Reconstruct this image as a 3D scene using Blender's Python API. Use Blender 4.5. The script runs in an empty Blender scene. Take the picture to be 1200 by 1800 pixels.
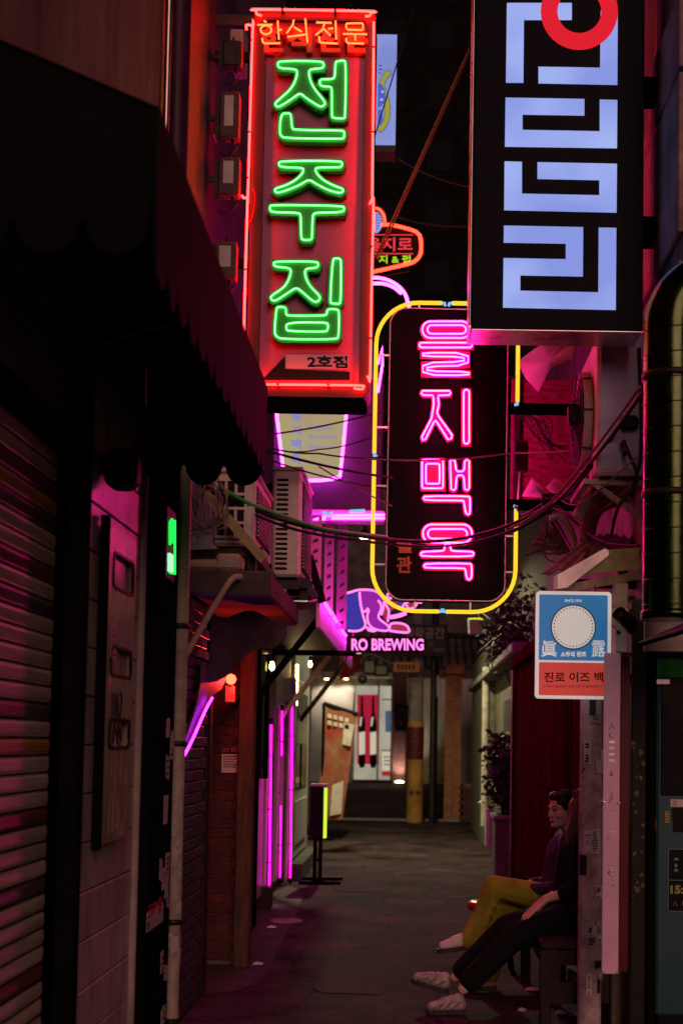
import bpy, bmesh, math, random
from mathutils import Vector, Matrix
from mathutils.geometry import tessellate_polygon
R = math.radians
random.seed(7)
scene = bpy.context.scene
COL = scene.collection

# ------------------------------------------------------------------ camera
F, TILT, ROLL, CAMZ = 2400.0, R(3.3), R(0.9), 1.54
VPX, VPY = 725.0, 1305.0
PX = VPX + F*math.sin(ROLL)*math.tan(TILT)
PY = VPY - F*math.cos(ROLL)*math.tan(TILT)
fw = Vector((0, math.cos(TILT), math.sin(TILT)))
u0 = Vector((0, -math.sin(TILT), math.cos(TILT)))
r0 = Vector((1, 0, 0))
rt = r0*math.cos(ROLL) + u0*math.sin(ROLL)
up = u0*math.cos(ROLL) - r0*math.sin(ROLL)
cam = bpy.data.cameras.new('camera'); camo = bpy.data.objects.new('camera', cam); COL.objects.link(camo)
camo.matrix_world = Matrix(((rt.x, up.x, -fw.x, 0), (rt.y, up.y, -fw.y, 0), (rt.z, up.z, -fw.z, CAMZ), (0, 0, 0, 1)))
cam.sensor_width = 36; cam.lens = F/1800*36
cam.shift_x = (600-PX)/1800; cam.shift_y = (PY-900)/1800
cam.clip_start = .05; cam.clip_end = 400
cam.dof.use_dof = True; cam.dof.focus_distance = 8.4; cam.dof.aperture_fstop = 2.4
scene.camera = camo

# ------------------------------------------------------------------ night sky, faint glow of the city, exposure
w = bpy.data.worlds.new('World'); scene.world = w; w.use_nodes = True
nt = w.node_tree; bg = nt.nodes['Background']
sky = nt.nodes.new('ShaderNodeTexSky'); sky.sky_type = 'NISHITA'; sky.sun_disc = False
SUN_EL, SUN_AZ = R(21), R(169)
sky.sun_elevation = R(-3.0); sky.sun_rotation = SUN_AZ
nt.links.new(sky.outputs[0], bg.inputs[0]); bg.inputs[1].default_value = .12
sl = bpy.data.lights.new('city_glow', 'SUN'); so = bpy.data.objects.new('city_glow', sl); COL.objects.link(so)
sl.energy = 1.0; sl.angle = R(32); sl.color = (1, .47, .41)
sd = Vector((math.sin(SUN_AZ)*math.cos(SUN_EL), math.cos(SUN_AZ)*math.cos(SUN_EL), math.sin(SUN_EL)))
so.rotation_euler = sd.to_track_quat('Z', 'Y').to_euler()
scene.view_settings.view_transform = 'Standard'; scene.view_settings.look = 'None'
scene.view_settings.exposure = 0; scene.view_settings.gamma = 1; scene.view_settings.use_curve_mapping = False
cy = scene.cycles
cy.use_denoising = True; cy.max_bounces = 6; cy.diffuse_bounces = 3; cy.glossy_bounces = 3; cy.transmission_bounces = 4
cy.sample_clamp_indirect = 4; cy.caustics_reflective = False; cy.caustics_refractive = False
cy.use_light_tree = True

# ------------------------------------------------------------------ pixel helpers (measure the photograph at a chosen depth)
def ray(px, py): return rt*((px-PX)/F) + up*(-(py-PY)/F) + fw
CAM = Vector((0, 0, CAMZ))
def W(px, py, Y):
    d = ray(px, py); return CAM + d*(Y/d.y)
def WX(px, py, X):
    d = ray(px, py); return CAM + d*(X/d.x)
def Zm(ox, oy, s, Y):          # coordinates read in an enlarged crop
    return lambda x, y, dy=0.0: W(ox+x/s, oy+y/s, Y) + Vector((0, dy, 0))

# ------------------------------------------------------------------ materials
def mat(name, col, rough=.6, metal=0., var=.3, scale=6., bump=.15, col2=None, dirt=.0, rnd=0., stretch=(1, 1, 1), spec=.25, bscale=None):
    m = bpy.data.materials.new(name); m.use_nodes = True
    n, l = m.node_tree.nodes, m.node_tree.links; b = n['Principled BSDF']
    b.inputs['Roughness'].default_value = rough; b.inputs['Metallic'].default_value = metal
    b.inputs['Specular IOR Level'].default_value = spec
    g = n.new('ShaderNodeNewGeometry'); mp = n.new('ShaderNodeMapping'); mp.inputs['Scale'].default_value = stretch
    l.new(g.outputs['Position'], mp.inputs['Vector'])
    t = n.new('ShaderNodeTexNoise'); t.inputs['Scale'].default_value = scale; t.inputs['Detail'].default_value = 8; t.inputs['Roughness'].default_value = .65
    l.new(mp.outputs[0], t.inputs['Vector'])
    c2 = col2 or tuple(max(0, c*(1-var*1.6)) for c in col)
    cr = n.new('ShaderNodeValToRGB'); cr.color_ramp.elements[0].position = .32; cr.color_ramp.elements[1].position = .66
    cr.color_ramp.elements[0].color = (*c2, 1); cr.color_ramp.elements[1].color = (*col, 1)
    l.new(t.outputs[0], cr.inputs[0]); out = cr.outputs[0]
    if dirt > 0:
        t2 = n.new('ShaderNodeTexNoise'); t2.inputs['Scale'].default_value = scale*.35; t2.inputs['Detail'].default_value = 10; t2.inputs['Roughness'].default_value = .75
        l.new(mp.outputs[0], t2.inputs['Vector'])
        r2 = n.new('ShaderNodeValToRGB'); r2.color_ramp.elements[0].position = .45; r2.color_ramp.elements[1].position = .68
        l.new(t2.outputs[0], r2.inputs[0])
        mm = n.new('ShaderNodeMath'); mm.operation = 'MULTIPLY'; mm.inputs[1].default_value = dirt; l.new(r2.outputs[0], mm.inputs[0])
        mx = n.new('ShaderNodeMix'); mx.data_type = 'RGBA'; l.new(mm.outputs[0], mx.inputs[0]); l.new(out, mx.inputs[6])
        mx.inputs[7].default_value = (.03, .025, .02, 1); out = mx.outputs[2]
    if rnd > 0:
        oi = n.new('ShaderNodeObjectInfo'); mr = n.new('ShaderNodeMapRange'); mr.inputs[3].default_value = 1-rnd; mr.inputs[4].default_value = 1+rnd*.6
        l.new(oi.outputs['Random'], mr.inputs[0]); mv = n.new('ShaderNodeMix'); mv.data_type = 'RGBA'; mv.blend_type = 'MULTIPLY'
        mv.inputs[0].default_value = 1; l.new(out, mv.inputs[6]); l.new(mr.outputs[0], mv.inputs[7]); out = mv.outputs[2]
    l.new(out, b.inputs['Base Color'])
    rr = n.new('ShaderNodeMapRange'); rr.inputs[3].default_value = max(.05, rough-.13); rr.inputs[4].default_value = min(1, rough+.13)
    l.new(t.outputs[0], rr.inputs[0]); l.new(rr.outputs[0], b.inputs['Roughness'])
    if bump > 0:
        t3 = n.new('ShaderNodeTexNoise'); t3.inputs['Scale'].default_value = bscale or scale*9; t3.inputs['Detail'].default_value = 5
        l.new(mp.outputs[0], t3.inputs['Vector'])
        bp = n.new('ShaderNodeBump'); bp.inputs['Strength'].default_value = bump; bp.inputs['Distance'].default_value = .01
        l.new(t3.outputs[0], bp.inputs['Height']); l.new(bp.outputs[0], b.inputs['Normal'])
    return m
def asphalt_mat():       # worn asphalt: stone speckle, darker and paler patches, fine cracks
    m = mat('asphalt', (.088, .052, .06), .88, 0, .6, 1.3, .0, spec=.12)
    n, l = m.node_tree.nodes, m.node_tree.links; b = n['Principled BSDF']; g = [x for x in n if x.type == 'NEW_GEOMETRY'][0]
    base = b.inputs['Base Color'].links[0].from_socket
    wp = n.new('ShaderNodeTexNoise'); wp.inputs['Scale'].default_value = 2.2; wp.inputs['Detail'].default_value = 4; l.new(g.outputs['Position'], wp.inputs['Vector'])
    ad = n.new('ShaderNodeMix'); ad.data_type = 'VECTOR'; ad.inputs[0].default_value = .22; l.new(g.outputs['Position'], ad.inputs[4]); l.new(wp.outputs['Color'], ad.inputs[5])
    vo = n.new('ShaderNodeTexVoronoi'); vo.feature = 'DISTANCE_TO_EDGE'; vo.inputs['Scale'].default_value = 1.15; l.new(ad.outputs[1], vo.inputs['Vector'])
    cr = n.new('ShaderNodeValToRGB'); cr.color_ramp.elements[0].position = .0; cr.color_ramp.elements[1].position = .018; l.new(vo.outputs['Distance'], cr.inputs[0])
    sp = n.new('ShaderNodeTexVoronoi'); sp.inputs['Scale'].default_value = 95; l.new(g.outputs['Position'], sp.inputs['Vector'])
    sr = n.new('ShaderNodeMapRange'); sr.inputs[3].default_value = .55; sr.inputs[4].default_value = 1.5; l.new(sp.outputs['Color'], sr.inputs[0])
    m1 = n.new('ShaderNodeMix'); m1.data_type = 'RGBA'; m1.blend_type = 'MULTIPLY'; m1.inputs[0].default_value = 1; l.new(base, m1.inputs[6]); l.new(sr.outputs[0], m1.inputs[7])
    mr = n.new('ShaderNodeMapRange'); mr.inputs[3].default_value = .3; mr.inputs[4].default_value = 1; l.new(cr.outputs[0], mr.inputs[0])
    m2 = n.new('ShaderNodeMix'); m2.data_type = 'RGBA'; m2.blend_type = 'MULTIPLY'; m2.inputs[0].default_value = 1; l.new(m1.outputs[2], m2.inputs[6]); l.new(mr.outputs[0], m2.inputs[7])
    l.new(m2.outputs[2], b.inputs['Base Color'])
    b1 = n.new('ShaderNodeBump'); b1.inputs['Strength'].default_value = .7; b1.inputs['Distance'].default_value = .012; l.new(sp.outputs['Distance'], b1.inputs['Height'])
    nn = n.new('ShaderNodeTexNoise'); nn.inputs['Scale'].default_value = 5; nn.inputs['Detail'].default_value = 6; l.new(g.outputs['Position'], nn.inputs['Vector'])
    b2 = n.new('ShaderNodeBump'); b2.inputs['Strength'].default_value = .5; b2.inputs['Distance'].default_value = .03; l.new(nn.outputs[0], b2.inputs['Height']); l.new(b1.outputs[0], b2.inputs['Normal'])
    l.new(b2.outputs[0], b.inputs['Normal']); return m
def emit(name, col, st=1.0):
    m = bpy.data.materials.new(name); m.use_nodes = True
    n, l = m.node_tree.nodes, m.node_tree.links; n.remove(n['Principled BSDF'])
    e = n.new('ShaderNodeEmission'); e.inputs[0].default_value = (*col, 1); e.inputs[1].default_value = st
    l.new(e.outputs[0], n['Material Output'].inputs[0]); m.cycles.emission_sampling = 'FRONT'
    return m
def emit_panel(name, col, st, col2=None, scale=1.2):       # a backlit acrylic face, uneven as its tubes behind
    m = emit(name, col, st); n, l = m.node_tree.nodes, m.node_tree.links
    e = [x for x in n if x.type == 'EMISSION'][0]
    g = n.new('ShaderNodeNewGeometry'); t = n.new('ShaderNodeTexNoise'); t.inputs['Scale'].default_value = scale; t.inputs['Detail'].default_value = 2
    l.new(g.outputs['Position'], t.inputs['Vector']); cr = n.new('ShaderNodeValToRGB')
    cr.color_ramp.elements[0].position = .35; cr.color_ramp.elements[1].position = .65
    cr.color_ramp.elements[0].color = (*(col2 or col), 1); cr.color_ramp.elements[1].color = (*col, 1)
    l.new(t.outputs[0], cr.inputs[0]); l.new(cr.outputs[0], e.inputs[0]); return m

K = {}
K['black_steel'] = mat('black_steel', (.008, .008, .007), .9, .0, .3, 9, .08, spec=0)
K['dark_steel'] = mat('dark_steel', (.05, .045, .042), .5, .6, .4, 9, .1, dirt=.5)
K['steel'] = mat('steel', (.55, .52, .5), .32, 1., .25, 7, .05, dirt=.3)
K['brushed'] = mat('brushed_steel', (.62, .58, .55), .3, 1., .2, 10, .04, stretch=(1, 1, 8))
K['galv'] = mat('galvanised', (.05, .075, .03), .19, 1., .3, 12, .05, dirt=.25)
K['cream'] = mat('cream_paint', (.55, .5, .4), .55, 0, .25, 6, .1, dirt=.5)
K['white'] = mat('white_paint', (.72, .7, .66), .5, 0, .15, 7, .05, dirt=.25)
K['acwhite'] = mat('air_conditioner_white', (.62, .58, .54), .45, 0, .15, 5, .03, dirt=.35)
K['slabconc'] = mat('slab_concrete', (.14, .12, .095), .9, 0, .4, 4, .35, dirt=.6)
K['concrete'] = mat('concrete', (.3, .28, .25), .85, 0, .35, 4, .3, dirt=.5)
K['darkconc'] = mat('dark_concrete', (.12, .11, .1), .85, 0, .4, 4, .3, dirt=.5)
K['sidepanel'] = mat('lavender_lit_panel', (.55, .55, .9), .5, 0, .15, 5, .03, dirt=.3)  # bluish lavender light put into the panel's colour
K['uppertile'] = mat('dark_purple_tile', (.05, .035, .075), .6, 0, .35, 7, .2, dirt=.3)
K['darkpipe'] = mat('dark_purple_pipe', (.07, .008, .05), .5, 0, .35, 6, .15, dirt=.4)
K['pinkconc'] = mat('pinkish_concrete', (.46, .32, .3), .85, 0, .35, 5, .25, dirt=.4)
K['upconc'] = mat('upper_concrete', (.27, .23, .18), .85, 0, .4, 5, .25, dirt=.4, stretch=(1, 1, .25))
K['asphalt'] = asphalt_mat(); K['oldcream'] = mat('old_cream_render', (.16, .14, .1), .85, 0, .35, 5, .25, dirt=.6)
K['tile'] = mat('wall_tile', (.55, .46, .43), .3, 0, .25, 9, .12, dirt=.35, rnd=.15, stretch=(1, 1, .4))
K['brick'] = mat('dark_brick', (.075, .05, .07), .38, 0, .4, 14, .3, rnd=.35)
K['redbrick'] = mat('red_brick', (.11, .03, .025), .7, 0, .35, 14, .3, rnd=.3)
K['orangebrick'] = mat('orange_brick', (.42, .17, .09), .75, 0, .3, 12, .3, rnd=.2)
K['mortar'] = mat('mortar', (.16, .14, .13), .9, 0, .3, 12, .3)
K['wood'] = mat('brown_wood', (.12, .06, .03), .55, 0, .45, 6, .2, stretch=(6, 6, .6))
K['darkwood'] = mat('dark_wood', (.022, .012, .009), .5, 0, .4, 6, .2, stretch=(6, 6, .6))
K['redwood'] = mat('dark_red_wood', (.07, .008, .008), .95, 0, .4, 6, .15, spec=0, stretch=(6, 6, .6))
K['plyred'] = mat('stained_plywood', (.2, .03, .05), .6, 0, .5, 5, .1, stretch=(2, 2, 7))
K['canvas'] = mat('black_vinyl', (.011, .0105, .01), .9, spec=0, metal=0, var=.3, scale=6, bump=.5, bscale=7, stretch=(1, 1, .35))
K['black'] = mat('black_plastic', (.006, .006, .006), .5, spec=.12, metal=0, var=.2, scale=8, bump=.05)
K['rubber'] = mat('cable_black', (.016, .015, .015), .5, 0, .2, 20, .1)
K['greycable'] = mat('cable_grey', (.2, .17, .15), .6, 0, .2, 20, .1)
K['vinylfront'] = mat('weathered_vinyl', (.011, .011, .011), .85, 0, .7, 9, .6, bscale=9, stretch=(1, 3, .25), spec=.05)
K['glass'] = mat('dark_glass', (.015, .016, .02), .08, 0, .2, 4, .0)
K['shutter'] = mat('shutter_slat', (.62, .5, .42), .4, 0, .3, 5, .1, dirt=.3, rnd=.1, stretch=(1, .4, 6))
K['shutter_amber'] = mat('shutter_slat_amber', (.5, .27, .07), .4, 0, .25, 5, .1, dirt=.3, stretch=(1, .4, 6))
K['shutter_dark'] = mat('shutter_slat_grey', (.13, .11, .1), .4, 0, .3, 5, .1, dirt=.3, stretch=(1, .4, 6))
K['shutter_red'] = mat('shutter_slat_red', (.2, .07, .05), .4, 0, .3, 5, .1, dirt=.3, stretch=(1, .4, 6))
K['sticker'] = mat('paper_sticker', (.5, .48, .45), .6, 0, .3, 40, .05, col2=(.25, .24, .26))
K['ink'] = mat('print_ink', (.03, .025, .03), .6, 0, .2, 30, 0)
K['redink'] = mat('red_ink', (.45, .03, .03), .6, 0, .2, 30, 0)
K['leaf'] = mat('leaf', (.05, .085, .03), .5, 0, .4, 12, .1)
K['ivyleaf'] = mat('dry_ivy', (.08, .055, .05), .7, 0, .4, 12, .1)

def lit(m, st):            # a weak glow put into a face's own colours to brighten it
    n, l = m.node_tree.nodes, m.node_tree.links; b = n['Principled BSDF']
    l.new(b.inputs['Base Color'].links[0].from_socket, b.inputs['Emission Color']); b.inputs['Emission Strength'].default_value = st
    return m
def tubes(name, col): K[name] = emit(name, col)
tubes('neon_orange', (80, .36, .3)); tubes('neon_amber', (9, .55, .11)); tubes('neon_green', (.62, 5.5, .8))
tubes('neon_pink', (60, .8, 15)); tubes('neon_yellow', (1.4, .72, .035)); tubes('neon_blue_end', (.25, .55, .95))
tubes('neon_magenta', (7, .03, 4)); tubes('neon_lilac', (24, .6, 20)); tubes('neon_violet', (9, .22, 17)); tubes('neon_red', (14, .24, .12))
tubes('neon_hot', (26, .3, 16)); tubes('lamp_white', (30, 27, 12)); tubes('lamp_warm', (24, 16, 6)); tubes('lamp_red', (12, .5, .2)); tubes('led_green', (.02, 1.2, .12)); tubes('led_lime', (.75, .95, .05))

# ------------------------------------------------------------------ mesh helpers
class MB:
    def __init__(s): s.v, s.f, s.sm = [], [], []
    def add(s, vs, fs, smooth=False):
        o = len(s.v); s.v += [Vector(p) for p in vs]; s.f += [[i+o for i in q] for q in fs]; s.sm += [smooth]*len(fs); return s
    def box(s, a, b):
        x0, x1 = sorted((a[0], b[0])); y0, y1 = sorted((a[1], b[1])); z0, z1 = sorted((a[2], b[2]))
        return s.add([(x0, y0, z0), (x1, y0, z0), (x1, y1, z0), (x0, y1, z0), (x0, y0, z1), (x1, y0, z1), (x1, y1, z1), (x0, y1, z1)],
                     [(0, 3, 2, 1), (4, 5, 6, 7), (0, 1, 5, 4), (1, 2, 6, 5), (2, 3, 7, 6), (3, 0, 4, 7)])
    def bbox(s, a, b, c=.01):          # box with chamfered edges
        bm = bmesh.new(); x0, x1 = sorted((a[0], b[0])); y0, y1 = sorted((a[1], b[1])); z0, z1 = sorted((a[2], b[2]))
        bmesh.ops.create_cube(bm, size=1)
        for v in bm.verts: v.co = Vector(((x0+x1)/2+v.co.x*(x1-x0), (y0+y1)/2+v.co.y*(y1-y0), (z0+z1)/2+v.co.z*(z1-z0)))
        bmesh.ops.bevel(bm, geom=bm.edges[:], offset=min(c, .45*min(x1-x0, y1-y0, z1-z0)), segments=1, affect='EDGES')
        bm.verts.index_update(); s.add([v.co for v in bm.verts], [[v.index for v in f.verts] for f in bm.faces]); bm.free(); return s
    def beam(s, a, b, wd, ht, upv=(0, 0, 1)):      # square bar between two points
        a, b = Vector(a), Vector(b); d = (b-a).normalized(); sx = d.cross(Vector(upv))
        if sx.length < 1e-4: sx = d.cross(Vector((1, 0, 0)))
        sx.normalize(); uy = sx.cross(d).normalized(); vs = []
        for p in (a, b):
            for i, j in ((-1, -1), (1, -1), (1, 1), (-1, 1)): vs.append(p+sx*(i*wd/2)+uy*(j*ht/2))
        return s.add(vs, [(0, 1, 2, 3), (7, 6, 5, 4), (0, 4, 5, 1), (1, 5, 6, 2), (2, 6, 7, 3), (3, 7, 4, 0)])
    def tube(s, path, r, n=8, closed=False, cap=True):
        P = [Vector(p) for p in path]; Q = [P[0]]
        for p in P[1:]:
            if (p-Q[-1]).length > 1e-5: Q.append(p)
        if closed and (Q[0]-Q[-1]).length < 1e-5: Q.pop()
        P = Q; m = len(P)
        if m < 2: return s
        rs = r if isinstance(r, (list, tuple)) else [r]*m
        T = []
        for i in range(m):
            a = P[(i-1) % m] if (closed or i > 0) else P[i]; b = P[(i+1) % m] if (closed or i < m-1) else P[i]
            d = b-a; T.append(d.normalized() if d.length > 1e-9 else Vector((0, 0, 1)))
        nrm = T[0].orthogonal().normalized(); vs = []
        for i in range(m):
            nrm = (nrm - T[i]*nrm.dot(T[i]));
            if nrm.length < 1e-6: nrm = T[i].orthogonal()
            nrm.normalize(); bi = T[i].cross(nrm)
            for k in range(n):
                a = 2*math.pi*k/n; vs.append(P[i]+(nrm*math.cos(a)+bi*math.sin(a))*rs[min(i, len(rs)-1)])
        fs = []
        for i in range(m if closed else m-1):
            j = (i+1) % m
            # close with best matching offset
            off = 0
            if closed and j == 0:
                best = 1e9
                for q in range(n):
                    dd = (vs[i*n]-vs[q]).length
                    if dd < best: best, off = dd, q
            for k in range(n): fs.append((i*n+k, i*n+(k+1) % n, j*n+(k+1+off) % n, j*n+(k+off) % n))
        s.add(vs, fs, True)
        if cap and not closed: s.add(vs[:n], [list(range(n))[::-1]]); s.add(vs[-n:], [list(range(n))])
        return s
    def lathe(s, c, prof, n=16, axis='Z', smooth=True):        # prof: (radius, height)
        c = Vector(c); vs = []
        for r, h in prof:
            for k in range(n):
                a = 2*math.pi*k/n; x, y = r*math.cos(a), r*math.sin(a)
                vs.append(c+(Vector((x, y, h)) if axis == 'Z' else Vector((x, h, y)) if axis == 'Y' else Vector((h, x, y))))
        fs = [(i*n+k, i*n+(k+1) % n, (i+1)*n+(k+1) % n, (i+1)*n+k) for i in range(len(prof)-1) for k in range(n)]
        s.add(vs, fs, smooth)
        if prof[0][0] > 1e-4: s.add(vs[:n], [list(range(n))[::-1]])
        if prof[-1][0] > 1e-4: s.add(vs[-n:], [list(range(n))])
        return s
    def plate(s, pts, dep, holes=()):                # polygon extruded along dep (a vector or +Y depth)
        dep = Vector((0, dep, 0)) if not isinstance(dep, (Vector, tuple)) else Vector(dep)
        loops = [[Vector(p) for p in pts]]+[[Vector(p) for p in h] for h in holes]
        flat = [p for lp in loops for p in lp]; n = len(flat)
        tri = tessellate_polygon(loops)
        s.add(flat+[p+dep for p in flat], [list(t) for t in tri]+[[i+n for i in t][::-1] for t in tri])
        o = 0; side = []
        for lp in loops:
            m = len(lp)
            for i in range(m): side.append((o+i, o+(i+1) % m, o+(i+1) % m+n, o+i+n))
            o += m
        base = len(s.v)-2*n; s.f += [[i+base for i in q] for q in side]; s.sm += [False]*len(side)
        return s
    def mesh(s, name, m, off=Vector((0, 0, 0))):
        me = bpy.data.meshes.new(name); me.from_pydata([p-off for p in s.v], [], s.f); me.materials.append(m)
        me.polygons.foreach_set('use_smooth', s.sm); me.update()
        bm = bmesh.new(); bm.from_mesh(me); bmesh.ops.recalc_face_normals(bm, faces=bm.faces[:]); bm.to_mesh(me); bm.free()
        return me

def link(name, me, parent=None, loc=(0, 0, 0)):
    o = bpy.data.objects.new(name, me); COL.objects.link(o); o.location = loc
    if parent is not None: o.parent = parent
    return o
def wloc(o):
    v = Vector((0, 0, 0))
    while o is not None: v += Vector(o.location); o = o.parent
    return v
def thing(name, label, cat, loc, group=None, kind=None):
    o = bpy.data.objects.new(name, None); COL.objects.link(o); o.location = loc; o.empty_display_size = .1
    o['label'] = label; o['category'] = cat
    if group: o['group'] = group
    if kind: o['kind'] = kind
    return o
def part(name, mb, m, parent, label=None, kind=None):
    me = mb.mesh(name, K[m] if isinstance(m, str) else m, wloc(parent)); o = link(name, me, parent)
    if label: o['label'] = label
    if kind: o['kind'] = kind
    return o
def solo(name, label, cat, mb, m, group=None, kind=None):        # a thing that is one mesh
    c = sum((p for p in mb.v), Vector())/max(1, len(mb.v)); c.z = min(p.z for p in mb.v)
    me = mb.mesh(name, K[m] if isinstance(m, str) else m, c); o = link(name, me, None, c)
    if label: o['label'] = label
    if cat: o['category'] = cat
    if group: o['group'] = group
    if kind: o['kind'] = kind
    return o
def copy_tree(o, parent=None):
    c = o.copy(); COL.objects.link(c)
    if parent is not None: c.parent = parent
    for ch in list(o.children): copy_tree(ch, c)
    return c
def piece(src, name, parent, loc, m=None, rot=None, scale=None):     # an alike piece that shares its mesh
    o = bpy.data.objects.new(name, src); COL.objects.link(o); o.parent = parent; o.location = Vector(loc)-wloc(parent)
    if m is not None:
        o.material_slots[0].link = 'OBJECT'; o.material_slots[0].material = K[m] if isinstance(m, str) else m
    if rot: o.rotation_euler = rot
    if scale: o.scale = scale
    return o
def chaikin(P, it=2, closed=True):
    P = [Vector(p) for p in P]
    for _ in range(it):
        Q = []; n = len(P)
        for i in range(n if closed else n-1):
            a, b = P[i], P[(i+1) % n]; Q += [a*.75+b*.25, a*.25+b*.75]
        P = Q if closed else [P[0]]+Q+[P[-1]]
    return P
def stadium(x0, y0, x1, y1, r=None, n=6):
    r = r or min(x1-x0, y1-y0)/2; pts = []
    for cx, cy_, a0 in ((x1-r, y1-r, 0), (x0+r, y1-r, 90), (x0+r, y0+r, 180), (x1-r, y0+r, 270)):
        for k in range(n+1):
            a = R(a0+90*k/n); pts.append((cx+r*math.cos(a), cy_+r*math.sin(a)))
    return pts
def offset(P, d):          # grow a 2D outline by d
    n = len(P); A = sum(P[i][0]*P[(i+1) % n][1]-P[(i+1) % n][0]*P[i][1] for i in range(n))
    s = 1 if A > 0 else -1; out = []
    for i in range(n):
        p0, p1, p2 = Vector(P[i-1]), Vector(P[i]), Vector(P[(i+1) % n])
        e1, e2 = (p1-p0), (p2-p1)
        if e1.length < 1e-6 or e2.length < 1e-6: out.append(tuple(p1)); continue
        e1.normalize(); e2.normalize(); n1, n2 = Vector((e1.y, -e1.x))*s, Vector((e2.y, -e2.x))*s
        m = n1+n2
        if m.length < 1e-3: m = n1.copy()
        m.normalize(); c = max(.5, m.dot(n1)); q = p1+m*(d/c); out.append((q.x, q.y))
    return out
def stroke_outline(C, hw):    # outline of an open stroke, square corners, round ends
    C = [Vector(c) for c in C]; L, Rr = [], []
    n = len(C)
    for i in range(n):
        d1 = (C[i]-C[i-1]).normalized() if i > 0 else (C[1]-C[0]).normalized()
        d2 = (C[i+1]-C[i]).normalized() if i < n-1 else d1
        n1, n2 = Vector((d1.y, -d1.x)), Vector((d2.y, -d2.x)); m = (n1+n2).normalized(); k = hw/max(.4, m.dot(n1))
        L.append(C[i]+m*k); Rr.append(C[i]-m*k)
    pts = [tuple(p) for p in L]+[tuple(p) for p in reversed(Rr)]
    return pts
_text_cache = {}
def text_mesh(body, bold=0.0):        # lettering in the XY plane, scaled to a unit box
    key = (body, bold)
    if key in _text_cache: return _text_cache[key]
    cu = bpy.data.curves.new('lettering', 'FONT'); cu.body = body; cu.size = 1; cu.offset = bold; cu.extrude = .02; cu.resolution_u = 3
    o = bpy.data.objects.new('lettering', cu); COL.objects.link(o)
    bpy.context.view_layer.update(); dg = bpy.context.evaluated_depsgraph_get()
    me = bpy.data.meshes.new_from_object(o.evaluated_get(dg)); bpy.data.objects.remove(o); bpy.data.curves.remove(cu)
    vs = [v.co.copy() for v in me.vertices]; fs = [list(p.vertices) for p in me.polygons]; bpy.data.meshes.remove(me)
    if not vs: vs, fs = [Vector((0, 0, 0)), Vector((1, 0, 0)), Vector((1, 1, 0))], [[0, 1, 2]]
    x0, x1 = min(v.x for v in vs), max(v.x for v in vs); y0, y1 = min(v.y for v in vs), max(v.y for v in vs)
    vs = [Vector(((v.x-x0)/(x1-x0 or 1), (v.y-y0)/(y1-y0 or 1), 1 if v.z > 0 else 0)) for v in vs]
    _text_cache[key] = (vs, fs); return vs, fs
def text_on(mb, body, o, ex, ey, dep, bold=0.0):     # o = lower left corner, ex / ey = full extents, dep = thickness (vector, towards the reader)
    vs, fs = text_mesh(body, bold); o, ex, ey, dep = Vector(o), Vector(ex), Vector(ey), Vector(dep)
    return mb.add([o+ex*v.x+ey*v.y+dep*v.z for v in vs], fs)
def text_px(mb, body, x0, y0, x1, y1, Y, thick=.003, bold=0.0):    # facing the camera side (-Y)
    a, b, c = W(x0, y1, Y), W(x1, y1, Y), W(x0, y0, Y)
    return text_on(mb, body, a, b-a, c-a, (0, -thick, 0), bold)
def cable(pts, sag=0.0, n=16):      # hanging line through points
    out = []
    for a, b in zip(pts, pts[1:]):
        a, b = Vector(a), Vector(b)
        for k in range(n):
            t = k/n; p = a.lerp(b, t); p.z -= sag*4*t*(1-t); out.append(p)
    out.append(Vector(pts[-1])); return out
def spline(P, n=8):             # Catmull-Rom through the points
    P = [Vector(p) for p in P]; out = []
    for i in range(len(P)-1):
        p0 = P[i-1] if i > 0 else P[i]*2-P[i+1]; p1, p2 = P[i], P[i+1]; p3 = P[i+2] if i+2 < len(P) else P[i+1]*2-P[i]
        for k in range(n):
            t = k/n; out.append(.5*((2*p1)+(p2-p0)*t+(2*p0-5*p1+4*p2-p3)*t*t+(3*p1-p0-3*p2+p3)*t**3))
    out.append(P[-1]); return out

# ================================================================== SETTING
g = MB()
xs = [-200, -12, -2, 2, 12, 200]; prof = [(-60, 0), (-3, 0), (26.6, 0), (33.5, .52), (40, .55), (300, .55)]
vs = [(x, y, z) for y, z in prof for x in xs]; n6 = len(xs)
g.add(vs, [(i*n6+j, i*n6+j+1, (i+1)*n6+j+1, (i+1)*n6+j) for i in range(len(prof)-1) for j in range(n6-1)])
solo('ground', '', '', g, 'asphalt', kind='structure')
# worn concrete apron along the left frontages and gutter line at the crossing road
K['apron'] = mat('apron_concrete', (.09, .08, .072), .8, 0, .4, 3, .5, dirt=.6, bscale=50)
g = MB(); pts = [(-1.6, 8.3), (-1.02, 8.35), (-.93, 9.2), (-.98, 10.4), (-1.0, 12.2), (-1.1, 14.5), (-1.6, 14.6)]
pts = [(p.x, p.y, .004) for p in chaikin([Vector((a, b, 0)) for a, b in pts], 2)]
g.add(pts, [list(range(len(pts)))]); solo('pavement_patch', '', '', g, 'apron', kind='structure')
K['kerb'] = mat('kerb_stone', (.33, .3, .27), .8, 0, .3, 5, .3, dirt=.4)
g = MB(); g.box((-4, 26.75, 0), (4.5, 26.95, .045)); solo('kerb', '', '', g, 'kerb', kind='structure')
g = MB(); g.plate([(-5, 26.95, .0), (6, 26.95, .0), (6, 28.2, .11), (-5, 28.2, .11)], (0, 0, .006)); solo('gutter_strip', '', '', g, 'apron', kind='structure')

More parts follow.
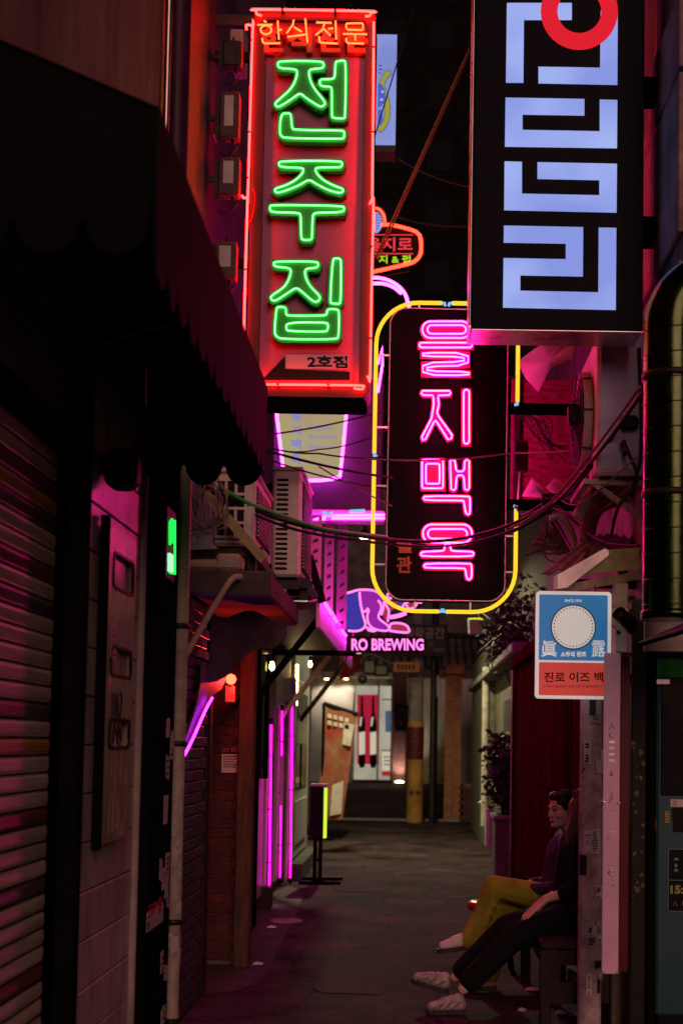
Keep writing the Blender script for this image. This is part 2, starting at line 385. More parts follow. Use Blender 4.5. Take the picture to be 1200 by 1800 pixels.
# repaired strips of asphalt, a manhole and loose grit
K['patch'] = mat('new_asphalt', (.066, .041, .047), .9, 0, .4, 3, .6, bscale=80, spec=.08)
K['oldpatch'] = mat('pale_asphalt', (.12, .09, .085), .9, 0, .4, 3, .6, bscale=80, spec=.08)
rs = random.Random(44)
for i, (x, y, wd, ln, m) in enumerate(((-.35, 9.2, .5, 1.5, 'patch'), (-.5, 15.4, .6, 2.6, 'patch'), (.45, 18.4, .5, 2.2, 'patch'))):
    P = [(x-wd/2, y-ln/2), (x, y-ln/2+.03), (x+wd/2, y-ln/2), (x+wd/2-.03, y), (x+wd/2, y+ln/2), (x, y+ln/2-.04), (x-wd/2, y+ln/2), (x-wd/2+.04, y)]
    P = chaikin([Vector((a+rs.uniform(-.05, .05), b+rs.uniform(-.06, .06), .004)) for a, b in P], 1)
    solo('asphalt_patch', '', '', MB().add(P, [list(range(len(P)))]), m, kind='structure')
K['grit'] = mat('grit', (.12, .1, .09), .9, 0, .5, 30, .2)
gr = MB()
for i in range(380):
    y = 7.5+rs.random()**1.6*18; e_ = rs.choice((-1, 1)); x = (e_*(1.0-abs(rs.gauss(0, .25))) if rs.random() < .7 else rs.uniform(-1, 1)); s_ = rs.uniform(.003, .011)
    gr.add([(x-s_, y, .004), (x+s_, y-s_*.6, .004), (x+s_*.4, y+s_, .004), (x, y, .004+s_)], [(0, 1, 3), (1, 2, 3), (2, 0, 3)])
solo('grit', 'loose grit and tiny litter scattered along the alley edges', 'grit', gr, 'grit', kind='stuff')

def wallbox(parent, a, b, m='concrete', name='wall', label=None):
    return part(name, MB().box(a, b), m, parent, label)
UP = 9.0
# ------------------------------------------------------------------ left: shuttered shop
XL = -1.25
shop = thing('shop_building', 'shuttered shop with pale tiled pier at the near left', 'building', (-2.5, 4.5, 0))
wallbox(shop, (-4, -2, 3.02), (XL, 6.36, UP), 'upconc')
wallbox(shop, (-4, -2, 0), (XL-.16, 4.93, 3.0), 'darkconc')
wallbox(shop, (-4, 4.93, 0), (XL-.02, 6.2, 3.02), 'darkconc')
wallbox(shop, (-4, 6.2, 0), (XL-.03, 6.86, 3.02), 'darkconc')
# roller shutter
sh = part('roller_shutter', MB().box((XL-.12, -1.5, 0), (XL-.075, 4.93, .06)), 'shutter_dark', shop)
sl_ = MB(); pr = []; P_ = .0615
for i in range(13):                      # curved slat with fine ribs
    t = i/12; bul = .0035*math.sin(math.pi*min(1, t*1.0)); rib = .0018*(1 if i % 2 else -1) if 2 <= i <= 9 else 0
    pr.append((bul+rib, .004+t*(P_-.009)))
vs = [(x, y, z) for y in (-1.5, 4.93) for x, z in pr]; n_ = len(pr)
sl_.add(vs, [(i, i+1, n_+i+1, n_+i) for i in range(n_-1)])
slat_me = sl_.mesh('slat', K['shutter'])
for i in range(41):
    z = .06+i*P_; top = CAMZ-(1305-1200)/539
    m = None
    if i in (23, 37): m = 'shutter_amber'
    if i in (25, 15, 31, 36): m = 'shutter_dark'
    if i in (19, 33, 10, 38): m = 'shutter_red'
    piece(slat_me, 'slat', sh, (XL-.06, 0, z), m)
# planks of the fascia over the shutter and its guide rail
K['fascia'] = mat('fascia_plank', (.16, .09, .06), .6, 0, .4, 5, .2, stretch=(1, .4, 6))
part('lintel', MB().bbox((XL-.1, -1.5, 2.585), (XL+.02, 4.93, 2.66), .012), 'black_steel', shop)
fp = MB().bbox((0, -1.5, 0), (.05, 4.93, .105), .008).mesh('plank', K['fascia'])
for i in range(3): piece(fp, 'plank', shop, (XL-.075+.006*(i % 2), 0, 2.665+i*.11))
part('guide_rail', MB().bbox((XL-.1, 4.93, 0), (XL+.05, 5.0, 3.0), .01).bbox((XL-.02, 5.0, 0), (XL+.035, 5.08, 3.0), .008), 'black_steel', shop)
# tiles of the pier
def tiles(parent, y0, y1, ny, z0, z1, nz, X, m='tile', gap=.006):
    dy, dz = (y1-y0)/ny, (z1-z0)/nz
    me = MB().bbox((0, gap/2, gap/2), (.016, dy-gap/2, dz-gap/2), .004).mesh('tile', K[m])
    for j in range(nz):
        for i in range(ny): piece(me, 'tile', parent, (X-.012+random.uniform(0, .0025), y0+i*dy, z0+j*dz))
tiles(shop, 5.08, 6.2, 1, 0, 3.02, 16, XL-.01)
# corner pilaster of the tiled pier (rounded edge strip)
part('edge_trim', MB().tube([(XL+.0, 6.21, 0), (XL+.0, 6.21, 3.0)], .022, 10), 'tile', shop)
# a thin ledge under the awning
part('ledge', MB().beam((XL+.03, 4.9, 2.98), (XL+.03, 6.5, 2.98), .05, .05), 'dark_steel', shop)
# dark painted pillar with stickers
pil = thing('pillar', 'black painted steel pillar covered in torn paper stickers', 'pillar', (XL+.0, 6.55, 0))
part('shaft', MB().bbox((XL-.03, 6.24, 0), (XL+.055, 6.86, 3.0), .012), 'black_steel', pil)
rs = random.Random(3)
for i in range(15):
    z = rs.uniform(.05, 1.55); y = rs.uniform(6.5, 6.76); wd, ht = rs.uniform(.05, .11), rs.uniform(.05, .14)
    y1 = min(6.84, y+wd); t = rs.uniform(-.02, .02)
    mb = MB().plate([(XL+.056+.0006*i, y, z), (XL+.056+.0006*i, y1, z+t), (XL+.056+.0006*i, y1+rs.uniform(-.01, .01), z+ht+t), (XL+.056+.0006*i, y+rs.uniform(-.01, .01), z+ht)], (.0015, 0, 0))
    st = part('sticker', mb, 'sticker', pil)
    if i % 2 == 0:
        k = MB(); nln = 3
        for q in range(nln):
            zz = z+.012+q*(ht-.02)/nln; k.box((XL+.0577+.0006*i, y+.008, zz), (XL+.0583+.0006*i, y1-.008-rs.uniform(0, .02), zz+.3*(ht/nln)))
        part('print', k, 'ink', st)
# the red 카 advert
mb = MB(); a = WX(258, 1640, XL+.068); b = WX(288, 1585, XL+.068)
st = part('sticker', mb.box((XL+.0665, a.y, a.z), (XL+.068, min(b.y, 6.85), b.z)), 'sticker', pil, label='white sticker with red 카 lettering')
k = MB(); text_on(k, '카', (XL+.0685, a.y+.005, a.z+.05), (0, min(b.y, 6.85)-a.y-.01, 0), (0, 0, .075), (.001, 0, 0), .03); part('print', k, 'redink', st)
k = MB().box((XL+.0682, a.y+.008, a.z+.012), (XL+.0688, a.y+.06, a.z+.022)).box((XL+.0682, a.y+.008, a.z+.028), (XL+.0688, a.y+.07, a.z+.038)); part('number_print', k, 'ink', st)

# wall board with three rounded openings
bd = thing('wall_board', 'narrow brown board with three rounded windows on the tiled pier', 'board', (XL+.03, 5.6, .9))
ya, yb = 5.40, 5.92; za, zb = 1.12, 2.39
hol = []
def rr(y0, z0, y1, z1, r, X): return [(X, p[0], p[1]) for p in stadium(y0, z0, y1, z1, r, 4)]
wins = [(5.53, 1.93, 5.82, 2.1), (5.53, 1.64, 5.82, 1.8), (5.53, 1.3, 5.82, 1.45)]
wins = [(5.48, 2.155, 5.86, 2.285), (5.48, 1.8, 5.86, 1.905), (5.48, 1.505, 5.86, 1.61)]
K['board'] = mat('board_varnish', (.4, .3, .24), .25, 0, .35, 6, .08, dirt=.6, stretch=(1, 5, .5))
part('panel', MB().plate([(XL+.034, ya, za), (XL+.034, yb, za), (XL+.034, yb, zb), (XL+.034, ya, zb)], (-.024, 0, 0), [rr(*q, .03, XL+.034) for q in wins]), 'board', bd)
part('side_rail', MB().bbox((XL+.004, ya-.045, za-.02), (XL+.036, ya-.001, zb+.03), .005), 'black_steel', bd)
for q in wins:
    o_, i_ = rr(q[0]-.012, q[1]-.012, q[2]+.012, q[3]+.012, .04, XL+.04), rr(*q, .03, XL+.04)
    fr = part('window_frame', MB().plate(o_, (-.012, 0, 0), [i_]), 'black', bd)
    part('pane', MB().plate(rr(*q, .03, XL+.014), (-.003, 0, 0)), 'board', fr)
part('notice', MB().box((XL+.035, 5.46, 1.86), (XL+.0365, 5.56, 2.0)), 'sticker', bd)
k = MB()
for i in range(5): k.box((XL+.037, 5.47, 1.87+i*.025), (XL+.0375, 5.55-.01*(i % 2), 1.88+i*.025))
part('notice_print', k, 'redink', bd)
k = MB()
for P in ([(5.52, 1.6), (5.53, 1.72)], [(5.56, 1.63), (5.6, 1.72), (5.63, 1.62)], [(5.66, 1.62), (5.7, 1.7), (5.67, 1.73)], [(5.55, 1.52), (5.58, 1.6), (5.62, 1.52), (5.66, 1.6), (5.7, 1.53)]):
    k.tube([(XL+.0355, y, z) for y, z in P], .005, 5)
part('scrawl', k, 'ink', bd)
k = MB(); rs = random.Random(5)
for i in range(10):
    y, z = rs.uniform(5.5, 5.82), rs.uniform(1.06, 1.5); k.plate([(XL+.0352, y, z), (XL+.0352, y+rs.uniform(.01, .04), z), (XL+.0352, y+.02, z+rs.uniform(.05, .16))], (.0008, 0, 0))
part('torn_paper', k, 'sticker', bd, kind='stuff')
# black rounded box hanging under the awning
a, b = W(182, 858, 5.35), W(243, 787, 5.35)
bx = thing('speaker_box', 'black rounded box on the tiled pier below the awning', 'speaker', (a.x, 5.35, a.z))
part('housing', MB().plate([(p[0], 5.35, p[1]) for p in stadium(a.x, a.z, b.x, b.z, .05)], .07), 'black', bx)
part('bracket', MB().box((a.x+.02, 5.42, b.z-.08), (a.x+.05, 5.5, b.z-.03)).box((XL-.05, 5.46, b.z-.09), (a.x+.05, 5.5, b.z-.02)), 'black_steel', bx)

# ------------------------------------------------------------------ awning of the shop
aw = thing('awning', 'big black vinyl awning with scalloped valance over the shutter', 'awning', (-.98, 4.8, 2.7))
AX, AY0, AY1, AZT, AZB = -.70, 3.5, 6.2, 3.2, 2.84
part('roof_sheet', MB().plate([(XL, AY0, 3.43), (AX, AY0, AZT), (AX, AY1, AZT-.04), (XL, AY1, 3.39)], (0, 0, -.012)), 'canvas', aw)
def scallop(p0, p1, ztop0, ztop1, zb, wdt=.178, drop=.09, sag=0):
    p0, p1 = Vector(p0), Vector(p1); L = (p1-p0).length; n = max(1, round(L/wdt)); pts = []
    for i in range(n):
        for k in range(9):
            a = math.pi*(1-k/8); t = (i+.5+.46*math.cos(a))/n
            p = p0.lerp(p1, t); pts.append(Vector((p.x, p.y, zb-drop*math.sin(a))))
    return [Vector((p0.x, p0.y, ztop0))]+pts+[Vector((p1.x, p1.y, ztop1))]
pf = scallop((AX, AY0, 0), (AX, AY1, 0), AZT, AZT-.04, AZB-.03, drop=.06)
rs = random.Random(30); pf = [Vector((p.x, p.y, p.z+(rs.uniform(-.014, .014) if 0 < i_ < len(pf)-1 else 0))) for i_, p in enumerate(pf)]
part('front_valance', MB().plate(pf, (.008, 0, 0)), 'vinylfront', aw)
part('near_valance', MB().plate(scallop((XL, AY0, 0), (AX, AY0, 0), 3.43, AZT, AZB+.05), .008), 'canvas', aw)
part('far_valance', MB().plate(scallop((XL+.0, AY1-.01, 0), (AX, AY1-.01, 0), 3.37, AZT-.04, 2.79), .008), 'canvas', aw)
fr = MB()
for y in (3.6, 4.9, 6.1): fr.tube([(XL, y, 2.95), (AX-.03, y, 3.12)], .014, 6).tube([(XL, y, 3.36), (AX-.03, y, 3.15)], .014, 6)
fr.tube([(AX-.03, 3.55, 3.13), (AX-.03, 6.15, 3.1)], .014, 6)
part('frame', fr, 'dark_steel', aw)

# ------------------------------------------------------------------ left: brick stretch, set back wall, doorway
bk = thing('brick_building', 'narrow building with dark purple lit brick ground floor', 'building', (-2.6, 7.6, 0))
wallbox(bk, (-4, 6.87, 0), (XL-.012, 8.28, 2.34), 'mortar')
wallbox(bk, (-4, 6.87, 2.34), (XL-.1, 9.6, UP), 'uppertile', label='upper wall of small tiles')
wallbox(bk, (-4, 6.37, 3.03), (XL-.1, 6.865, UP), 'uppertile')
wallbox(bk, (-4, 8.28, 0), (-2.3, 9.38, 2.34), 'darkconc')
BW, BH = .2, .064
bme = MB().bbox((0, .003, .004), (.022, BW-.004, BH-.004), .004).mesh('brick', K['brick'])
for j in range(36):
    off = -BW/2 if j % 2 else 0
    for i in range(8):
        y = 6.92+off+i*BW
        if y < 6.88 or y+BW > 8.29: continue
        piece(bme, 'brick', bk, (XL-.008+random.uniform(-.002, .004), y, .02+j*BH))
part('corner_post', MB().bbox((XL-.02, 8.29, 0), (XL+.02, 8.36, 2.34), .008), 'darkwood', bk)
# doorway timbers and red lit brick pier
part('door_post', MB().bbox((-1.36, 8.46, 0), (-1.255, 8.58, 2.34), .01), 'wood', bk)
part('door_post', MB().bbox((-1.19, 9.3, 0), (-1.08, 9.42, 2.34), .01), 'wood', bk)
wallbox(bk, (-2.3, 9.45, 0), (-1.1, 9.6, 2.34), 'mortar', label='back of the doorway')
rme = MB().bbox((.003, 0, .004), (BW-.004, .022, BH-.004), .004).mesh('brick', K['redbrick'])
for j in range(34):
    for i in range(5):
        x = -2.02+i*BW+(.1 if j % 2 else 0)
        if x+BW < -1.08: piece(rme, 'brick', bk, (x, 9.434+random.uniform(-.002, .003), .03+j*BH))
K['redpaint'] = mat('red_lit_box', (.5, .2, .16), .5)
# concrete slab canopy above the brick
sb = thing('concrete_canopy', 'chipped concrete slab canopy above the brick wall', 'canopy', (-1.0, 8.6, 2.3))
sl3 = MB().bbox((XL-.1, 7.7, 2.35), (-.82, 9.6, 2.5), .015); part('slab', sl3, 'slabconc', sb)
part('broken_edge', MB().bbox((XL-.05, 7.72, 2.5), (-1.12, 7.95, 2.56), .02).bbox((-1.14, 7.73, 2.5), (-.99, 7.9, 2.6), .02), 'cream', sb)

# ------------------------------------------------------------------ left: bar building farther on
bar = thing('bar_building', 'brewery bar building with magenta lit front past the canopy', 'building', (-2.6, 13, 0))
wallbox(bar, (-4, 9.62, 0), (-1.4, 15.1, UP), 'darkconc')
wallbox(bar, (-4, 15.12, 0), (-1.42, 18.6, UP), 'darkconc')
wallbox(bar, (-4, 18.62, 0), (-1.9, 25.5, 6.5), 'cream')
part('corner_post', MB().bbox((-1.42, 11.2, 0), (-1.27, 11.4, 2.5), .01), 'black_steel', bar)
K['magenta_panel'] = mat('pale_panel', (.5, .45, .5), .35, 0, .15, 4, .04)
for i, y in enumerate((11.9, 12.72, 13.54, 14.36)):
    part('wall_panel', MB().bbox((-1.39, y, .12), (-1.36, y+.79, 2.45), .008), 'magenta_panel' if i != 1 else 'dark_steel', bar)
part('plinth_block', MB().bbox((-1.42, 12.55, 0), (-1.27, 12.75, .2), .01), 'darkwood', bar)
# strips of magenta light, each a tube on a backing rail
for i, (px, y0, ytop, ybot) in enumerate(((473, 12.75, 1268, 1580), (492, 13.75, 1244, 1548), (510, 14.75, 1232, 1548))):
    a, b = W(px, ybot, y0), W(px+4, ytop, y0)
    s = thing('neon_strip', ('nearest magenta neon strip, down to the dark block by the alley', 'middle thin magenta neon strip with a pale lit patch', 'farthest magenta neon strip beside the white door')[i], 'neon light', (a.x, y0, a.z), 'vertical magenta neon strips on the bar front')
    part('tube', MB().tube([a, b], (.0085, .005, .008)[i], 8), 'neon_magenta', s)
    part('backing_rail', MB().bbox((a.x-.06, y0-.1, a.z), (a.x-.035, y0+.1, b.z), .004), 'magenta_panel', s)
    for e_, q_ in ((a, -1), (b, 1)): part('end_cap', MB().tube([e_-Vector((0, 0, .03)), e_+Vector((0, 0, .03))], .017, 8), 'black', s)
    for t_ in (.2, .5, .8): part('clip', MB().box((a.x-.03, y0-.008, a.z+t_*(b.z-a.z)), (a.x+.014, y0+.008, a.z+t_*(b.z-a.z)+.012)), 'dark_steel', s)
    if i == 1: part('frosted_cover', MB().bbox((a.x-.012, y0-.05, a.z+.75), (a.x+.012, y0-.018, a.z+1.25), .005), 'white', s)
# white door with handle
dr = thing('white_door', 'white panelled door at the end of the bar front', 'door', (-1.4, 16.3, .15))
part('leaf', MB().bbox((-1.40, 15.35, .2), (-1.33, 17.5, 2.25), .01), 'white', dr)
K['doorglass'] = mat('door_glass', (.2, .24, .18), .15, 0, .3, 3, 0)
part('pane', MB().box((-1.328, 15.6, 1.0), (-1.322, 17.2, 2.1)), 'doorglass', dr)
part('moulding', MB().bbox((-1.328, 15.6, .35), (-1.318, 17.2, .85), .004), 'white', dr)
part('handle', MB().tube([(-1.33, 15.6, 1.0), (-1.27, 15.6, 1.0), (-1.27, 15.6, 1.5), (-1.33, 15.6, 1.5)], .012, 8), 'black', dr)
part('door_step', MB().bbox((-1.42, 15.2, 0), (-1.2, 17.7, .18), .01), 'darkconc', dr)
# steel pipe lit by the bar lamps
lp = thing('steel_pipe', 'shiny steel flue pipe under the bar canopy', 'pipe', (-1.33, 12.1, 1.3))
part('tube', MB().tube([(-1.33, 12.1, 1.2), (-1.33, 12.1, 2.42)], .06, 14), 'galv', lp)
part('collar', MB().lathe((-1.33, 12.1, 2.3), [(.062, 0), (.075, .01), (.075, .04), (.062, .05)], 14), 'steel', lp)
# canopy of the bar with pink neon edge and steel braces
cn = thing('steel_canopy', 'dark flat steel canopy with a pink neon edge on the bar', 'canopy', (-1.05, 13.5, 2.5))
part('deck', MB().box((-1.4, 10.6, 2.56), (-.77, 16.4, 2.62)), 'dark_steel', cn)
part('fascia', MB().bbox((-.77, 10.6, 2.42), (-.74, 16.4, 2.64), .006), 'magenta_panel', cn)
nt_ = part('neon_tube', MB().tube([(-.705, 10.7, 2.62), (-.705, 16.3, 2.62)], .016, 8), 'neon_hot', cn)
for y in (11.6, 12.8, 14, 15.2): part('clip', MB().bbox((-.74, y-.02, 2.6), (-.69, y+.02, 2.645), .004), 'white', cn)
for y, m in ((11.0, 'black_steel'), (13.9, 'steel'), (16.2, 'dark_steel')):
    part('brace', MB().beam((-.78, y, 2.52), (-1.38, y, 1.72), .05, .05, (0, 1, 0)), m, cn)
part('end_frame', MB().beam((-1.3, 10.6, 2.9), (-.8, 10.6, 2.86), .05, .05).beam((-1.3, 10.6, 2.66), (-.8, 10.6, 2.66), .05, .05).beam((-.83, 10.6, 2.98), (-.72, 10.6, 2.62), .09, .06), 'black_steel', cn)
# slotted steel posts
for i, (px0, px1, Yp, lab) in enumerate(((541, 566, 11.0, 'magenta lit slotted steel post nearest the vents'), (569, 588, 11.6, 'middle slotted steel post with notched edge'), (591, 612, 12.3, 'slotted steel post beside the elephant sign'))):
    a, b = W(px0, (1070, 1082, 1106)[i], Yp), W(px1, 905, Yp)
    holes = []; nh = 9; dz = (b.z-a.z)/nh
    for k in range(nh):
        zc = a.z+(k+.5)*dz; xc = (a.x+b.x)/2; hw, hh = (b.x-a.x)*.22, dz*.16
        holes.append([(xc-hw, Yp, zc-hh-.01), (xc+hw, Yp, zc+hh-.02), (xc+hw, Yp, zc+hh+.01), (xc-hw, Yp, zc-hh+.02)])
    s = thing('slotted_post', lab, 'post', (a.x, Yp, a.z), 'slotted steel posts above the bar canopy')
    part('web', MB().plate([(a.x, Yp, a.z), (b.x, Yp, a.z), (b.x, Yp, b.z), (a.x, Yp, b.z)], .004, holes), 'magenta_panel', s)
    part('flange', MB().box((a.x-.004, Yp, a.z), (a.x, Yp+.09, b.z)), 'magenta_panel', s)
# lamps in the bar front
for i, (px, py, Yp, lab) in enumerate(((478, 1172, 12.0, 'bright warm lamp at the top of the steel pipe'), (545, 1168, 17.0, 'round warm lamp under the far end of the bar canopy'))):
    p = W(px, py, Yp)
    s = thing('pendant_lamp', lab, 'lamp', p, 'warm lamps under the bar canopy')
    part('bulb', MB().lathe(p, [(.002, -.035), (.02, -.02), (.026, 0), (.018, .025), (.012, .05)], 12), 'lamp_warm', s)
    part('cap', MB().lathe(p, [(.018, .045), (.018, .1), (.004, .12), (.004, .3)], 10), 'black', s)
a, b = W(519, 1240, 15.6), W(524, 1168, 15.6)
solo('amber_sconce', 'slim amber lit wall lamp over the white door', 'lamp', MB().bbox((a.x, 15.58, a.z), (b.x, 15.63, b.z), .006), 'lamp_warm')

# ------------------------------------------------------------------ right side
XR = 1.05
rb = thing('brick_corner_building', 'near right building of stained concrete panels', 'building', (2.4, 6.8, 0))
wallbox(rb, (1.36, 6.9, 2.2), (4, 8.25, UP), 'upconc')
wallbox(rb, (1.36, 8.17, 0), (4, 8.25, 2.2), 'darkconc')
# wall panels above the beams, recessed joints
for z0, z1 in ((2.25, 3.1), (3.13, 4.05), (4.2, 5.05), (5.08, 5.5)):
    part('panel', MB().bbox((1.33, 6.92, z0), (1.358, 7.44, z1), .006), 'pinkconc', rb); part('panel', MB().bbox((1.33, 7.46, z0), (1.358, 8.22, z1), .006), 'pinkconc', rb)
rf = thing('red_front_building', 'dark red timber shop front behind the two seated people', 'building', (2.4, 11, 0))
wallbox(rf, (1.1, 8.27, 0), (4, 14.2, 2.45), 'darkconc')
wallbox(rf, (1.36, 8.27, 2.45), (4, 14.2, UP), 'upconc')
for i in range(6):
    y = 8.3+i*.98
    pn = part('door_panel', MB().bbox((XR+.02, y+.06, .12), (XR+.048, y+.92, 2.3), .006), 'redwood', rf)
    part('moulding', MB().bbox((XR+.008, y+.16, .25), (XR+.0185, y+.82, 1.05), .004).bbox((XR+.008, y+.16, 1.2), (XR+.0185, y+.82, 2.15), .004), 'redwood', pn)
    part('post', MB().bbox((XR+.006, y-.06, 0), (XR+.05, y+.05, 2.32), .006), 'redwood', rf)
part('head_beam', MB().bbox((XR-.04, 8.24, 2.32), (XR+.06, 14.2, 2.44), .01), 'redwood', rf)
part('end_post', MB().bbox((XR-.02, 14.12, 0), (XR+.06, 14.22, 2.32), .008), 'redwood', rf)
part('lit_edge_strip', MB().tube([(XR-.03, 14.1, .1), (XR-.03, 14.1, 2.3)], .012, 8), 'steel', rf, label='thin bright strip standing in for the lit edge of the post')  # bright strip put in for the light along the post's edge
part('sill', MB().bbox((XR-.03, 8.27, 0), (XR+.05, 14.2, .11), .01), 'darkconc', rf)
# grey block between: doorway and cream pier beyond
gb = thing('grey_building', 'pale rendered building with a grey door past the red front', 'building', (2.6, 18, 0))
wallbox(gb, (1.25, 14.24, 0), (4, 21, 3.1), 'oldcream')
wallbox(gb, (1.1, 21.02, 0), (4, 25.6, 3.0), 'oldcream', label='cream end wall')
wallbox(gb, (1.5, 14.24, 3.1), (4, 25.6, 7), 'darkconc')
part('door', MB().bbox((1.2, 15.6, .15), (1.248, 18.4, 2.25), .01), 'steel', gb)
part('window', MB().bbox((1.19, 15.9, 1.3), (1.199, 17.9, 2.1), .004), 'glass', gb)
part('downpipe', MB().tube([(1.1, 20.7, .3), (1.1, 20.7, 2.7)], .06, 10), 'cream', gb)
part('pipe_stub', MB().tube([(.98, 17.4, .25), (.98, 17.4, .72)], .05, 10), 'white', gb)
part('cornice', MB().bbox((1.02, 14.3, 2.5), (1.3, 25.6, 2.62), .02), 'concrete', gb)

# ================================================================== SIGN 1: tall red framed sign with green letters
Y1 = 8.5
K['signred'] = mat('sign_red_paint', (.03, .004, .006), .4, 0, .2, 5, .03, dirt=.2)
K['signface'] = mat('sign_face', (.48, .11, .27), .45, 0, .12, 2.5, .03, dirt=.15)
K['greenface'] = mat('letter_green', (.02, .26, .045), .4, 0, .12, 6, .03)
K['redletter'] = mat('letter_red', (.6, .1, .07), .45, 0, .15, 6, .03)
s1 = thing('neon_sign', 'tall red framed neon sign with green letters 전주집', 'neon sign', W(545, 690, Y1), 'vertical neon signs over the alley')
z2 = lambda x, y, d=0.0: Zm(330, 0, 2.5, Y1)(x, y, d)
c0, c1 = z2(272, 1745), z2(838, 55)
SX0, SX1, SZ0, SZ1 = c0.x-.02, c1.x-.015, c0.z, c1.z
def rrect(x0, z0, x1, z1, r, Y, n=5): return [(p[0], Y, p[1]) for p in stadium(x0, z0, x1, z1, r, n)]
part('case', MB().plate(rrect(SX0, SZ0, SX1, SZ1, .055, Y1), .24), 'signred', s1)
part('rim', MB().plate(rrect(SX0, SZ0, SX1, SZ1, .055, Y1-.03), .03, [rrect(SX0+.075, SZ0+.07, SX1-.065, SZ1-.075, .02, Y1-.03)]), 'signred', s1)
part('face_panel', MB().box((SX0+.077, Y1-.006, SZ0+.072), (SX1-.067, Y1-.001, SZ1-.3)), 'signface', s1)
part('top_panel', MB().box((SX0+.077, Y1-.005, SZ1-.297), (SX1-.067, Y1-.001, SZ1-.078)), 'redink', s1)
G = {
 'jieut1': [(405,300),(596,301),(602,316),(598,333),(542,336),(536,350),(542,385),(562,424),(604,474),(608,487),(594,500),(578,496),(525,462),(498,438),(470,461),(412,498),(398,500),(389,488),(396,478),(458,425),(480,384),(488,348),(480,336),(407,332),(401,316)],
 'eo': [(656,302),(690,298),(697,306),(695,545),(688,551),(642,549),(636,540),(637,420),(630,412),(592,411),(582,398),(586,384),(596,380),(640,380),(650,370),(652,312)],
 'nieun': [(415,530),(450,527),(460,535),(462,590),(473,601),(684,602),(692,610),(689,634),(682,640),(434,636),(416,627),(410,612)],
 'jieut2': [(412,735),(675,735),(683,746),(678,760),(670,763),(572,763),(563,772),(572,792),(600,820),(650,845),(686,856),(686,868),(672,876),(620,862),(570,836),(538,814),(500,838),(450,860),(400,875),(387,866),(392,854),(428,845),(472,824),(505,796),(516,772),(506,765),(412,762),(405,748)],
 'u': [(374,926),(685,930),(691,942),(685,958),(577,960),(560,963),(553,974),(551,1070),(545,1079),(510,1079),(503,1070),(502,972),(494,960),(376,958),(368,948),(368,934)],
 'jieut3': [(387,1172),(572,1172),(579,1184),(573,1200),(527,1202),(518,1217),(526,1252),(546,1285),(583,1320),(586,1335),(571,1350),(554,1345),(514,1310),(483,1284),(450,1306),(400,1339),(382,1345),(370,1332),(376,1320),(430,1285),(451,1250),(461,1212),(450,1200),(389,1195),(384,1183)],
 'i': [(640,1164),(650,1158),(672,1160),(677,1170),(675,1350),(668,1357),(634,1355),(629,1345)],
 'bieup': [(396,1378),(402,1370),(430,1370),(438,1378),(437,1400),(446,1409),(606,1408),(615,1400),(617,1384),(626,1378),(660,1380),(668,1390),(666,1500),(657,1511),(422,1510),(397,1500),(387,1482)],
}
def q3(P, zf, d): return [zf(x, y, d) for x, y in P]
for k_, P in G.items():
    o2 = offset(P, 13)
    lt = part('letter_stroke', MB().plate(q3(o2, z2, -.085), .06), 'greenface', s1)
    part('letter_return', MB().plate(q3(offset(P, 12), z2, -.024), .019), 'black', lt)
    part('tube', MB().tube(q3(chaikin([Vector((x, y)) for x, y in P], 2), z2, -.096), .005, 7, True), 'neon_green', lt)
lt = part('tube', MB().tube(q3(chaikin([Vector(p) for p in [(440,1437),(612,1437),(621,1446),(618,1470),(611,1478),(447,1475),(438,1466)]], 2), z2, -.096), .005, 7, True), 'neon_green', s1)
# small upper line: red block letters with loose amber tubes in front
mb = MB()
for ch, x0, x1 in (('한', 322, 435), ('식', 440, 548), ('전', 565, 672), ('문', 690, 790)):
    a, b, c = z2(x0, 246), z2(x1, 248), z2(x0, 136)
    ob = part('block_letter', text_on(MB(), ch, a+Vector((0, -.006, 0)), b-a, c-a, (0, -.045, 0), .05), 'redletter', s1)
z8 = Zm(430, 20, 4.8, Y1)
ST = [[(175,138),(195,152)], [(120,172),(245,172)], [(192+46*math.cos(t/12*2*math.pi), 214+37*math.sin(t/12*2*math.pi)) for t in range(13)], [(290,140),(299,292)], [(298,214),(325,213)], [(160,285),(166,318),(180,327),(310,325)],
      [(422,130),(418,168),(365,240)], [(426,192),(490,230)], [(520,120),(538,320)], [(372,272),(528,252)],
      [(612,152),(740,156)], [(680,160),(664,212),(606,258)], [(676,206),(730,262)], [(712,205),(752,200)], [(772,140),(778,292)], [(635,270),(640,312),(654,322),(790,328)],
      [(868,160),(996,158),(1003,170),(1000,208),(992,216),(872,212),(862,200),(862,168),(868,160)], [(835,248),(1035,250)], [(935,254),(938,302)], [(862,285),(866,318),(878,326),(1010,328)]]
for P in ST: part('tube', MB().tube(q3(P, z8, -.085), .0055, 7), 'neon_amber', s1)
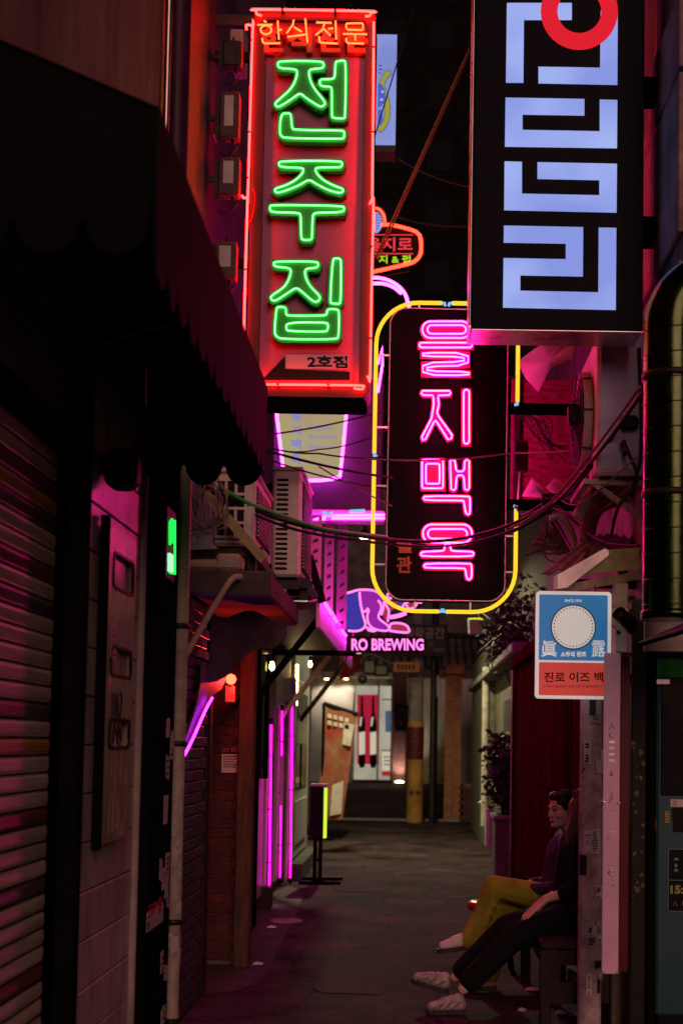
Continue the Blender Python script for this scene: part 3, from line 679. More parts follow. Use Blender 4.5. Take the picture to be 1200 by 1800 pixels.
# border tubes
BT = [[(330,92),(308,84),(308,70),(322,64),(790,72),(803,80),(800,92),(780,94)],
      [(258,152),(262,136),(276,132),(286,142),(284,170),(264,860),(262,884),(246,886),(236,876)],
      [(262,900),(256,1100),(243,1560),(240,1625)],
      [(818,118),(816,400),(811,880)], [(800,915),(808,900),(816,912),(808,1300),(802,1660),(796,1672),(790,1664)],
      [(275,1700),(600,1703),(760,1706),(772,1714),(765,1722),(730,1718)]]
BT = [[(x+(6 if x < 300 and y > 140 else 0), y) for x, y in P] for P in BT]
for P in BT: part('border_tube', MB().tube(q3(spline([Vector(p) for p in P], 5), z2, -.062), .0072, 7), 'neon_orange', s1)
k = MB()
for x, y in ((284,200),(276,600),(268,800),(258,1200),(250,1500),(817,230),(814,600),(808,1100),(805,1500),(420,66),(650,70),(400,1701),(620,1703)):
    p = z2(x, y); k.box((p.x-.008, Y1-.07, p.z-.006), (p.x+.008, Y1-.03, p.z+.006))
part('tube_clip', k, 'black', s1, kind='stuff')
# lower corner: white plate 2호점 and black arrow
part('arrow', MB().plate(q3([(328,1672),(428,1568),(428,1625),(712,1636),(712,1672)], z2, -.012), .005), 'black', s1)
part('plate', MB().plate(q3([(430,1560),(706,1560),(706,1622),(430,1622)], z2, -.009), .003), K.setdefault('paleplate', mat('pale_plate', (.42, .4, .5), .5, 0, .1, 4, .02)), s1)
a, b, c = z2(525, 1618), z2(702, 1620), z2(525, 1564)
part('lettering', text_on(MB(), '2호점', a+Vector((0, -.0092, 0)), b-a, c-a, (0, -.002, 0), .03), 'black', s1)
part('bottom_tray', MB().bbox((SX0+.02, Y1+.01, SZ0-.05), (SX1-.02, Y1+.23, SZ0-.004), .01), 'black_steel', s1)
for z in (SZ1-.25, SZ0+.9, SZ0+.15): part('wall_bracket', MB().beam((XL-.1, Y1+.12, z), (SX0+.01, Y1+.12, z), .05, .05), 'black_steel', s1)
k = MB()
for P in ([(330,95),(300,130),(290,150),(285,210)], [(290,840),(300,880),(290,960),(275,990)], [(375,235),(390,260),(375,290),(340,288)], [(720,1600),(735,1650),(725,1690)]):
    k.tube(q3(spline([Vector(p) for p in P], 5), z2, -.045), .003, 5)
part('lead_wire', k, 'redink', s1, kind='stuff')
# transformers hanging beside the sign
K['trafo'] = mat('transformer_grey', (.12, .05, .055), .5, 0, .2, 6, .05, dirt=.4)
for i, (px, py, wd, ht, lab) in enumerate(((408, 92, 34, 44, 'round topped neon transformer beside the top of the red sign'), (403, 200, 36, 80, 'second neon transformer from the top beside the red sign'), (402, 308, 38, 66, 'third neon transformer from the top beside the red sign'), (396, 456, 40, 64, 'lowest neon transformer beside the red sign, cables dangling'))):
    yt = 8.35; a, b = W(px-wd/2, py+ht/2, yt), W(px+wd/2, py-ht/2, yt)
    t = thing('neon_transformer', lab, 'transformer', (a.x, yt, a.z), 'neon transformers beside the red sign')
    part('case', MB().bbox(a, (b.x, yt+.1, b.z), .008), 'trafo' if i else 'dark_steel', t)
    part('mounting_plate', MB().box((a.x-.03, yt+.04, a.z+.01), (a.x, yt+.1, b.z-.01)), 'dark_steel', t)
    if i: part('rating_label', MB().box((a.x+.03, yt-.003, a.z+.07), (b.x-.035, yt-.001, b.z-.03)), 'white', t)
    part('insulator', MB().lathe(((a.x+b.x)/2, yt+.05, b.z), [(.012, 0), (.008, .03), (.004, .05)], 8).lathe(((a.x+b.x)/2+.02, yt+.05, a.z-.03), [(.006, 0), (.012, .03)], 8), 'black', t)
    part('lead', MB().tube(spline([(a.x+.03, yt+.05, a.z), (a.x, yt+.03, a.z-.08), (a.x+.06, yt+.02, a.z-.12), (b.x-.01, yt+.05, a.z-.04)], 6), .0045, 5), 'rubber', t)
    part('hanger', MB().beam((a.x-.02, yt+.07, (a.z+b.z)/2), (XL-.1, yt+.07, (a.z+b.z)/2), .03, .03), 'dark_steel', t)
# ------------------------------------------------------------------ upper left wall fittings
solo('vent_pipe', 'fat vertical pipe on the upper left wall beside the red sign', 'pipe', MB().tube([(XL+.03, 6.62, 2.9), (XL+.03, 6.62, 8)], .062, 14), 'darkpipe')
solo('corner_conduit', 'thin steel conduit on the upper left wall corner', 'pipe', MB().tube([(XL+.022, 6.39, 3.4), (XL+.022, 6.39, 8)], .016, 8), 'steel')
a, b = W(342, 106, 9.3), W(428, 30, 9.3)
x_ = thing('meter_box', 'beige cabinet high on the left wall behind the transformers', 'cabinet', (a.x, 9.3, a.z))
part('body', MB().bbox(a, (b.x, 9.58, b.z), .012), 'cream', x_); part('lid', MB().bbox((a.x+.2, 9.285, a.z+.03), (b.x-.02, 9.3, b.z-.1), .005), 'cream', x_)
solo('beige_strut', 'slanted beige strut high on the left wall', 'strut', MB().beam(W(332, 275, 8.9), W(398, 222, 8.6), .07, .05), 'cream')
solo('roof_beam', 'dark steel beam above the red sign fixed to the left wall', 'beam', MB().beam((XL-.1, 8.62, 6.2), (-.55, 8.62, 6.18), .05, .07), 'dark_steel')

# ================================================================== SIGN 2: black sign with pink letters in a yellow ring
Y2 = 9.5
K['signblack'] = mat('sign_black', (.006, .0045, .004), .5, 0, .2, 4, .04, spec=.06)
K['goldprint'] = mat('gold_lettering', (.5, .27, .05), .5, 0, .15, 9, 0)
K['pinkplate'] = mat('letter_pink', (.22, .01, .04), .45, 0, .12, 6, .03)
s2 = thing('neon_sign', 'black rounded neon sign with pink letters 을지맥옥 in a yellow ring', 'neon sign', W(785, 1055, Y2), 'vertical neon signs over the alley')
z3 = Zm(620, 500, 3.0, Y2)
a, b = z3(172, 1662), z3(818, 135)
PX0, PX1, PZ0, PZ1 = a.x, b.x, a.z, b.z
part('panel', MB().plate(rrect(PX0, PZ0, PX1, PZ1, .12, Y2, 7), .16), 'signblack', s2)
part('edge_trim', MB().tube(rrect(PX0, PZ0, PX1, PZ1, .12, Y2-.004, 7), .005, 6, True), 'brushed', s2)
def st2(x0, y0, x1, y1): return [(p[0], p[1]) for p in stadium(x0, y0, x1, y1)]
T2 = [st2(365,203,616,290), st2(392,223,594,268), st2(350,315,626,340), stroke_outline([(366,377),(596,379),(596,425),(378,430),(378,475),(612,477)], 10),
      [(365,568),(508,568),(514,579),(508,590),(450,592),(448,604),(452,640),(442,682),(452,704),(521,800),(518,818),(500,824),(442,732),(434,724),(426,732),(382,822),(366,826),(364,808),(414,712),(425,640),(424,604),(420,592),(368,590),(360,580)],
      st2(582,562,611,846)]+[stadium(364,930,474,1080,8,2)]+[stadium(384,951,456,1056,8,2)]+[
      [(512,936),(522,930),(536,936),(542,982),(552,992),(576,991),(585,982),(588,938),(598,930),(611,936),(611,1080),(602,1090),(588,1084),(583,1022),(575,1012),(553,1012),(545,1022),(540,1082),(530,1090),(516,1084)],
      [(378,1121),(608,1121),(616,1130),(616,1210),(606,1218),(592,1210),(584,1148),(576,1144),(380,1143),(370,1132)],
      st2(368,1270,626,1366), st2(394,1294,600,1344), [(484,1370),(512,1370),(514,1402),(522,1410),(628,1412),(636,1424),(628,1438),(364,1438),(356,1426),(364,1413),(472,1410),(482,1402)],
      [(382,1475),(615,1475),(625,1484),(624,1550),(614,1560),(598,1554),(592,1508),(584,1499),(382,1499),(373,1488)]]
PL = [st2(352,192,630,302), [(340,304),(636,304),(636,350),(340,350)], stroke_outline([(354,377),(596,379),(596,425),(378,430),(378,475),(622,477)], 20),
      offset(T2[4], 11), [(570,550),(622,550),(622,858),(570,858)], [(354,918),(486,918),(486,1092),(354,1092)], offset(T2[8], 11), offset(T2[9], 10), st2(356,1258,638,1378), offset(T2[12], 9), offset(T2[13], 10)]
CXS = (PX0+PX1)/2
def back(mb):       # the same lettering, assumed on the sign's unseen other face, turned about its middle
    m = MB(); m.f, m.sm = mb.f, mb.sm; m.v = [Vector((2*CXS-p.x, 2*(Y2+.08)-p.y, p.z)) for p in mb.v]; return m
for P in PL:
    mb = MB().plate(q3(P, z3, -.022), .018); part('letter_plate', mb, 'pinkplate', s2); 
for P in T2:
    P2 = [Vector(p) for p in P]
    if len(P) < 20: P2 = chaikin(P2, 1)
    mb = MB().tube(q3(P2, z3, -.036), .005, 7, True); part('tube', mb, 'neon_pink', s2)
mbb = MB()
for P in T2:
    t = back(MB().tube(q3([Vector(p) for p in P], z3, -.036), .0078, 5, True)); mbb.add(t.v, t.f, True)
part('assumed_rear_tube', mbb, 'neon_pink', s2, kind='stuff')  # unseen rear tubes, assumed, to throw pink light behind the sign
for ch, y0, y1 in (('별', 1350, 1416), ('관', 1436, 1522)):
    a, b, c = z3(230, y1, -.004), z3(310, y1, -.004), z3(230, y0, -.004); part('gold_letter', text_on(MB(), ch, a, b-a, c-a, (0, -.003, 0), .03), 'goldprint', s2)
# yellow ring of six tubes
RX0, RX1, RZ0, RZ1 = z3(112, 900).x, z3(864, 900).x, z3(500, 1724).z, z3(500, 94).z; RC = .30
full = stadium(RX0, RZ0, RX1, RZ1, RC, 10)
cx_ = (RX0+RX1)/2-.01; yr = Y2+.02; zm = z3(120, 905).z
def ringpath(f): return [(p[0], yr, p[1]) for p in f]
q = lambda i: full[i*11:(i+1)*11]          # 0 upper right, 1 upper left, 2 lower left, 3 lower right
segs = [[(cx_-.03, RZ1)]+q(1)+[(RX0, zm+.025)], [(RX0, zm-.025)]+q(2)+[(cx_-.02, RZ0)], [(cx_+.03, RZ0)]+q(3)+[(RX1, z3(860, 1182).z)],
        [(RX1, z3(858, 615).z)]+q(0)+[(cx_+.04, RZ1)]]
for sg in segs:
    part('ring_tube', MB().tube(ringpath(sg), .0145, 10), 'neon_yellow', s2)
k = MB()
for (x, z), (dx, dz) in (((cx_-.03, RZ1), (1, 0)), ((cx_+.04, RZ1), (-1, 0)), ((RX0, zm+.025), (0, -1)), ((RX0, zm-.025), (0, 1)), ((cx_-.02, RZ0), (1, 0)), ((cx_+.03, RZ0), (-1, 0)), ((RX1, z3(860, 1182).z), (0, 1)), ((RX1, z3(858, 615).z), (0, -1))):
    ix = -1 if x > CXS+.3 else 1 if x < CXS-.3 else 0; iz = (-1 if z > (PZ0+PZ1)/2 else 1) if ix == 0 else 0
    k.tube([(x, yr, z), (x+dx*.018, yr, z+dz*.018), (x+dx*.022+ix*.02, yr, z+dz*.022+iz*.02)], .011, 8)
part('electrode', k, 'neon_blue_end', s2)
k = MB()
for zz in (370, 750, 1060, 1475): p = z3(170, zz); k.beam((RX0, yr, p.z), (PX0+.02, yr, p.z), .012, .012)
for zz in (485, 1325, 1515): p = z3(820, zz); k.beam((RX1, yr, p.z), (PX1-.02, yr, p.z), .012, .012)
for xx in (350, 640): p = z3(xx, 100); k.beam((p.x, yr, RZ1), (p.x, yr, PZ1-.02), .012, .012); k.beam((p.x, yr, RZ0), (p.x, yr, PZ0+.02), .012, .012)
part('stand_off', k, 'brushed', s2, kind='stuff')
zb1, zb2 = z3(800, 640).z, z3(800, 1150).z
for zb in (zb1, zb2): part('support_arm', MB().bbox((PX1-.05, Y2+.05, zb-.035), (1.35, Y2+.12, zb+.035), .006), 'black_steel', s2)

# ================================================================== SIGN 3: backlit blue sign with red ring
Y3 = 7.5
s3 = thing('light_sign', 'large black sign with backlit pale blue block letters and red ring', 'sign', W(980, 590, Y3))
z4 = Zm(780, 0, 2.857, Y3)
a, b = z4(140, 1650), z4(1016, 0); BX0, BX1, BZ0 = a.x-.004, b.x-.01, a.z; BZ1 = W(980, -190, Y3).z
K['bluelit'] = emit_panel('backlit_blue', (.38, .47, .9), 1.0, (.25, .31, .76), 1.7)
K['redlit'] = emit('backlit_red', (.75, .015, .03), 1.0)
K['bluesign'] = mat('sign_blue_black', (.005, .006, .01), .5, 0, .2, 4, .02, spec=.05)
part('case', MB().bbox((BX0, Y3, BZ0), (BX1, Y3+.3, BZ1), .006), 'bluesign', s3)
part('bottom_plate', MB().box((BX0+.004, Y3+.004, BZ0-.004), (BX1-.004, Y3+.296, BZ0-.001)), 'brushed', s3)
part('side_trim', MB().bbox((BX0-.014, Y3-.01, BZ0-.006), (BX0-.001, Y3+.3, BZ1), .003), 'brushed', s3)
L3 = [[(315,18),(640,18),(640,102),(400,102),(397,417),(310,417)], [(785,60),(870,60),(868,428),(473,420),(473,338),(782,343)],
      [(308,493),(703,500),(703,582),(393,577),(393,655),(780,662),(780,503),(868,505),(866,746),(305,738)],
      [(303,813),(390,815),(390,975),(778,983),(778,906),(468,900),(468,817),(866,825),(864,1069),(301,1057)],
      [(300,1135),(697,1143),(695,1390),(382,1384),(382,1462),(773,1470),(775,1145),(863,1147),(860,1558),(295,1546),(298,1298),(610,1304),(610,1225),(299,1220)]]
for P in L3: part('letter', MB().plate(q3(P, z4, -.008), .006), 'bluelit', s3)
cr3 = [(677+193*math.cos(t/40*2*math.pi), 63+193*math.sin(t/40*2*math.pi)) for t in range(40)]; ci3 = [(677+110*math.cos(t/32*2*math.pi), 63+110*math.sin(t/32*2*math.pi)) for t in range(32)]
part('red_ring', MB().plate(q3(cr3, z4, -.016), .006, [q3(ci3, z4, -.016)]), 'redlit', s3)
zz1, zz2 = W(1160, 158, 7.6).z, W(1160, 405, 7.6).z
part('support_beam', MB().bbox((BX1-.02, 7.58, zz1-.07), (1.4, 7.7, zz1+.07), .006), 'black_steel', s3)
part('support_beam', MB().bbox((BX1-.02, 7.58, zz2-.075), (1.4, 7.7, zz2+.075), .006), 'black_steel', s3)
part('pole_trim', MB().tube([(BX0-.01, Y3-.02, BZ0+.02), (BX0-.01, Y3-.02, BZ1)], .007, 6), 'steel', s3)

# ================================================================== smaller signs beyond
K['litboard'] = emit_panel('backlit_white_blue', (.36, .42, .86), .85, (.24, .3, .72), 1.6)
K['yellowprint'] = emit('backlit_yellow', (.42, .4, .06), .8); K['blueprint'] = emit('backlit_blue_print', (.1, .14, .62), .8)
K['whiteprint'] = emit('backlit_white_print', (.5, .56, .9), 1.0); K['outline'] = emit('backlit_dark_print', (.02, .025, .06), 1.0)
Y4 = 12.0; zs = Zm(640, 40, 7.5, Y4)
a, b = zs(40, 1610), zs(432, 160)
s4 = thing('light_box', 'pale blue light box with a curved yellow shape behind the red sign', 'sign', (a.x, Y4, a.z))
part('case', MB().bbox((a.x-.02, Y4, a.z-.07), (b.x+.01, Y4+.2, b.z+.015), .008), 'dark_steel', s4)
part('lit_face', MB().box((a.x, Y4-.004, a.z), (b.x, Y4-.001, b.z)), 'litboard', s4)
cc = [(345,660),(300,680),(250,760),(232,830),(262,920),(300,1060),(305,1190),(290,1290),(240,1380),(190,1420)]
cv = spline([Vector(p) for p in cc], 5)
def ribbon(P, w0, w1): return stroke_outline([tuple(p) for p in P], (w0+w1)/2)
part('yellow_outline', MB().plate(q3(offset(ribbon(cv, 32, 32), 7), zs, -.0052), .001), 'outline', s4)
part('yellow_curve', MB().plate(q3(ribbon(cv, 32, 32), zs, -.007), .0015), 'yellowprint', s4)
part('blue_shape', MB().plate(q3([(180,810),(225,810),(270,880),(285,980),(265,1060),(215,1110),(180,1120)], zs, -.0085), .001), 'blueprint', s4)
k = MB()
for cx, cyy in ((240, 915), (228, 1020)):
    k.plate(q3([(cx+(26 if t % 2 == 0 else 11)*math.sin(t*math.pi/5), cyy-(26 if t % 2 == 0 else 11)*math.cos(t*math.pi/5)) for t in range(10)], zs, -.0098), .001)
part('star', k, 'whiteprint', s4)
part('blue_shape', MB().plate(q3([(180,1150),(235,1160),(245,1280),(225,1340),(180,1360)], zs, -.0085), .001), 'blueprint', s4)
k = MB()
for P in ([(190,560),(240,572),(190,580)], [(190,605),(275,635),(190,622)], [(190,650),(235,690),(190,668)]): k.plate(q3(P, zs, -.0075), .001)
part('dark_spikes', k, 'outline', s4)
part('bracket', MB().beam((a.x-.02, Y4+.1, a.z+.3), (-1.4, Y4+.1, a.z+.3), .05, .05).beam((a.x-.02, Y4+.1, b.z-.3), (-1.4, Y4+.1, b.z-.3), .05, .05), 'black_steel', s4)

Y5 = 14.0; zt = Zm(620, 340, 7.5, Y5)
s5 = thing('neon_sign', 'small red outlined pointed sign reading 을지로 with green words', 'neon sign', zt(500, 1000), None)
outl = [(60,430),(410,425),(530,430),(780,495),(850,530),(895,590),(900,780),(870,860),(800,920),(700,950),(300,1040),(60,1090)]
part('board', MB().plate(q3(offset(outl, -12), zt, 0), .12), 'signblack', s5)
part('border_tube', MB().tube(q3(chaikin([Vector(p) for p in outl], 2), zt, -.03), .018, 8, True), 'neon_red', s5)
K['litred'] = emit('backlit_red_word', (.85, .045, .06), 1); K['litgreen'] = emit('backlit_green_word', (.4, .75, .02), 1)
def ztext(mb, body, x0, y0, x1, y1, zf, thick=.004, bold=.02, dy=-.002):
    a, b, c = zf(x0, y1, dy), zf(x1, y1, dy), zf(x0, y0, dy); return text_on(mb, body, a, b-a, c-a, (0, -thick, 0), bold)
part('lettering', ztext(MB(), '을지로', 170, 580, 785, 765, zt), 'litred', s5)
part('rule', MB().plate(q3([(150,540),(795,542),(795,556),(150,554)], zt, -.006), .004).plate(q3([(150,786),(795,790),(795,804),(150,800)], zt, -.006), .004), 'litred', s5)
part('lettering', ztext(MB(), '지 & 펍', 340, 815, 760, 925, zt), 'litgreen', s5)
ball = [(300+85*math.cos(t/24*2*math.pi), 395+130*math.sin(t/24*2*math.pi)) for t in range(24)]
part('medallion', MB().plate(q3(ball, zt, -.05), .06), 'litboard', s5)
part('medallion_tube', MB().tube(q3([(300+120*math.cos(a_), 395-175*math.sin(a_)) for a_ in [R(x) for x in range(-5, 100, 10)]], zt, -.05), .014, 8), 'neon_red', s5)
k = MB()
for i in range(7): k.tube(q3([(300, 270+i*38), (330+10*(i % 2), 262+i*38), (375-abs(i-3)*9, 275+i*36)], zt, -.052), .004, 4)
part('medallion_print', k, 'outline', s5)
a = zt(40, 750); part('bracket', MB().beam((a.x, Y5+.06, a.z), (-1.4, Y5+.06, a.z), .06, .06), 'black_steel', s5)
part('lower_wire', MB().tube(q3([(400,1108),(745,1040)], zt, -.02), .006, 5), 'dark_steel', s5)

# bar sign: dark board with the lit beer glass, pink arcs above and double pink tube below
Y6 = 11.2; zu = Zm(450, 680, 4.8, Y6)
K['boardpurple'] = mat('sign_board_grey', (.06, .055, .08), .55, 0, .15, 3, .04, dirt=.2)
K['cuplit'] = emit_panel('lit_beer_glass', (.47, .47, .20), .8, (.52, .36, .22), 1.6)
K['cupprint'] = emit('lit_violet_print', (.3, .28, .62), .85)
s6 = thing('bar_sign', 'dark board sign with a lit beer glass outlined in pink', 'sign', zu(600, 1000))
a, b = zu(130, 1035), zu(1075, -120)
part('board', MB().bbox((a.x, Y6, a.z), (b.x, Y6+.18, b.z), .01), 'boardpurple', s6)
cup = [(160,-120),(780,-120),(770,170),(715,770),(600,800),(370,808),(262,800),(228,640),(175,190)]
part('glass_panel', MB().plate(q3(cup, zu, -.06), .058), 'cuplit', s6)
part('edge_tube', MB().tube(q3([(150,-120),(172,180),(228,650),(250,790)], zu, -.075), .012, 8), 'neon_lilac', s6)
part('edge_tube', MB().tube(q3([(786,-120),(772,180),(742,500),(712,770)], zu, -.075), .012, 8), 'neon_lilac', s6)
part('edge_tube', MB().tube(q3([(712,772),(640,796),(540,806),(370,808)], zu, -.075), .012, 8), 'neon_lilac', s6)
k = MB()
for ch, y0, y1 in (('을', 200, 300), ('지', 340, 425), ('맥', 455, 540), ('옥', 575, 670)): ztext(k, ch, 302, y0, 388, y1, zu, .002, .05, -.0605)
ztext(k, 'Euljiro', 448, 335, 640, 390, zu, .002, .02, -.0605); ztext(k, 'Brewing', 448, 418, 690, 465, zu, .002, .02, -.0605); ztext(k, 'Since', 448, 500, 655, 540, zu, .002, .02, -.0605)
part('lettering', k, 'cupprint', s6, kind='stuff')
part('base_tube', MB().tube(q3([(415,1100),(590,1104)], zu, -.06), .010, 8).tube(q3([(640,1096),(1085,1090)], zu, -.06), .010, 8).tube(q3([(640,1120),(1085,1118)], zu, -.06), .010, 8).tube(q3([(415,1122),(590,1126)], zu, -.06), .010, 8), 'neon_lilac', s6)
part('electrode', MB().tube(q3([(565,1068),(600,1075),(600,1105)], zu, -.06), .009, 6).tube(q3([(650,1068),(625,1075),(622,1105)], zu, -.06), .009, 6).tube(q3([(790,1060),(920,1055)], zu, -.06), .014, 6), 'neon_blue_end', s6)
part('tube_tray', MB().bbox((zu(412, 1130).x, Y6-.04, zu(0, 1130).z), (zu(1085, 1020).x, Y6+.12, zu(0, 1030).z), .01), 'magenta_panel', s6)
zt6 = Zm(620, 340, 7.5, Y6)
k = [[(200,1150),(300,1138),(400,1150),(500,1185),(600,1250),(680,1340),(715,1430),(740,1525)], [(200,1225),(300,1212),(420,1220),(540,1265),(640,1345)]]
for P in k: part('arc_tube', MB().tube(q3(spline([Vector(p) for p in P], 5), zt6, -.05), .013, 8), 'neon_lilac', s6)
k = MB().tube([W(664, 640, Y6), W(672, 610, Y6), W(672, 640, Y6), W(664, 690, Y6)], .01, 6)
part('loose_tube', k, 'neon_lilac', s6)
part('bracket', MB().beam((a.x, Y6+.1, a.z+.2), (-1.45, Y6+.1, a.z+.2), .06, .06).beam((a.x, Y6+.1, b.z-.2), (-1.45, Y6+.1, b.z-.2), .06, .06).tube([(zu(800, 0).x, Y6+.1, b.z-.05), (zu(800, 0).x, Y6+.1, b.z+.55)], .03, 8), 'black_steel', s6)

# elephant neon of the brewery
Y7 = 13.2; ze = Zm(580, 1000, 4.286, Y7)
K['el_blue'] = emit('acrylic_blue_lit', (.05, .035, .33), 1.0); K['el_violet'] = emit('acrylic_violet_lit', (.30, .018, .36), 1.0); K['el_red'] = emit('acrylic_red_lit', (.42, .03, .09), .9)
K['neon_soft'] = emit('neon_soft_pink', (1.5, .3, 1.0), 1.0)
s7 = thing('brewery_sign', 'pink outlined elephant neon sign over the words RO BREWING', 'neon sign', ze(400, 620))
P_el = [(120,185),(215,165),(300,165),(370,190),(410,228),(440,300),(440,370),(500,355),(570,330),(560,262),(600,300),(640,285),(665,250),(690,262),(640,320),(575,350),(530,366),(590,440),(595,462),(580,480),(440,466),(320,452),(285,412),(262,425),(240,458),(120,470)]
part('backing', MB().plate(q3(offset(P_el, 10), ze, .02), .05), 'signblack', s7)
part('blue_fill', MB().plate(q3([(120,185),(215,172),(222,260),(245,360),(262,420),(240,455),(120,466)], ze, .01), .008), 'el_blue', s7)
part('violet_fill', MB().plate(q3([(222,172),(300,168),(370,192),(400,235),(375,300),(365,350),(380,380),(432,425),(436,450),(415,466),(320,450),(285,410),(278,350),(288,320),(280,300),(250,325),(228,270)], ze, .01), .008), 'el_violet', s7)
for P in ([(410,240),(432,270),(440,320),(432,400),(400,370),(395,320)], [(447,462),(457,418),(520,412),(570,426),(592,460),(580,476)], [(450,240),(510,250),(500,290),(450,320)], [(585,260),(650,255),(630,300),(590,300)]):
    part('red_fill', MB().plate(q3(P, ze, .01), .008), 'el_red', s7)
part('blue_fill', MB().plate(q3([(470,225),(545,240),(545,300),(515,290),(510,245)], ze, .01), .008), 'el_blue', s7)
for P in ([(120,185),(160,175),(215,160),(300,160),(340,170),(375,188),(408,225)], [(222,175),(228,250),(247,345),(266,412),(258,440),(235,460),(190,470),(135,466)], [(245,322),(275,318),(282,300),(290,318),(280,352),(288,408),(330,452),(420,468),(442,448),(432,425),(375,382),(365,350),(385,300),(378,260),(360,238)],
          [(385,350),(402,290),(405,250),(425,280),(442,320),(434,400)], [(445,360),(500,350),(575,328)], [(450,372),(520,360),(575,338)], [(445,462),(458,416),(520,410),(572,426),(594,460),(580,480),(500,474),(445,466)],
          [(405,215),(425,225),(435,190),(452,192),(462,212),(448,228),(436,216)], [(540,300),(560,262),(592,250)], [(570,265),(590,300),(632,292),(660,254),(692,256)], [(270,440),(300,455),(345,462),(320,470),(280,458)]):
    part('outline_tube', MB().tube(q3(spline([Vector(p) for p in P], 4), ze, -.015), .012, 6), 'neon_soft', s7)
part('word_board', MB().plate(q3([(120,505),(715,510),(715,632),(120,628)], ze, .02), .05), 'signblack', s7)
k = MB(); ztext(k, 'RO BREWING', 160, 525, 705, 615, ze, .03, .035, .015)
part('lettering', k, 'neon_soft', s7)
p = ze(120, 400); part('bracket', MB().beam((p.x+.1, Y7+.08, p.z), (-1.4, Y7+.08, p.z), .05, .05).beam((p.x+.1, Y7+.08, p.z-.3), (-1.4, Y7+.08, p.z-.3), .05, .05), 'black_steel', s7)

# green lettered sign seen edge-on beside the drainpipe
yg = 7.12
gs = thing('green_sign', 'green lit lettering on a slim board beside the cream drainpipe', 'sign', (XL+.03, yg, 2.45))
a, b = WX(297, 1010, XL+.07), WX(312, 912, XL+.07)
part('board', MB().bbox((XL+.02, a.y-.03, a.z-.02), (XL+.06, b.y+.02, b.z+.03), .004), 'signblack', gs)
k = MB(); gz_ = lambda px, py: WX(px, py, XL+.07)
for P in ([(299,958),(299,918)], [(299,918),(302.5,912),(303.5,955)], [(307.5,1006),(307.5,914)], [(299.5,1007),(308,1008)]): k.tube([gz_(*p) for p in P], .0065, 6)
part('lettering', k, 'led_green', gs, kind='stuff')
k = MB()
for y0, y1 in ((988, 976), (1004, 993)): p0, p1 = gz_(298, y0), gz_(303.5, y1); k.box((XL+.06, p0.y, p0.z), (XL+.075, p1.y, p1.z))
part('lettering', k, emit('led_white_green', (.5, 1.1, .65)), gs, kind='stuff')

# ================================================================== LEFT FITTINGS
dp = thing('drainpipe', 'cream drainpipe with peeling bills beside the dark brick wall', 'pipe', (XL+.05, 6.98, 0))
part('tube', MB().tube([(XL+.05, 6.98, .05), (XL+.05, 6.98, 2.95)], .042, 12), 'cream', dp)
for z in (1.5, 2.1, .6): part('clamp', MB().lathe((XL+.05, 6.98, z), [(.043, 0), (.05, .004), (.05, .026), (.043, .03)], 12).box((XL-.03, 6.97, z), (XL+.02, 6.99, z+.03)), 'dark_steel', dp)
part('shoe', MB().tube([(XL+.05, 6.98, .12), (XL+.06, 6.93, .05), (XL+.14, 6.9, .03)], .045, 10), 'dark_steel', dp)
k = MB(); rs = random.Random(12)
for i in range(14):
    z = rs.uniform(.35, 1.35); a0 = rs.uniform(-2.3, -.3); r_ = .0435+.0002*i; h = rs.uniform(.04, .12)
    vs = []
    for t in range(4):
        a = a0+t*.3; vs += [(XL+.05+r_*math.cos(a), 6.98+r_*math.sin(a), z), (XL+.05+r_*math.cos(a), 6.98+r_*math.sin(a), z+h)]
    k.add(vs, [(2*t, 2*t+2, 2*t+3, 2*t+1) for t in range(3)], True)
part('torn_bill', k, 'sticker', dp, kind='stuff')
# curved red lit hood with a violet neon along its edge
hd = thing('curved_sign', 'curved red lit metal sign with a violet neon line on its edge', 'sign', (XL+.1, 7.8, 1.6))
K['hoodmetal'] = mat('hood_metal', (.12, .08, .075), .6, .0, .2, 6, .05)
HX = XL+.05
out = [(313,1333),(331,1287),(347,1237),(355,1190),(357,1166),(372,1164),(402,1171),(400,1190),(389,1212),(372,1224),(352,1263),(336,1298),(320,1331)]
ho = [WX(x, y, HX) for x, y in out]
part('hood', MB().plate(ho, (-.01, 0, 0)), 'hoodmetal', hd)
ne = [WX(x+2, y+2, HX+.03) for x, y in ((319,1331),(330,1311),(341,1288),(351,1265),(361,1243),(371,1225))]
part('neon_tube', MB().tube(spline(ne, 4), .0075, 8), 'neon_violet', hd)
part('mount', MB().box((XL-.01, ho[4].y+.05, ho[4].z-.12), (HX-.031, ho[4].y+.12, ho[4].z-.05)), 'dark_steel', hd)
# red doorway lamp on its little box
p = W(406, 1194, 8.75)
rl = thing('door_lamp', 'round red lamp on a small box in the brick doorway', 'lamp', p)
ld = bpy.data.lights.new('red_glow', 'POINT'); ld.energy = 11; ld.color = (1, .03, .03); ld.shadow_soft_size = .04; link('red_glow', ld, rl, (.05, -.03, 0))
part('globe', MB().lathe(p, [(.001, -.035), (.025, -.025), (.035, 0), (.025, .025), (.001, .035)], 12), 'lamp_red', rl)
part('box', MB().bbox((p.x-.04, 8.76, p.z-.15), (p.x+.02, 8.84, p.z-.04), .006), 'redpaint', rl)
part('bracket', MB().beam((p.x-.02, 8.84, p.z-.1), (p.x-.02, 9.44, p.z-.1), .03, .03).tube([(p.x, 8.75, p.z-.035), (p.x-.01, 8.8, p.z-.06)], .01, 6), 'dark_steel', rl)
a, b = W(389, 1358, 9.42), W(422, 1326, 9.42)
nb = thing('notice', 'pink lit paper notice on the red brick doorway', 'notice', (a.x, 9.42, a.z))
part('paper', MB().box((a.x, 9.424, a.z), (b.x, 9.427, b.z)), 'white', nb)
k = MB()
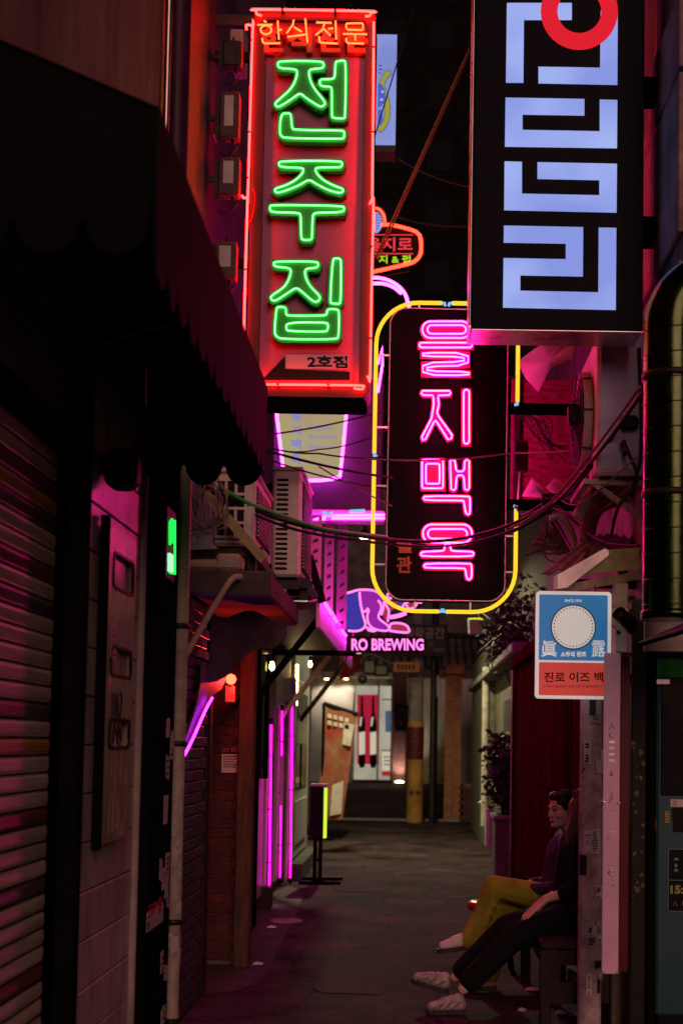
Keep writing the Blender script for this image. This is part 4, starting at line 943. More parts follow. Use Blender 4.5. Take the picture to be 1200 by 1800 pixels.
for i in range(5): k.box((a.x+.01, 9.4225, b.z-.018-i*.018), (b.x-.012-.015*(i % 3), 9.4238, b.z-.012-i*.018))
part('print', k, 'ink', nb)
k = MB(); text_px(k, 'IN YES', 392, 1322, 418, 1313, 9.425, .002)
k = MB(); a2, b2, c2 = W(392, 1322, 9.424), W(420, 1322, 9.424), W(392, 1314, 9.424); text_on(k, 'IN YES', a2, b2-a2, c2-a2, (0, -.002, 0), .02)
part('wall_lettering', k, 'redpaint', nb)
# hanging dark cloth under the slab
k = MB(); cl = []
for i in range(10):
    for j in range(7):
        u, v = i/9, j/6; x = -1.2+.42*u; z = 2.34-.05-(.42*v)*(1-.75*u)-.03*math.sin(u*9); cl.append((x, 8.0+.35*u+.03*math.sin(u*14+v*3), z))
k.add(cl, [(i*7+j, (i+1)*7+j, (i+1)*7+j+1, i*7+j+1) for i in range(9) for j in range(6)], True)
K['cloth'] = mat('dark_cloth', (.07, .04, .045), .9, 0, .3, 8, .2)
solo('tarpaulin', 'dark folded tarpaulin hanging under the concrete canopy', 'tarpaulin', k, 'cloth')

# ------------------------------------------------------------------ air conditioners on the left canopy
def ac_left(x0, x1, y0, y1, z0, z1, label, side):
    t = thing('air_conditioner', label, 'air conditioner', ((x0+x1)/2, y0, z0), 'outdoor air conditioner units on the left wall')
    part('casing', MB().bbox((x0, y0, z0), (x1, y1, z1), .018), 'acwhite', t)
    part('lid', MB().bbox((x0-.01, y0-.012, z1-.004), (x1+.012, y1+.01, z1+.02), .008), 'acwhite', t)
    part('foot', MB().box((x0+.03, y0+.08, z0-.05), (x1-.03, y0+.14, z0)).box((x0+.03, y1-.14, z0-.05), (x1-.03, y1-.08, z0)), 'dark_steel', t)
    # outlet grille on the alley side: fine fins
    g_ = part('grille', MB().bbox((x1-.004, y0+.1, z0+.06), (x1+.006, y1-.1, z1-.06), .003), 'black', t)
    fin = MB().box((0, 0, 0), (.016, y1-y0-.22, .006)).mesh('fin', K['acwhite'])
    nz = int((z1-z0-.14)/.026)
    for i in range(nz): piece(fin, 'fin', g_, (x1, y0+.11, z0+.08+i*.026))
    if side == 'grid':      # coil guard: dark back with a wire grid
        part('coil', MB().box((x0+.02, y0-.006, z0+.05), (x1-.05, y0-.002, z1-.05)), 'black', t)
        k = MB(); nx = 3; nzz = 4
        for i in range(nx+1): xx = x0+.02+(x1-.07-x0)*i/nx; k.box((xx-.008, y0-.02, z0+.05), (xx+.008, y0-.008, z1-.05))
        for i in range(nzz+1): zz = z0+.05+(z1-z0-.1)*i/nzz; k.box((x0+.02, y0-.024, zz-.008), (x1-.05, y0-.0205, zz+.008))
        part('guard', k, 'acwhite', t)
    else:                   # column of rounded slots
        zz = z0+.04; sm = MB().plate([(p[0], 0, p[1]) for p in stadium(-.042, -.009, .042, .009)], .004).mesh('slot', K['black'])
        n = int((z1-z0-.08)/.034)
        for i in range(n): piece(sm, 'slot', t, (x0+.065, y0-.0035, z0+.055+i*.034))
    return t
ac_left(-1.2, -.955, 8.0, 8.95, 2.68, 3.12, 'air conditioner unit with a wire guard above the concrete canopy', 'grid')
ac_left(-.985, -.79, 9.3, 10.25, 2.66, 3.4, 'taller slotted air conditioner unit behind the wire guarded one', 'slot')
# support frame below, brackets
fr = thing('support_frame', 'dark steel angle frame carrying the left air conditioners', 'frame', (-1.1, 8.6, 2.55))
part('rail', MB().beam(W(312, 976, 7.95), W(462, 970, 7.95), .05, .05), 'dark_steel', fr)
part('rail', MB().beam((-1.35, 9.25, 2.6), (-.7, 9.25, 2.6), .05, .05), 'dark_steel', fr)
part('rail', MB().beam((-.96, 7.95, 2.63), (-.96, 9.2, 2.63), .05, .04), 'dark_steel', fr)
part('rail', MB().beam((-.76, 9.25, 2.63), (-.76, 10.3, 2.63), .05, .04), 'dark_steel', fr)
for x, y in ((-.96, 7.98), (-.76, 9.3)): part('leg', MB().beam((x, y, 2.5), (x, y, 2.62), .05, .05), 'dark_steel', fr)
K['limebar'] = mat('yellow_green_paint', (.42, .4, .16), .5, 0, .25, 8, .08, dirt=.4)
k = MB().beam(W(360, 866, 7.85), W(464, 984, 7.85), .055, .012, (0, 1, 0)); fb = solo('flat_bar', 'slanted yellow green flat bar in front of the wire guard', 'bracket', k, 'limebar')
k = MB().tube(spline([W(424, 1014, 7.66), W(408, 1018, 7.62), W(385, 1052, 7.5), W(355, 1102, 7.35), W(330, 1146, 7.2), W(312, 1172, 7.08), W(309, 1190, 7.05)], 6), .018, 8)
solo('white_hose', 'white drain hose curving from the canopy down to the drainpipe', 'hose', k, 'cream')
# coil of loose wires
k = MB(); rs = random.Random(21)
for i in range(11):
    c = W(352+rs.uniform(-14, 22), 892+rs.uniform(-12, 12), 7.72+rs.uniform(-.05, .05)); rx, rz = rs.uniform(.05, .11), rs.uniform(.1, .2)
    k.tube([c+Vector((rx*math.cos(t/14*2*math.pi)+.02*math.sin(3*t), .03*math.sin(t), rz*math.sin(t/14*2*math.pi))) for t in range(14)], .0045, 5, True)
for i in range(5):
    k.tube(spline([W(332+i*9, 830, 7.7), W(326+i*8, 880, 7.72), W(340+i*10, 930+rs.uniform(-10, 10), 7.7), W(372+i*7, 925, 7.75)], 5), .004, 5)
solo('wire_coil', 'tangled coil of thin wires hanging by the wire guarded air conditioner', 'wire', k, 'greycable')
# back light wall bits: net seen lit violet behind the wires
k = MB()
for i in range(12): k.tube(spline([W(318+i*3.2, 830, 8.4), W(322+i*2.6, 880+i % 3*6, 8.4), W(320+i*2.2, 945, 8.4)], 4), .005, 5)
solo('wire_bundle', 'vertical bundle of thin wires lit violet beside the drainpipe top', 'wire', k, 'greycable')

# ================================================================== OVERHEAD CABLES
def run(name, label, pts, r, m='rubber', sag=0, sub=0):
    P = spline(pts, 7) if sub else cable(pts, sag, 14)
    return solo(name, label, 'cable', MB().tube(P, r, 6), m, 'cables strung across the alley')
run('cable', 'thick black cable sagging across the alley in front of the pink letters', [W(330, 838, 7.8), W(430, 888, 8.0), W(540, 926, 8.3), W(700, 950, 9.1), (W(800, 948, 9.2)), W(890, 925, 9.0), W(960, 890, 8.8), W(1015, 850, 8.3), W(1128, 690, 7.6)], .013, sub=1)
run('cable', 'second black cable hanging just under the thickest one', [W(335, 842, 7.82), W(430, 896, 8.02), W(540, 936, 8.32), W(700, 958, 9.12), W(800, 958, 9.22), W(890, 936, 9.02), W(975, 895, 8.82)], .009, sub=1)
K['greenlitcable'] = mat('green_lit_cable', (.05, .4, .1), .5, 0, .2, 20, .1)  # green light from the neon letters, put into the cable's colour
run('cable', 'green lit cable lying along the thick black cable on the left', [W(385, 856, 7.85), W(440, 886, 8.0), W(500, 908, 8.18), W(560, 928, 8.36), W(610, 936, 8.6), W(680, 944, 9.0)], .012, 'greenlitcable', sub=1)
run('cable', 'thin cable rising from the awning to the yellow ring', [W(456, 766, 8.9), W(675, 722, 9.8)], .006, sag=.02)
run('cable', 'thin cable dipping under the lit beer glass lettering', [W(456, 782, 8.9), W(560, 790, 9.3), W(680, 755, 9.8)], .005, sag=.03)
run('cable', 'straight black cable crossing the lit beer glass', [W(456, 788, 8.9), W(690, 840, 9.4)], .009, sag=.02)
run('cable', 'lower black cable crossing the lit beer glass', [W(456, 802, 8.9), W(690, 860, 9.7)], .006, sag=.03)
run('cable', 'short black cable above the lower beer glass cable', [W(450, 780, 8.9), W(560, 797, 9.2), W(690, 802, 9.6)], .006, sag=.02)
run('cable', 'thin grey wire running over the middle of the pink lettered sign', [W(640, 806, 9.0), W(900, 796, 9.2), W(1125, 768, 8.0)], .006, 'greycable', sag=.03)
run('cable', 'pale thin wire slanting down to the rim of the black sign', [W(560, 820, 9.2), W(690, 890, 9.46)], .005, 'greycable', sag=.01)
K['brownrope'] = mat('brown_cable', (.3, .16, .1), .6, 0, .2, 20, .1)
run('guy_wire', 'brown guy wire slanting from the blue sign down to the red sign', [W(826, 84, 7.55), W(660, 452, 8.4)], .007, 'brownrope')
run('guy_wire', 'second brown guy wire close beside the first', [W(826, 90, 7.57), W(664, 455, 8.42)], .006, 'brownrope')
run('cable', 'thin black wire over the pale blue light box', [W(725, 20, 11.5), W(640, 300, 11.2)], .006)
run('cable', 'pink lit cable rising steeply to the steel duct', [W(895, 928, 8.7), W(970, 880, 8.4), W(1124, 680, 7.3)], .009, 'brownrope', sag=.02)
run('cable', 'black cable beside the pink lit cable near the steel duct', [W(900, 934, 8.75), W(985, 876, 8.45), W(1130, 688, 7.35)], .012, sag=.02)
for i, (p0, p1, lab) in enumerate((((640, 1040, 14), (600, 1180, 15), 'faint wire left of the elephant sign'), ((700, 280, 16), (830, 330, 14), 'faint wire high in the dark above the small red sign'), ((690, 380, 17), (835, 398, 15), 'faint wire beside the small red sign'))):
    run('cable', lab, [W(*p0), W(*p1)], .008, 'greycable', sag=.05)

# ================================================================== RIGHT: duct, air conditioner, tin roof, clutter
dt = thing('steel_duct', 'fat spiral steel exhaust duct with an elbow at the right edge', 'duct', (1.2, 6.2, 2.1))
cx, r_ = W(1130, 800, 6.2).x+.128, .128
zb, zt_ = W(1180, 1087, 6.2).z, W(1130, 575, 6.2).z; bend = .24
path = [(cx, 6.2, zb), (cx, 6.2, zt_)]+[(cx+bend-bend*math.cos(R(a)), 6.2, zt_+bend*math.sin(R(a))) for a in range(10, 91, 8)]+[(cx+bend+.9, 6.2, zt_+bend)]
part('tube', MB().tube(path, r_, 28), 'galv', dt)
sm = MB().lathe((0, 0, 0), [(r_, -.004), (r_+.005, -.002), (r_+.005, .002), (r_, .004)], 28).mesh('seam', K['galv'])
z = zb+.07; i = 0
while z < zt_:
    o = piece(sm, 'seam', dt, (cx, 6.2, z), rot=(R(7), R(-5), 0)); z += .115
part('end_rim', MB().lathe((cx, 6.2, zb), [(r_-.02, -.004), (r_+.008, -.006), (r_+.008, .03), (r_, .034)], 28), 'galv', dt)
part('strap', MB().lathe((cx, 6.2, zb+.55), [(r_+.002, 0), (r_+.009, .002), (r_+.009, .03), (r_+.002, .032)], 28).bbox((cx+r_, 6.18, zb+.55), (1.78, 6.22, zb+.582), .004), 'dark_steel', dt)
part('strap', MB().lathe((cx, 6.2, zt_-.25), [(r_+.002, 0), (r_+.009, .002), (r_+.009, .03), (r_+.002, .032)], 28).bbox((cx+r_, 6.18, zt_-.25), (1.78, 6.22, zt_-.218), .004), 'dark_steel', dt)

ar = thing('air_conditioner', 'white air conditioner with round fan guard on the right wall', 'air conditioner', (1.2, 8.6, 2.95))
ax0, ax1, ay0, ay1 = 1.055, 1.34, 7.95, 8.75
az0, az1 = W(1080, 835, 7.95).z, W(1080, 585, 7.95).z
K['aclav'] = K['acwhite']
part('casing', MB().bbox((ax0, ay0, az0), (ax1, ay1, az1), .02), 'acwhite', ar)
fc = Vector((ax0-.005, (ay0+ay1)/2+.05, (az0+az1)/2))
part('fan_ring', MB().lathe(fc, [(.3, 0), (.3, -.05), (.285, -.05), (.285, .0)], 28, 'X'), 'acwhite', ar)
part('fan_well', MB().lathe(fc, [(.001, -.002), (.283, -.004), (.283, 0)], 28, 'X'), 'black', ar)
gd = MB()
for rr_ in (.06, .1, .14, .18, .22, .26, .295): gd.tube([fc+Vector((-.06-.03*(1-rr_/.3), rr_*math.cos(t/24*2*math.pi), rr_*math.sin(t/24*2*math.pi))) for t in range(24)], .005, 5, True)
for t in range(8): a = t/8*2*math.pi; gd.tube([fc+Vector((-.09, .05*math.cos(a), .05*math.sin(a))), fc+Vector((-.06, .3*math.cos(a), .3*math.sin(a))), fc+Vector((0, .305*math.cos(a), .305*math.sin(a)))], .006, 5)
part('fan_guard', gd, 'dark_steel', ar)
for t in range(3):
    a = t/3*2*math.pi; part('fan_blade', MB().plate([fc+Vector((-.02, .04*math.cos(a+q), .04*math.sin(a+q))) for q in (0, 1)]+[fc+Vector((-.03+.02*q, .26*math.cos(a+q), .26*math.sin(a+q))) for q in (1.1, .7, .3, 0)], (.006, 0, 0)), 'dark_steel', ar)
part('motor_box', MB().bbox((ax0-.14, fc.y-.2, fc.z-.06), (ax0-.05, fc.y-.1, fc.z+.06), .01), 'black', ar)
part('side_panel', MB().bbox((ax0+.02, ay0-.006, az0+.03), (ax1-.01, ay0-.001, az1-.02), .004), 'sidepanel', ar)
part('rating_label', MB().box((ax0+.1, ay0-.009, az1-.19), (ax0+.17, ay0-.0065, az1-.13)), 'white', ar)
part('valve_cover', MB().bbox((ax0+.13, ay0-.05, az0+.26), (ax0+.24, ay0-.006, az0+.35), .02), 'black', ar)
part('valve', MB().tube([(ax0+.15, ay0-.01, az0+.18), (ax0+.15, ay0-.06, az0+.18)], .018, 8).tube([(ax0+.16, ay0-.01, az0+.12), (ax0+.16, ay0-.06, az0+.12)], .014, 8), 'dark_steel', ar)
part('refrigerant_line', MB().tube(spline([(ax0+.15, ay0-.06, az0+.18), (ax0+.17, ay0-.12, az0+.1), (ax0+.22, ay0-.1, az0-.05), (ax0+.12, ay0-.05, az0-.2), (ax0+.1, ay0+.1, az0-.35)], 6), .011, 7), 'rubber', ar)
part('refrigerant_line', MB().tube(spline([(ax0+.24, ay0-.03, az1-.1), (ax0+.255, ay0-.05, az0+.4), (ax0+.25, ay0-.06, az0+.1), (ax0+.2, ay0-.03, az0-.1)], 6), .011, 7), 'rubber', ar)
part('bracket', MB().beam((ax0-.06, ay0+.08, az0-.03), (1.36, ay0+.08, az0-.03), .05, .03).beam((ax0-.06, ay1-.1, az0-.03), (1.36, ay1-.1, az0-.03), .05, .03).beam((ax0-.05, ay0+.05, az0-.03), (ax0-.05, ay1-.05, az0-.03), .04, .03).beam((ax0+.0, ay0+.08, az0-.04), (1.36, ay0+.08, az0-.26), .03, .03), 'cream', ar)
part('drip_tray', MB().bbox((ax0+.02, ay0+.02, az0-.015), (ax1-.02, ay1-.05, az0-.004), .004), 'dark_steel', ar)

# red stained plywood, papers and a torn sheet behind
YB = 10.2
a, b = W(896, 885, YB), W(1003, 668, YB)
pb = thing('plywood_board', 'red stained plywood board behind the black sign arms', 'board', (a.x, YB, a.z))
part('sheet', MB().box((a.x, YB, a.z), (b.x+.12, YB+.02, b.z)), 'plyred', pb)
part('batten', MB().bbox((a.x+.02, YB-.03, a.z-.1), (a.x+.07, YB-.001, b.z+.05), .005).beam((b.x+.05, YB+.04, b.z), (1.37, YB+.04, b.z), .04, .04), 'darkwood', pb)
zr = Zm(860, 560, 3.53, 9.9)
K['sheet'] = mat('translucent_sheet', (.6, .58, .52), .35, 0, .15, 5, .05)
def crumple(poly, zf, seed, amp=.03, dep=.004):
    rs = random.Random(seed); c = sum((zf(*p) for p in poly), Vector())/len(poly); mb = MB(); vs = [c+Vector((0, -amp, 0))]+[zf(*p)+Vector((0, rs.uniform(-amp, amp), 0)) for p in poly]
    n = len(poly); mid = [(vs[i+1]+vs[(i+1) % n+1])/2*.55+vs[0]*.45+Vector((0, rs.uniform(-amp, amp), 0)) for i in range(n)]
    b0 = len(vs); vs += mid; fs = []
    for i in range(n): j = (i+1) % n; fs += [(i+1, j+1, b0+i), (0, i+1, b0+i), (0, b0+i, j+1)]
    nv = len(vs); mb.add(vs+[v+Vector((0, dep, 0)) for v in vs], fs+[tuple(q+nv for q in f)[::-1] for f in fs], True); return mb
solo('plastic_sheet', 'torn white plastic sheet hanging under the blue sign', 'sheet', crumple([(165,275),(300,180),(460,150),(530,160),(500,260),(380,310),(305,447),(230,370)], zr, 4, .05), 'sheet')
solo('paper_sheet', 'crumpled violet lit paper at the foot of the plywood', 'paper', crumple([(200,1100),(262,985),(350,1070),(355,1115)], zr, 6), 'sheet', 'crumpled papers')
solo('paper_sheet', 'crumpled pink lit paper wedged beside the steep cable', 'paper', crumple([(345,1050),(410,985),(500,1070),(430,1118)], zr, 8), 'sheet', 'crumpled papers')
a, b = zr(135, 975), zr(228, 790)
sbx = thing('junction_box', 'grey junction box hanging at the black sign edge', 'box', (a.x, 9.75, a.z))
part('case', MB().bbox((a.x, 9.72, a.z), (b.x, 9.82, b.z), .008), 'trafo', sbx); part('lid', MB().bbox((a.x+.012, 9.712, a.z+.012), (b.x-.012, 9.72, b.z-.012), .003), 'trafo', sbx)
part('conduit', MB().tube([((a.x+b.x)/2, 9.77, a.z), ((a.x+b.x)/2-.01, 9.77, a.z-.2)], .012, 6), 'steel', sbx)
k = MB(); rs = random.Random(31)
for i in range(9):
    P = [zr(150+i*8, 560+rs.uniform(-20, 30)), zr(200+i*22, 640+rs.uniform(-30, 40)), zr(300+i*10, 720+rs.uniform(0, 60)), zr(400+rs.uniform(-40, 80), 850+rs.uniform(-60, 60))]
    k.tube(spline(P, 5), .005, 5)
solo('wire_tangle', 'loose thin wires dangling over the red plywood', 'wire', k, 'rubber')
# bundle of dry sticks and hoses
zk = Zm(860, 560, 3.53, 8.9); k = MB(); rs = random.Random(14)
for i in range(34):
    t = rs.random(); x0, y0 = 235+t*190+rs.uniform(-10, 10), 1455-t*200+rs.uniform(-25, 25)-60*math.sin(t*3.1); x1, y1 = rs.uniform(420, 520), rs.uniform(1390, 1470)
    k.tube(spline([zk(x0, y0)+Vector((0, rs.uniform(-.1, .1), 0)), zk((x0+x1)/2+rs.uniform(-12, 12), (y0+y1)/2+rs.uniform(-18, 8)), zk(x1, y1)], 4), rs.choice((.004, .005, .007, .011)), 5)
K['stick'] = mat('dry_stick', (.2, .15, .1), .8, 0, .4, 12, .2)
solo('stick_bundle', 'fan of dry sticks lying on the edge of the tin roof', 'sticks', k, 'stick')
# more slack cables knotted round the right wall
rs = random.Random(77); kn = W(965, 880, 8.9)
for i, lab in enumerate(('slack cable looping from the knot of cables to the tin roof', 'cable rising from the knot of cables to the air conditioner', 'thin cable hanging in a loop below the air conditioner bracket', 'cable dropping behind the tin roof beside the duct', 'short cable tail hanging below the knot of cables', 'cable running flat from the knot of cables to the lower sign arm', 'pale cable sweeping from the duct to the knot of cables')):
    e_ = [W(1010, 985, 8.2), W(1075, 770, 8.0), W(1115, 850, 7.9), W(1122, 960, 7.8), W(975, 990, 8.7), W(905, 890, 9.4), W(1122, 800, 7.6)][i]
    m_ = kn.lerp(e_, .5)+Vector((rs.uniform(-.06, .06), 0, -rs.uniform(.05, .16)))
    solo('cable', lab, 'cable', MB().tube(spline([kn+Vector((rs.uniform(-.04, .04), rs.uniform(-.03, .03), rs.uniform(-.04, .04))), m_, e_], 7), (.007, .009, .006, .01, .005, .008, .006)[i], 6), 'greycable' if i in (2, 6) else 'rubber', 'cables knotted by the right wall')
k = MB()
for i in range(7): k.tube([kn+Vector((.05*math.cos(t/16*2*math.pi+i), .02*math.sin(t*1.3+i), .045*math.sin(t/16*2*math.pi))) for t in range(17)], .0055, 5)
solo('cable_knot', 'knot of coiled cables where the slack cables meet', 'cable', k, 'rubber')
zh = Zm(860, 560, 3.53, 8.4)
for i, (P, r, lab) in enumerate((([(545,1240),(590,1160),(660,1070),(760,1040),(830,1010)], .042, 'thick pale insulated pipe below the air conditioner'), ([(620,1360),(640,1230),(700,1130),(800,1090)], .055, 'thicker brown insulated pipe behind the pale one'), ([(400,1190),(470,1180),(520,1230),(560,1330),(550,1390)], .02, 'thin looped hose above the tin roof'))):
    solo('insulated_pipe', lab, 'pipe', MB().tube(spline([zh(*p)+Vector((0, .15*i, 0)) for p in P], 6), r, 10), 'cream' if i != 1 else 'brownrope', 'insulated pipes under the right air conditioner')
# tin roof over the hanging sign
tr = thing('tin_roof', 'small bent corrugated tin roof over the hanging blue sign', 'roof', (1.1, 7.9, 2.5))
k = MB(); vs = []
nx, ny = 26, 2
pA, pB = W(945, 1012, 7.75), W(1122, 985, 7.75); pC, pD = W(1035, 945, 8.6), W(1128, 940, 8.6)
for i in range(nx+1):
    u = i/nx
    for j in range(3):
        v = j/2; p = pA.lerp(pB, u).lerp(pC.lerp(pD, u), v); p = p+Vector((0, 0, .012*math.sin(u*nx*math.pi/2)+.015*math.sin(u*5))); vs.append(p)
f_ = [(i*3+j, (i+1)*3+j, (i+1)*3+j+1, i*3+j+1) for i in range(nx) for j in range(2)]; nv = len(vs)
k.add(vs+[v+Vector((0, 0, -.006)) for v in vs], f_+[tuple(q+nv for q in f)[::-1] for f in f_], True)
K['tin'] = mat('old_tin', (.33, .26, .19), .5, .5, .4, 8, .15, dirt=.5)
part('sheet', k, 'tin', tr)
part('front_board', MB().plate([W(1050, 968, 7.74), W(1122, 962, 7.74), W(1122, 1000, 7.74), W(1010, 1012, 7.74)], .02), 'limebar', tr)
part('eave_board', MB().beam(W(990, 1036, 7.8), W(1128, 1010, 7.8), .03, .05), 'tin', tr)
part('rafter', MB().beam(pA+Vector((.12, 0, -.04)), (1.36, 8.3, pA.z+.02), .04, .05).beam(pB+Vector((-.1, 0, -.05)), (1.3, 8.4, pB.z-.02), .04, .05), 'darkwood', tr)
zd = Zm(860, 560, 3.53, 7.66)
tf = thing('tube_fitting', 'slanted old lamp housing reflecting yellow under the tin roof', 'fitting', zd(560, 1560))
part('housing', MB().plate(q3([(402,1600),(715,1425),(740,1440),(735,1470),(480,1670),(405,1680)], zd, 0), .06), 'steel', tf)
part('end_cap', MB().plate(q3([(398,1598),(420,1586),(424,1676),(402,1684)], zd, -.004), .066), 'acwhite', tf)
part('hanger', MB().beam(zd(600, 1480, .03), zd(640, 1400, .2), .02, .02), 'dark_steel', tf)
# unseen bulb assumed here to light the post below the roof
assumed_bulb = thing('bulb', 'assumed unseen warm bulb behind the duct that lights the pale post', 'lamp', (1.22, 7.0, 2.4))
pb_ = W(1146, 1012, 7.0)
part('glass', MB().lathe(pb_, [(.001, -.03), (.02, -.02), (.026, 0), (.012, .03)], 10), 'lamp_warm', assumed_bulb)
part('socket', MB().lathe(pb_, [(.014, .028), (.016, .07), (.004, .075), (.004, .12)], 10), 'black', assumed_bulb)

# ------------------------------------------------------------------ right near: posts, acrylic sign, machine
pp = thing('post', 'pale square post with a lit top behind the hanging sign', 'post', (1.15, 7.62, 0))
a, b = W(1076, 1500, 7.62), W(1104, 1024, 7.62)
part('shaft', MB().bbox((a.x, 7.62, 0), (b.x, 7.72, b.z), .008), 'cream', pp)
kb = thing('sticker_pole', 'round utility pole plastered with torn bills beside the bench', 'pole', (.98, 7.5, 0))
a, b = W(1019, 1500, 7.45), W(1058, 1500, 7.45); pc, pr_ = (a.x+b.x)/2, (b.x-a.x)/2
part('shaft', MB().lathe((pc, 7.5, 0), [(pr_+.006, 0), (pr_, 1.9)], 18), K.setdefault('stainpole', mat('stained_pole', (.66, .54, .56), .7, 0, .35, 9, .2, dirt=.55)), kb)
rs = random.Random(8)
for i in range(26):
    z = rs.uniform(.1, 1.75); a0 = rs.uniform(-2.9, -.9); h = rs.uniform(.03, .14); r1 = pr_+.0075+.0003*i; wa = rs.uniform(.3, .9); vs = []
    for t in range(5):
        a_ = a0+t*wa/4; vs += [(pc+r1*math.cos(a_), 7.5+r1*math.sin(a_), z), (pc+r1*math.cos(a_), 7.5+r1*math.sin(a_), z+h)]
    st = part('bill', MB().add(vs, [(2*t, 2*t+2, 2*t+3, 2*t+1) for t in range(4)], True), ('white', 'sticker', 'ink', 'sticker', 'white', 'acwhite')[i % 6], kb)
    if i % 6 not in (2, 5):
        k = MB(); r2 = r1+.0006; q0 = rs.uniform(.009, .016); big = rs.random() < .3
        for q in range(max(1, int((h-.012)/q0))):
            if rs.random() < .25: continue
            zz = z+.006+q*q0; vs = []; th = q0*(.75 if big else rs.uniform(.3, .5)); w0 = .05+rs.random()*.1; w1 = (wa-w0-.05)*rs.uniform(.35, 1)
            for t in range(4):
                a_ = a0+w0+t*w1/3; vs += [(pc+r2*math.cos(a_), 7.5+r2*math.sin(a_), zz), (pc+r2*math.cos(a_), 7.5+r2*math.sin(a_), zz+th)]
            k.add(vs, [(2*t, 2*t+2, 2*t+3, 2*t+1) for t in range(3)], True)
        if k.v: part('print', k, 'ink' if i % 4 else K.setdefault('violetink', mat('violet_ink', (.1, .05, .3), .6, 0, .2, 30, 0)), st)
# hanging enamel sign
Yj = 7.3; zj = Zm(800, 1020, 3.0, Yj)
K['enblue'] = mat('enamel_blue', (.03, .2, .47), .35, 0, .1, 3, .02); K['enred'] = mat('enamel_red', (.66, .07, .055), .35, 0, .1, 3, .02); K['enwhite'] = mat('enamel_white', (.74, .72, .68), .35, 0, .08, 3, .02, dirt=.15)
for q_ in ('enblue', 'enred', 'enwhite'): lit(K[q_], .55)  # weak glow stands in for lamplight falling on the enamel
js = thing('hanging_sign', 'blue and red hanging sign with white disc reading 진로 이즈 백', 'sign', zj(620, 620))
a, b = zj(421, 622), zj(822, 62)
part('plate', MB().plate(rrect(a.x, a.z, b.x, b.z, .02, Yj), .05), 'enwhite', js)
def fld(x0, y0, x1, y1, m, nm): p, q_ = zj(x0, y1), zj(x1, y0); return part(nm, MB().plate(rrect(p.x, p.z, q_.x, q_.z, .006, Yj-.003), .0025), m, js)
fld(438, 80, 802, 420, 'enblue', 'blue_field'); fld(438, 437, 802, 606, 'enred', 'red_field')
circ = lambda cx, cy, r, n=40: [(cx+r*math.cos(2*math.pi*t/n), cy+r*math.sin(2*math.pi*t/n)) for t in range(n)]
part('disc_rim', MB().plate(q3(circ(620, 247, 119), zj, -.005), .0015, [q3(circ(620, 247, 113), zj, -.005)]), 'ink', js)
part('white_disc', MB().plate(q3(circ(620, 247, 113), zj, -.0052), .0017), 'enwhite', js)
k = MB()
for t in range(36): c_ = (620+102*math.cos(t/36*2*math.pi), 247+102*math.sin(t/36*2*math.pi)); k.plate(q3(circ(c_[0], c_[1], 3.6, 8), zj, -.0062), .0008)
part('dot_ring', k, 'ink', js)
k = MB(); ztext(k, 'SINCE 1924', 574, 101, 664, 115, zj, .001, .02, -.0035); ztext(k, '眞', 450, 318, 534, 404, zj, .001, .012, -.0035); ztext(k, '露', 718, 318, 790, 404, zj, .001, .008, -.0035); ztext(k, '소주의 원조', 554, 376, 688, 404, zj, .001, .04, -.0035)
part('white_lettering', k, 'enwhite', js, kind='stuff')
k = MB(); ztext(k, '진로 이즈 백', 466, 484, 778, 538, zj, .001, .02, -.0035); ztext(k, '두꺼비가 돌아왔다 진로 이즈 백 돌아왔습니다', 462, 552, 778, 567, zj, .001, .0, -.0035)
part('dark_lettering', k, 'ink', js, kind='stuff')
# plain two-tone shape in the disc
K['paleblue'] = mat('pale_blue_enamel', (.12, .36, .5), .35, 0, .1, 3, .02)
part('sign_bracket', MB().beam((b.x-.01, Yj+.02, b.z-.1), (1.37, Yj+.02, b.z-.1), .025, .025).beam((b.x-.01, Yj+.02, a.z+.1), (1.37, Yj+.02, a.z+.1), .025, .025), 'brushed', js)

# tall pink acrylic sign standing off the post
Yl = 7.0; zl = Zm(800, 1020, 3.0, Yl)
a, b = W(1057, 1712, Yl), W(1090, 1148, Yl)
K['pinkacryl'] = mat('pink_white_acrylic', (.62, .3, .38), .4, 0, .12, 2, .02, dirt=.3); lit(K['pinkacryl'], .14); K['redside'] = mat('red_side', (.11, .008, .01), .4, 0, .1, 4, .03)  # weak even glow added to brighten the acrylic face
lb = thing('vertical_sign', 'tall narrow pinkish acrylic sign with worn lettering beside the bill covered pole', 'sign', (a.x, Yl, a.z))
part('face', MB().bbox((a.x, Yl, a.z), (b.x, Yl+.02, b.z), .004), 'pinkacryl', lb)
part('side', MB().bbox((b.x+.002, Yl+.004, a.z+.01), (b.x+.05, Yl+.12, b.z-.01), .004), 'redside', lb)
k = MB()
for z in (a.z+.01, a.z+.53*(b.z-a.z), b.z-.012):
    for x in (a.x+.006, b.x-.004): k.lathe((x, Yl-.014, z), [(.006, 0), (.008, .006), (.008, .014)], 8, 'Y')
part('screw', k, 'brushed', lb, kind='stuff')
part('top_bar', MB().tube([(b.x-.01, Yl+.03, b.z), (b.x+.07, Yl+.1, b.z)], .012, 8).beam((b.x+.04, Yl+.06, a.z+.1), (1.2, 7.65, a.z+.1), .02, .02).beam((b.x+.04, Yl+.06, b.z-.1), (1.2, 7.65, b.z-.1), .02, .02), 'brushed', lb)
k = MB(); cxl = (a.x+b.x)/2; yl_ = Yl-.003
def zz_(py): return W(1073, py, Yl).z
k.tube([(cxl-.012, yl_, zz_(1282)), (cxl, yl_, zz_(1272)), (cxl+.012, yl_, zz_(1282))], .003, 5)
k.tube([(cxl+.013*math.cos(t), yl_, zz_(1292)+.013*math.sin(t)) for t in [R(x) for x in range(0, 360, 30)]], .003, 5, True)
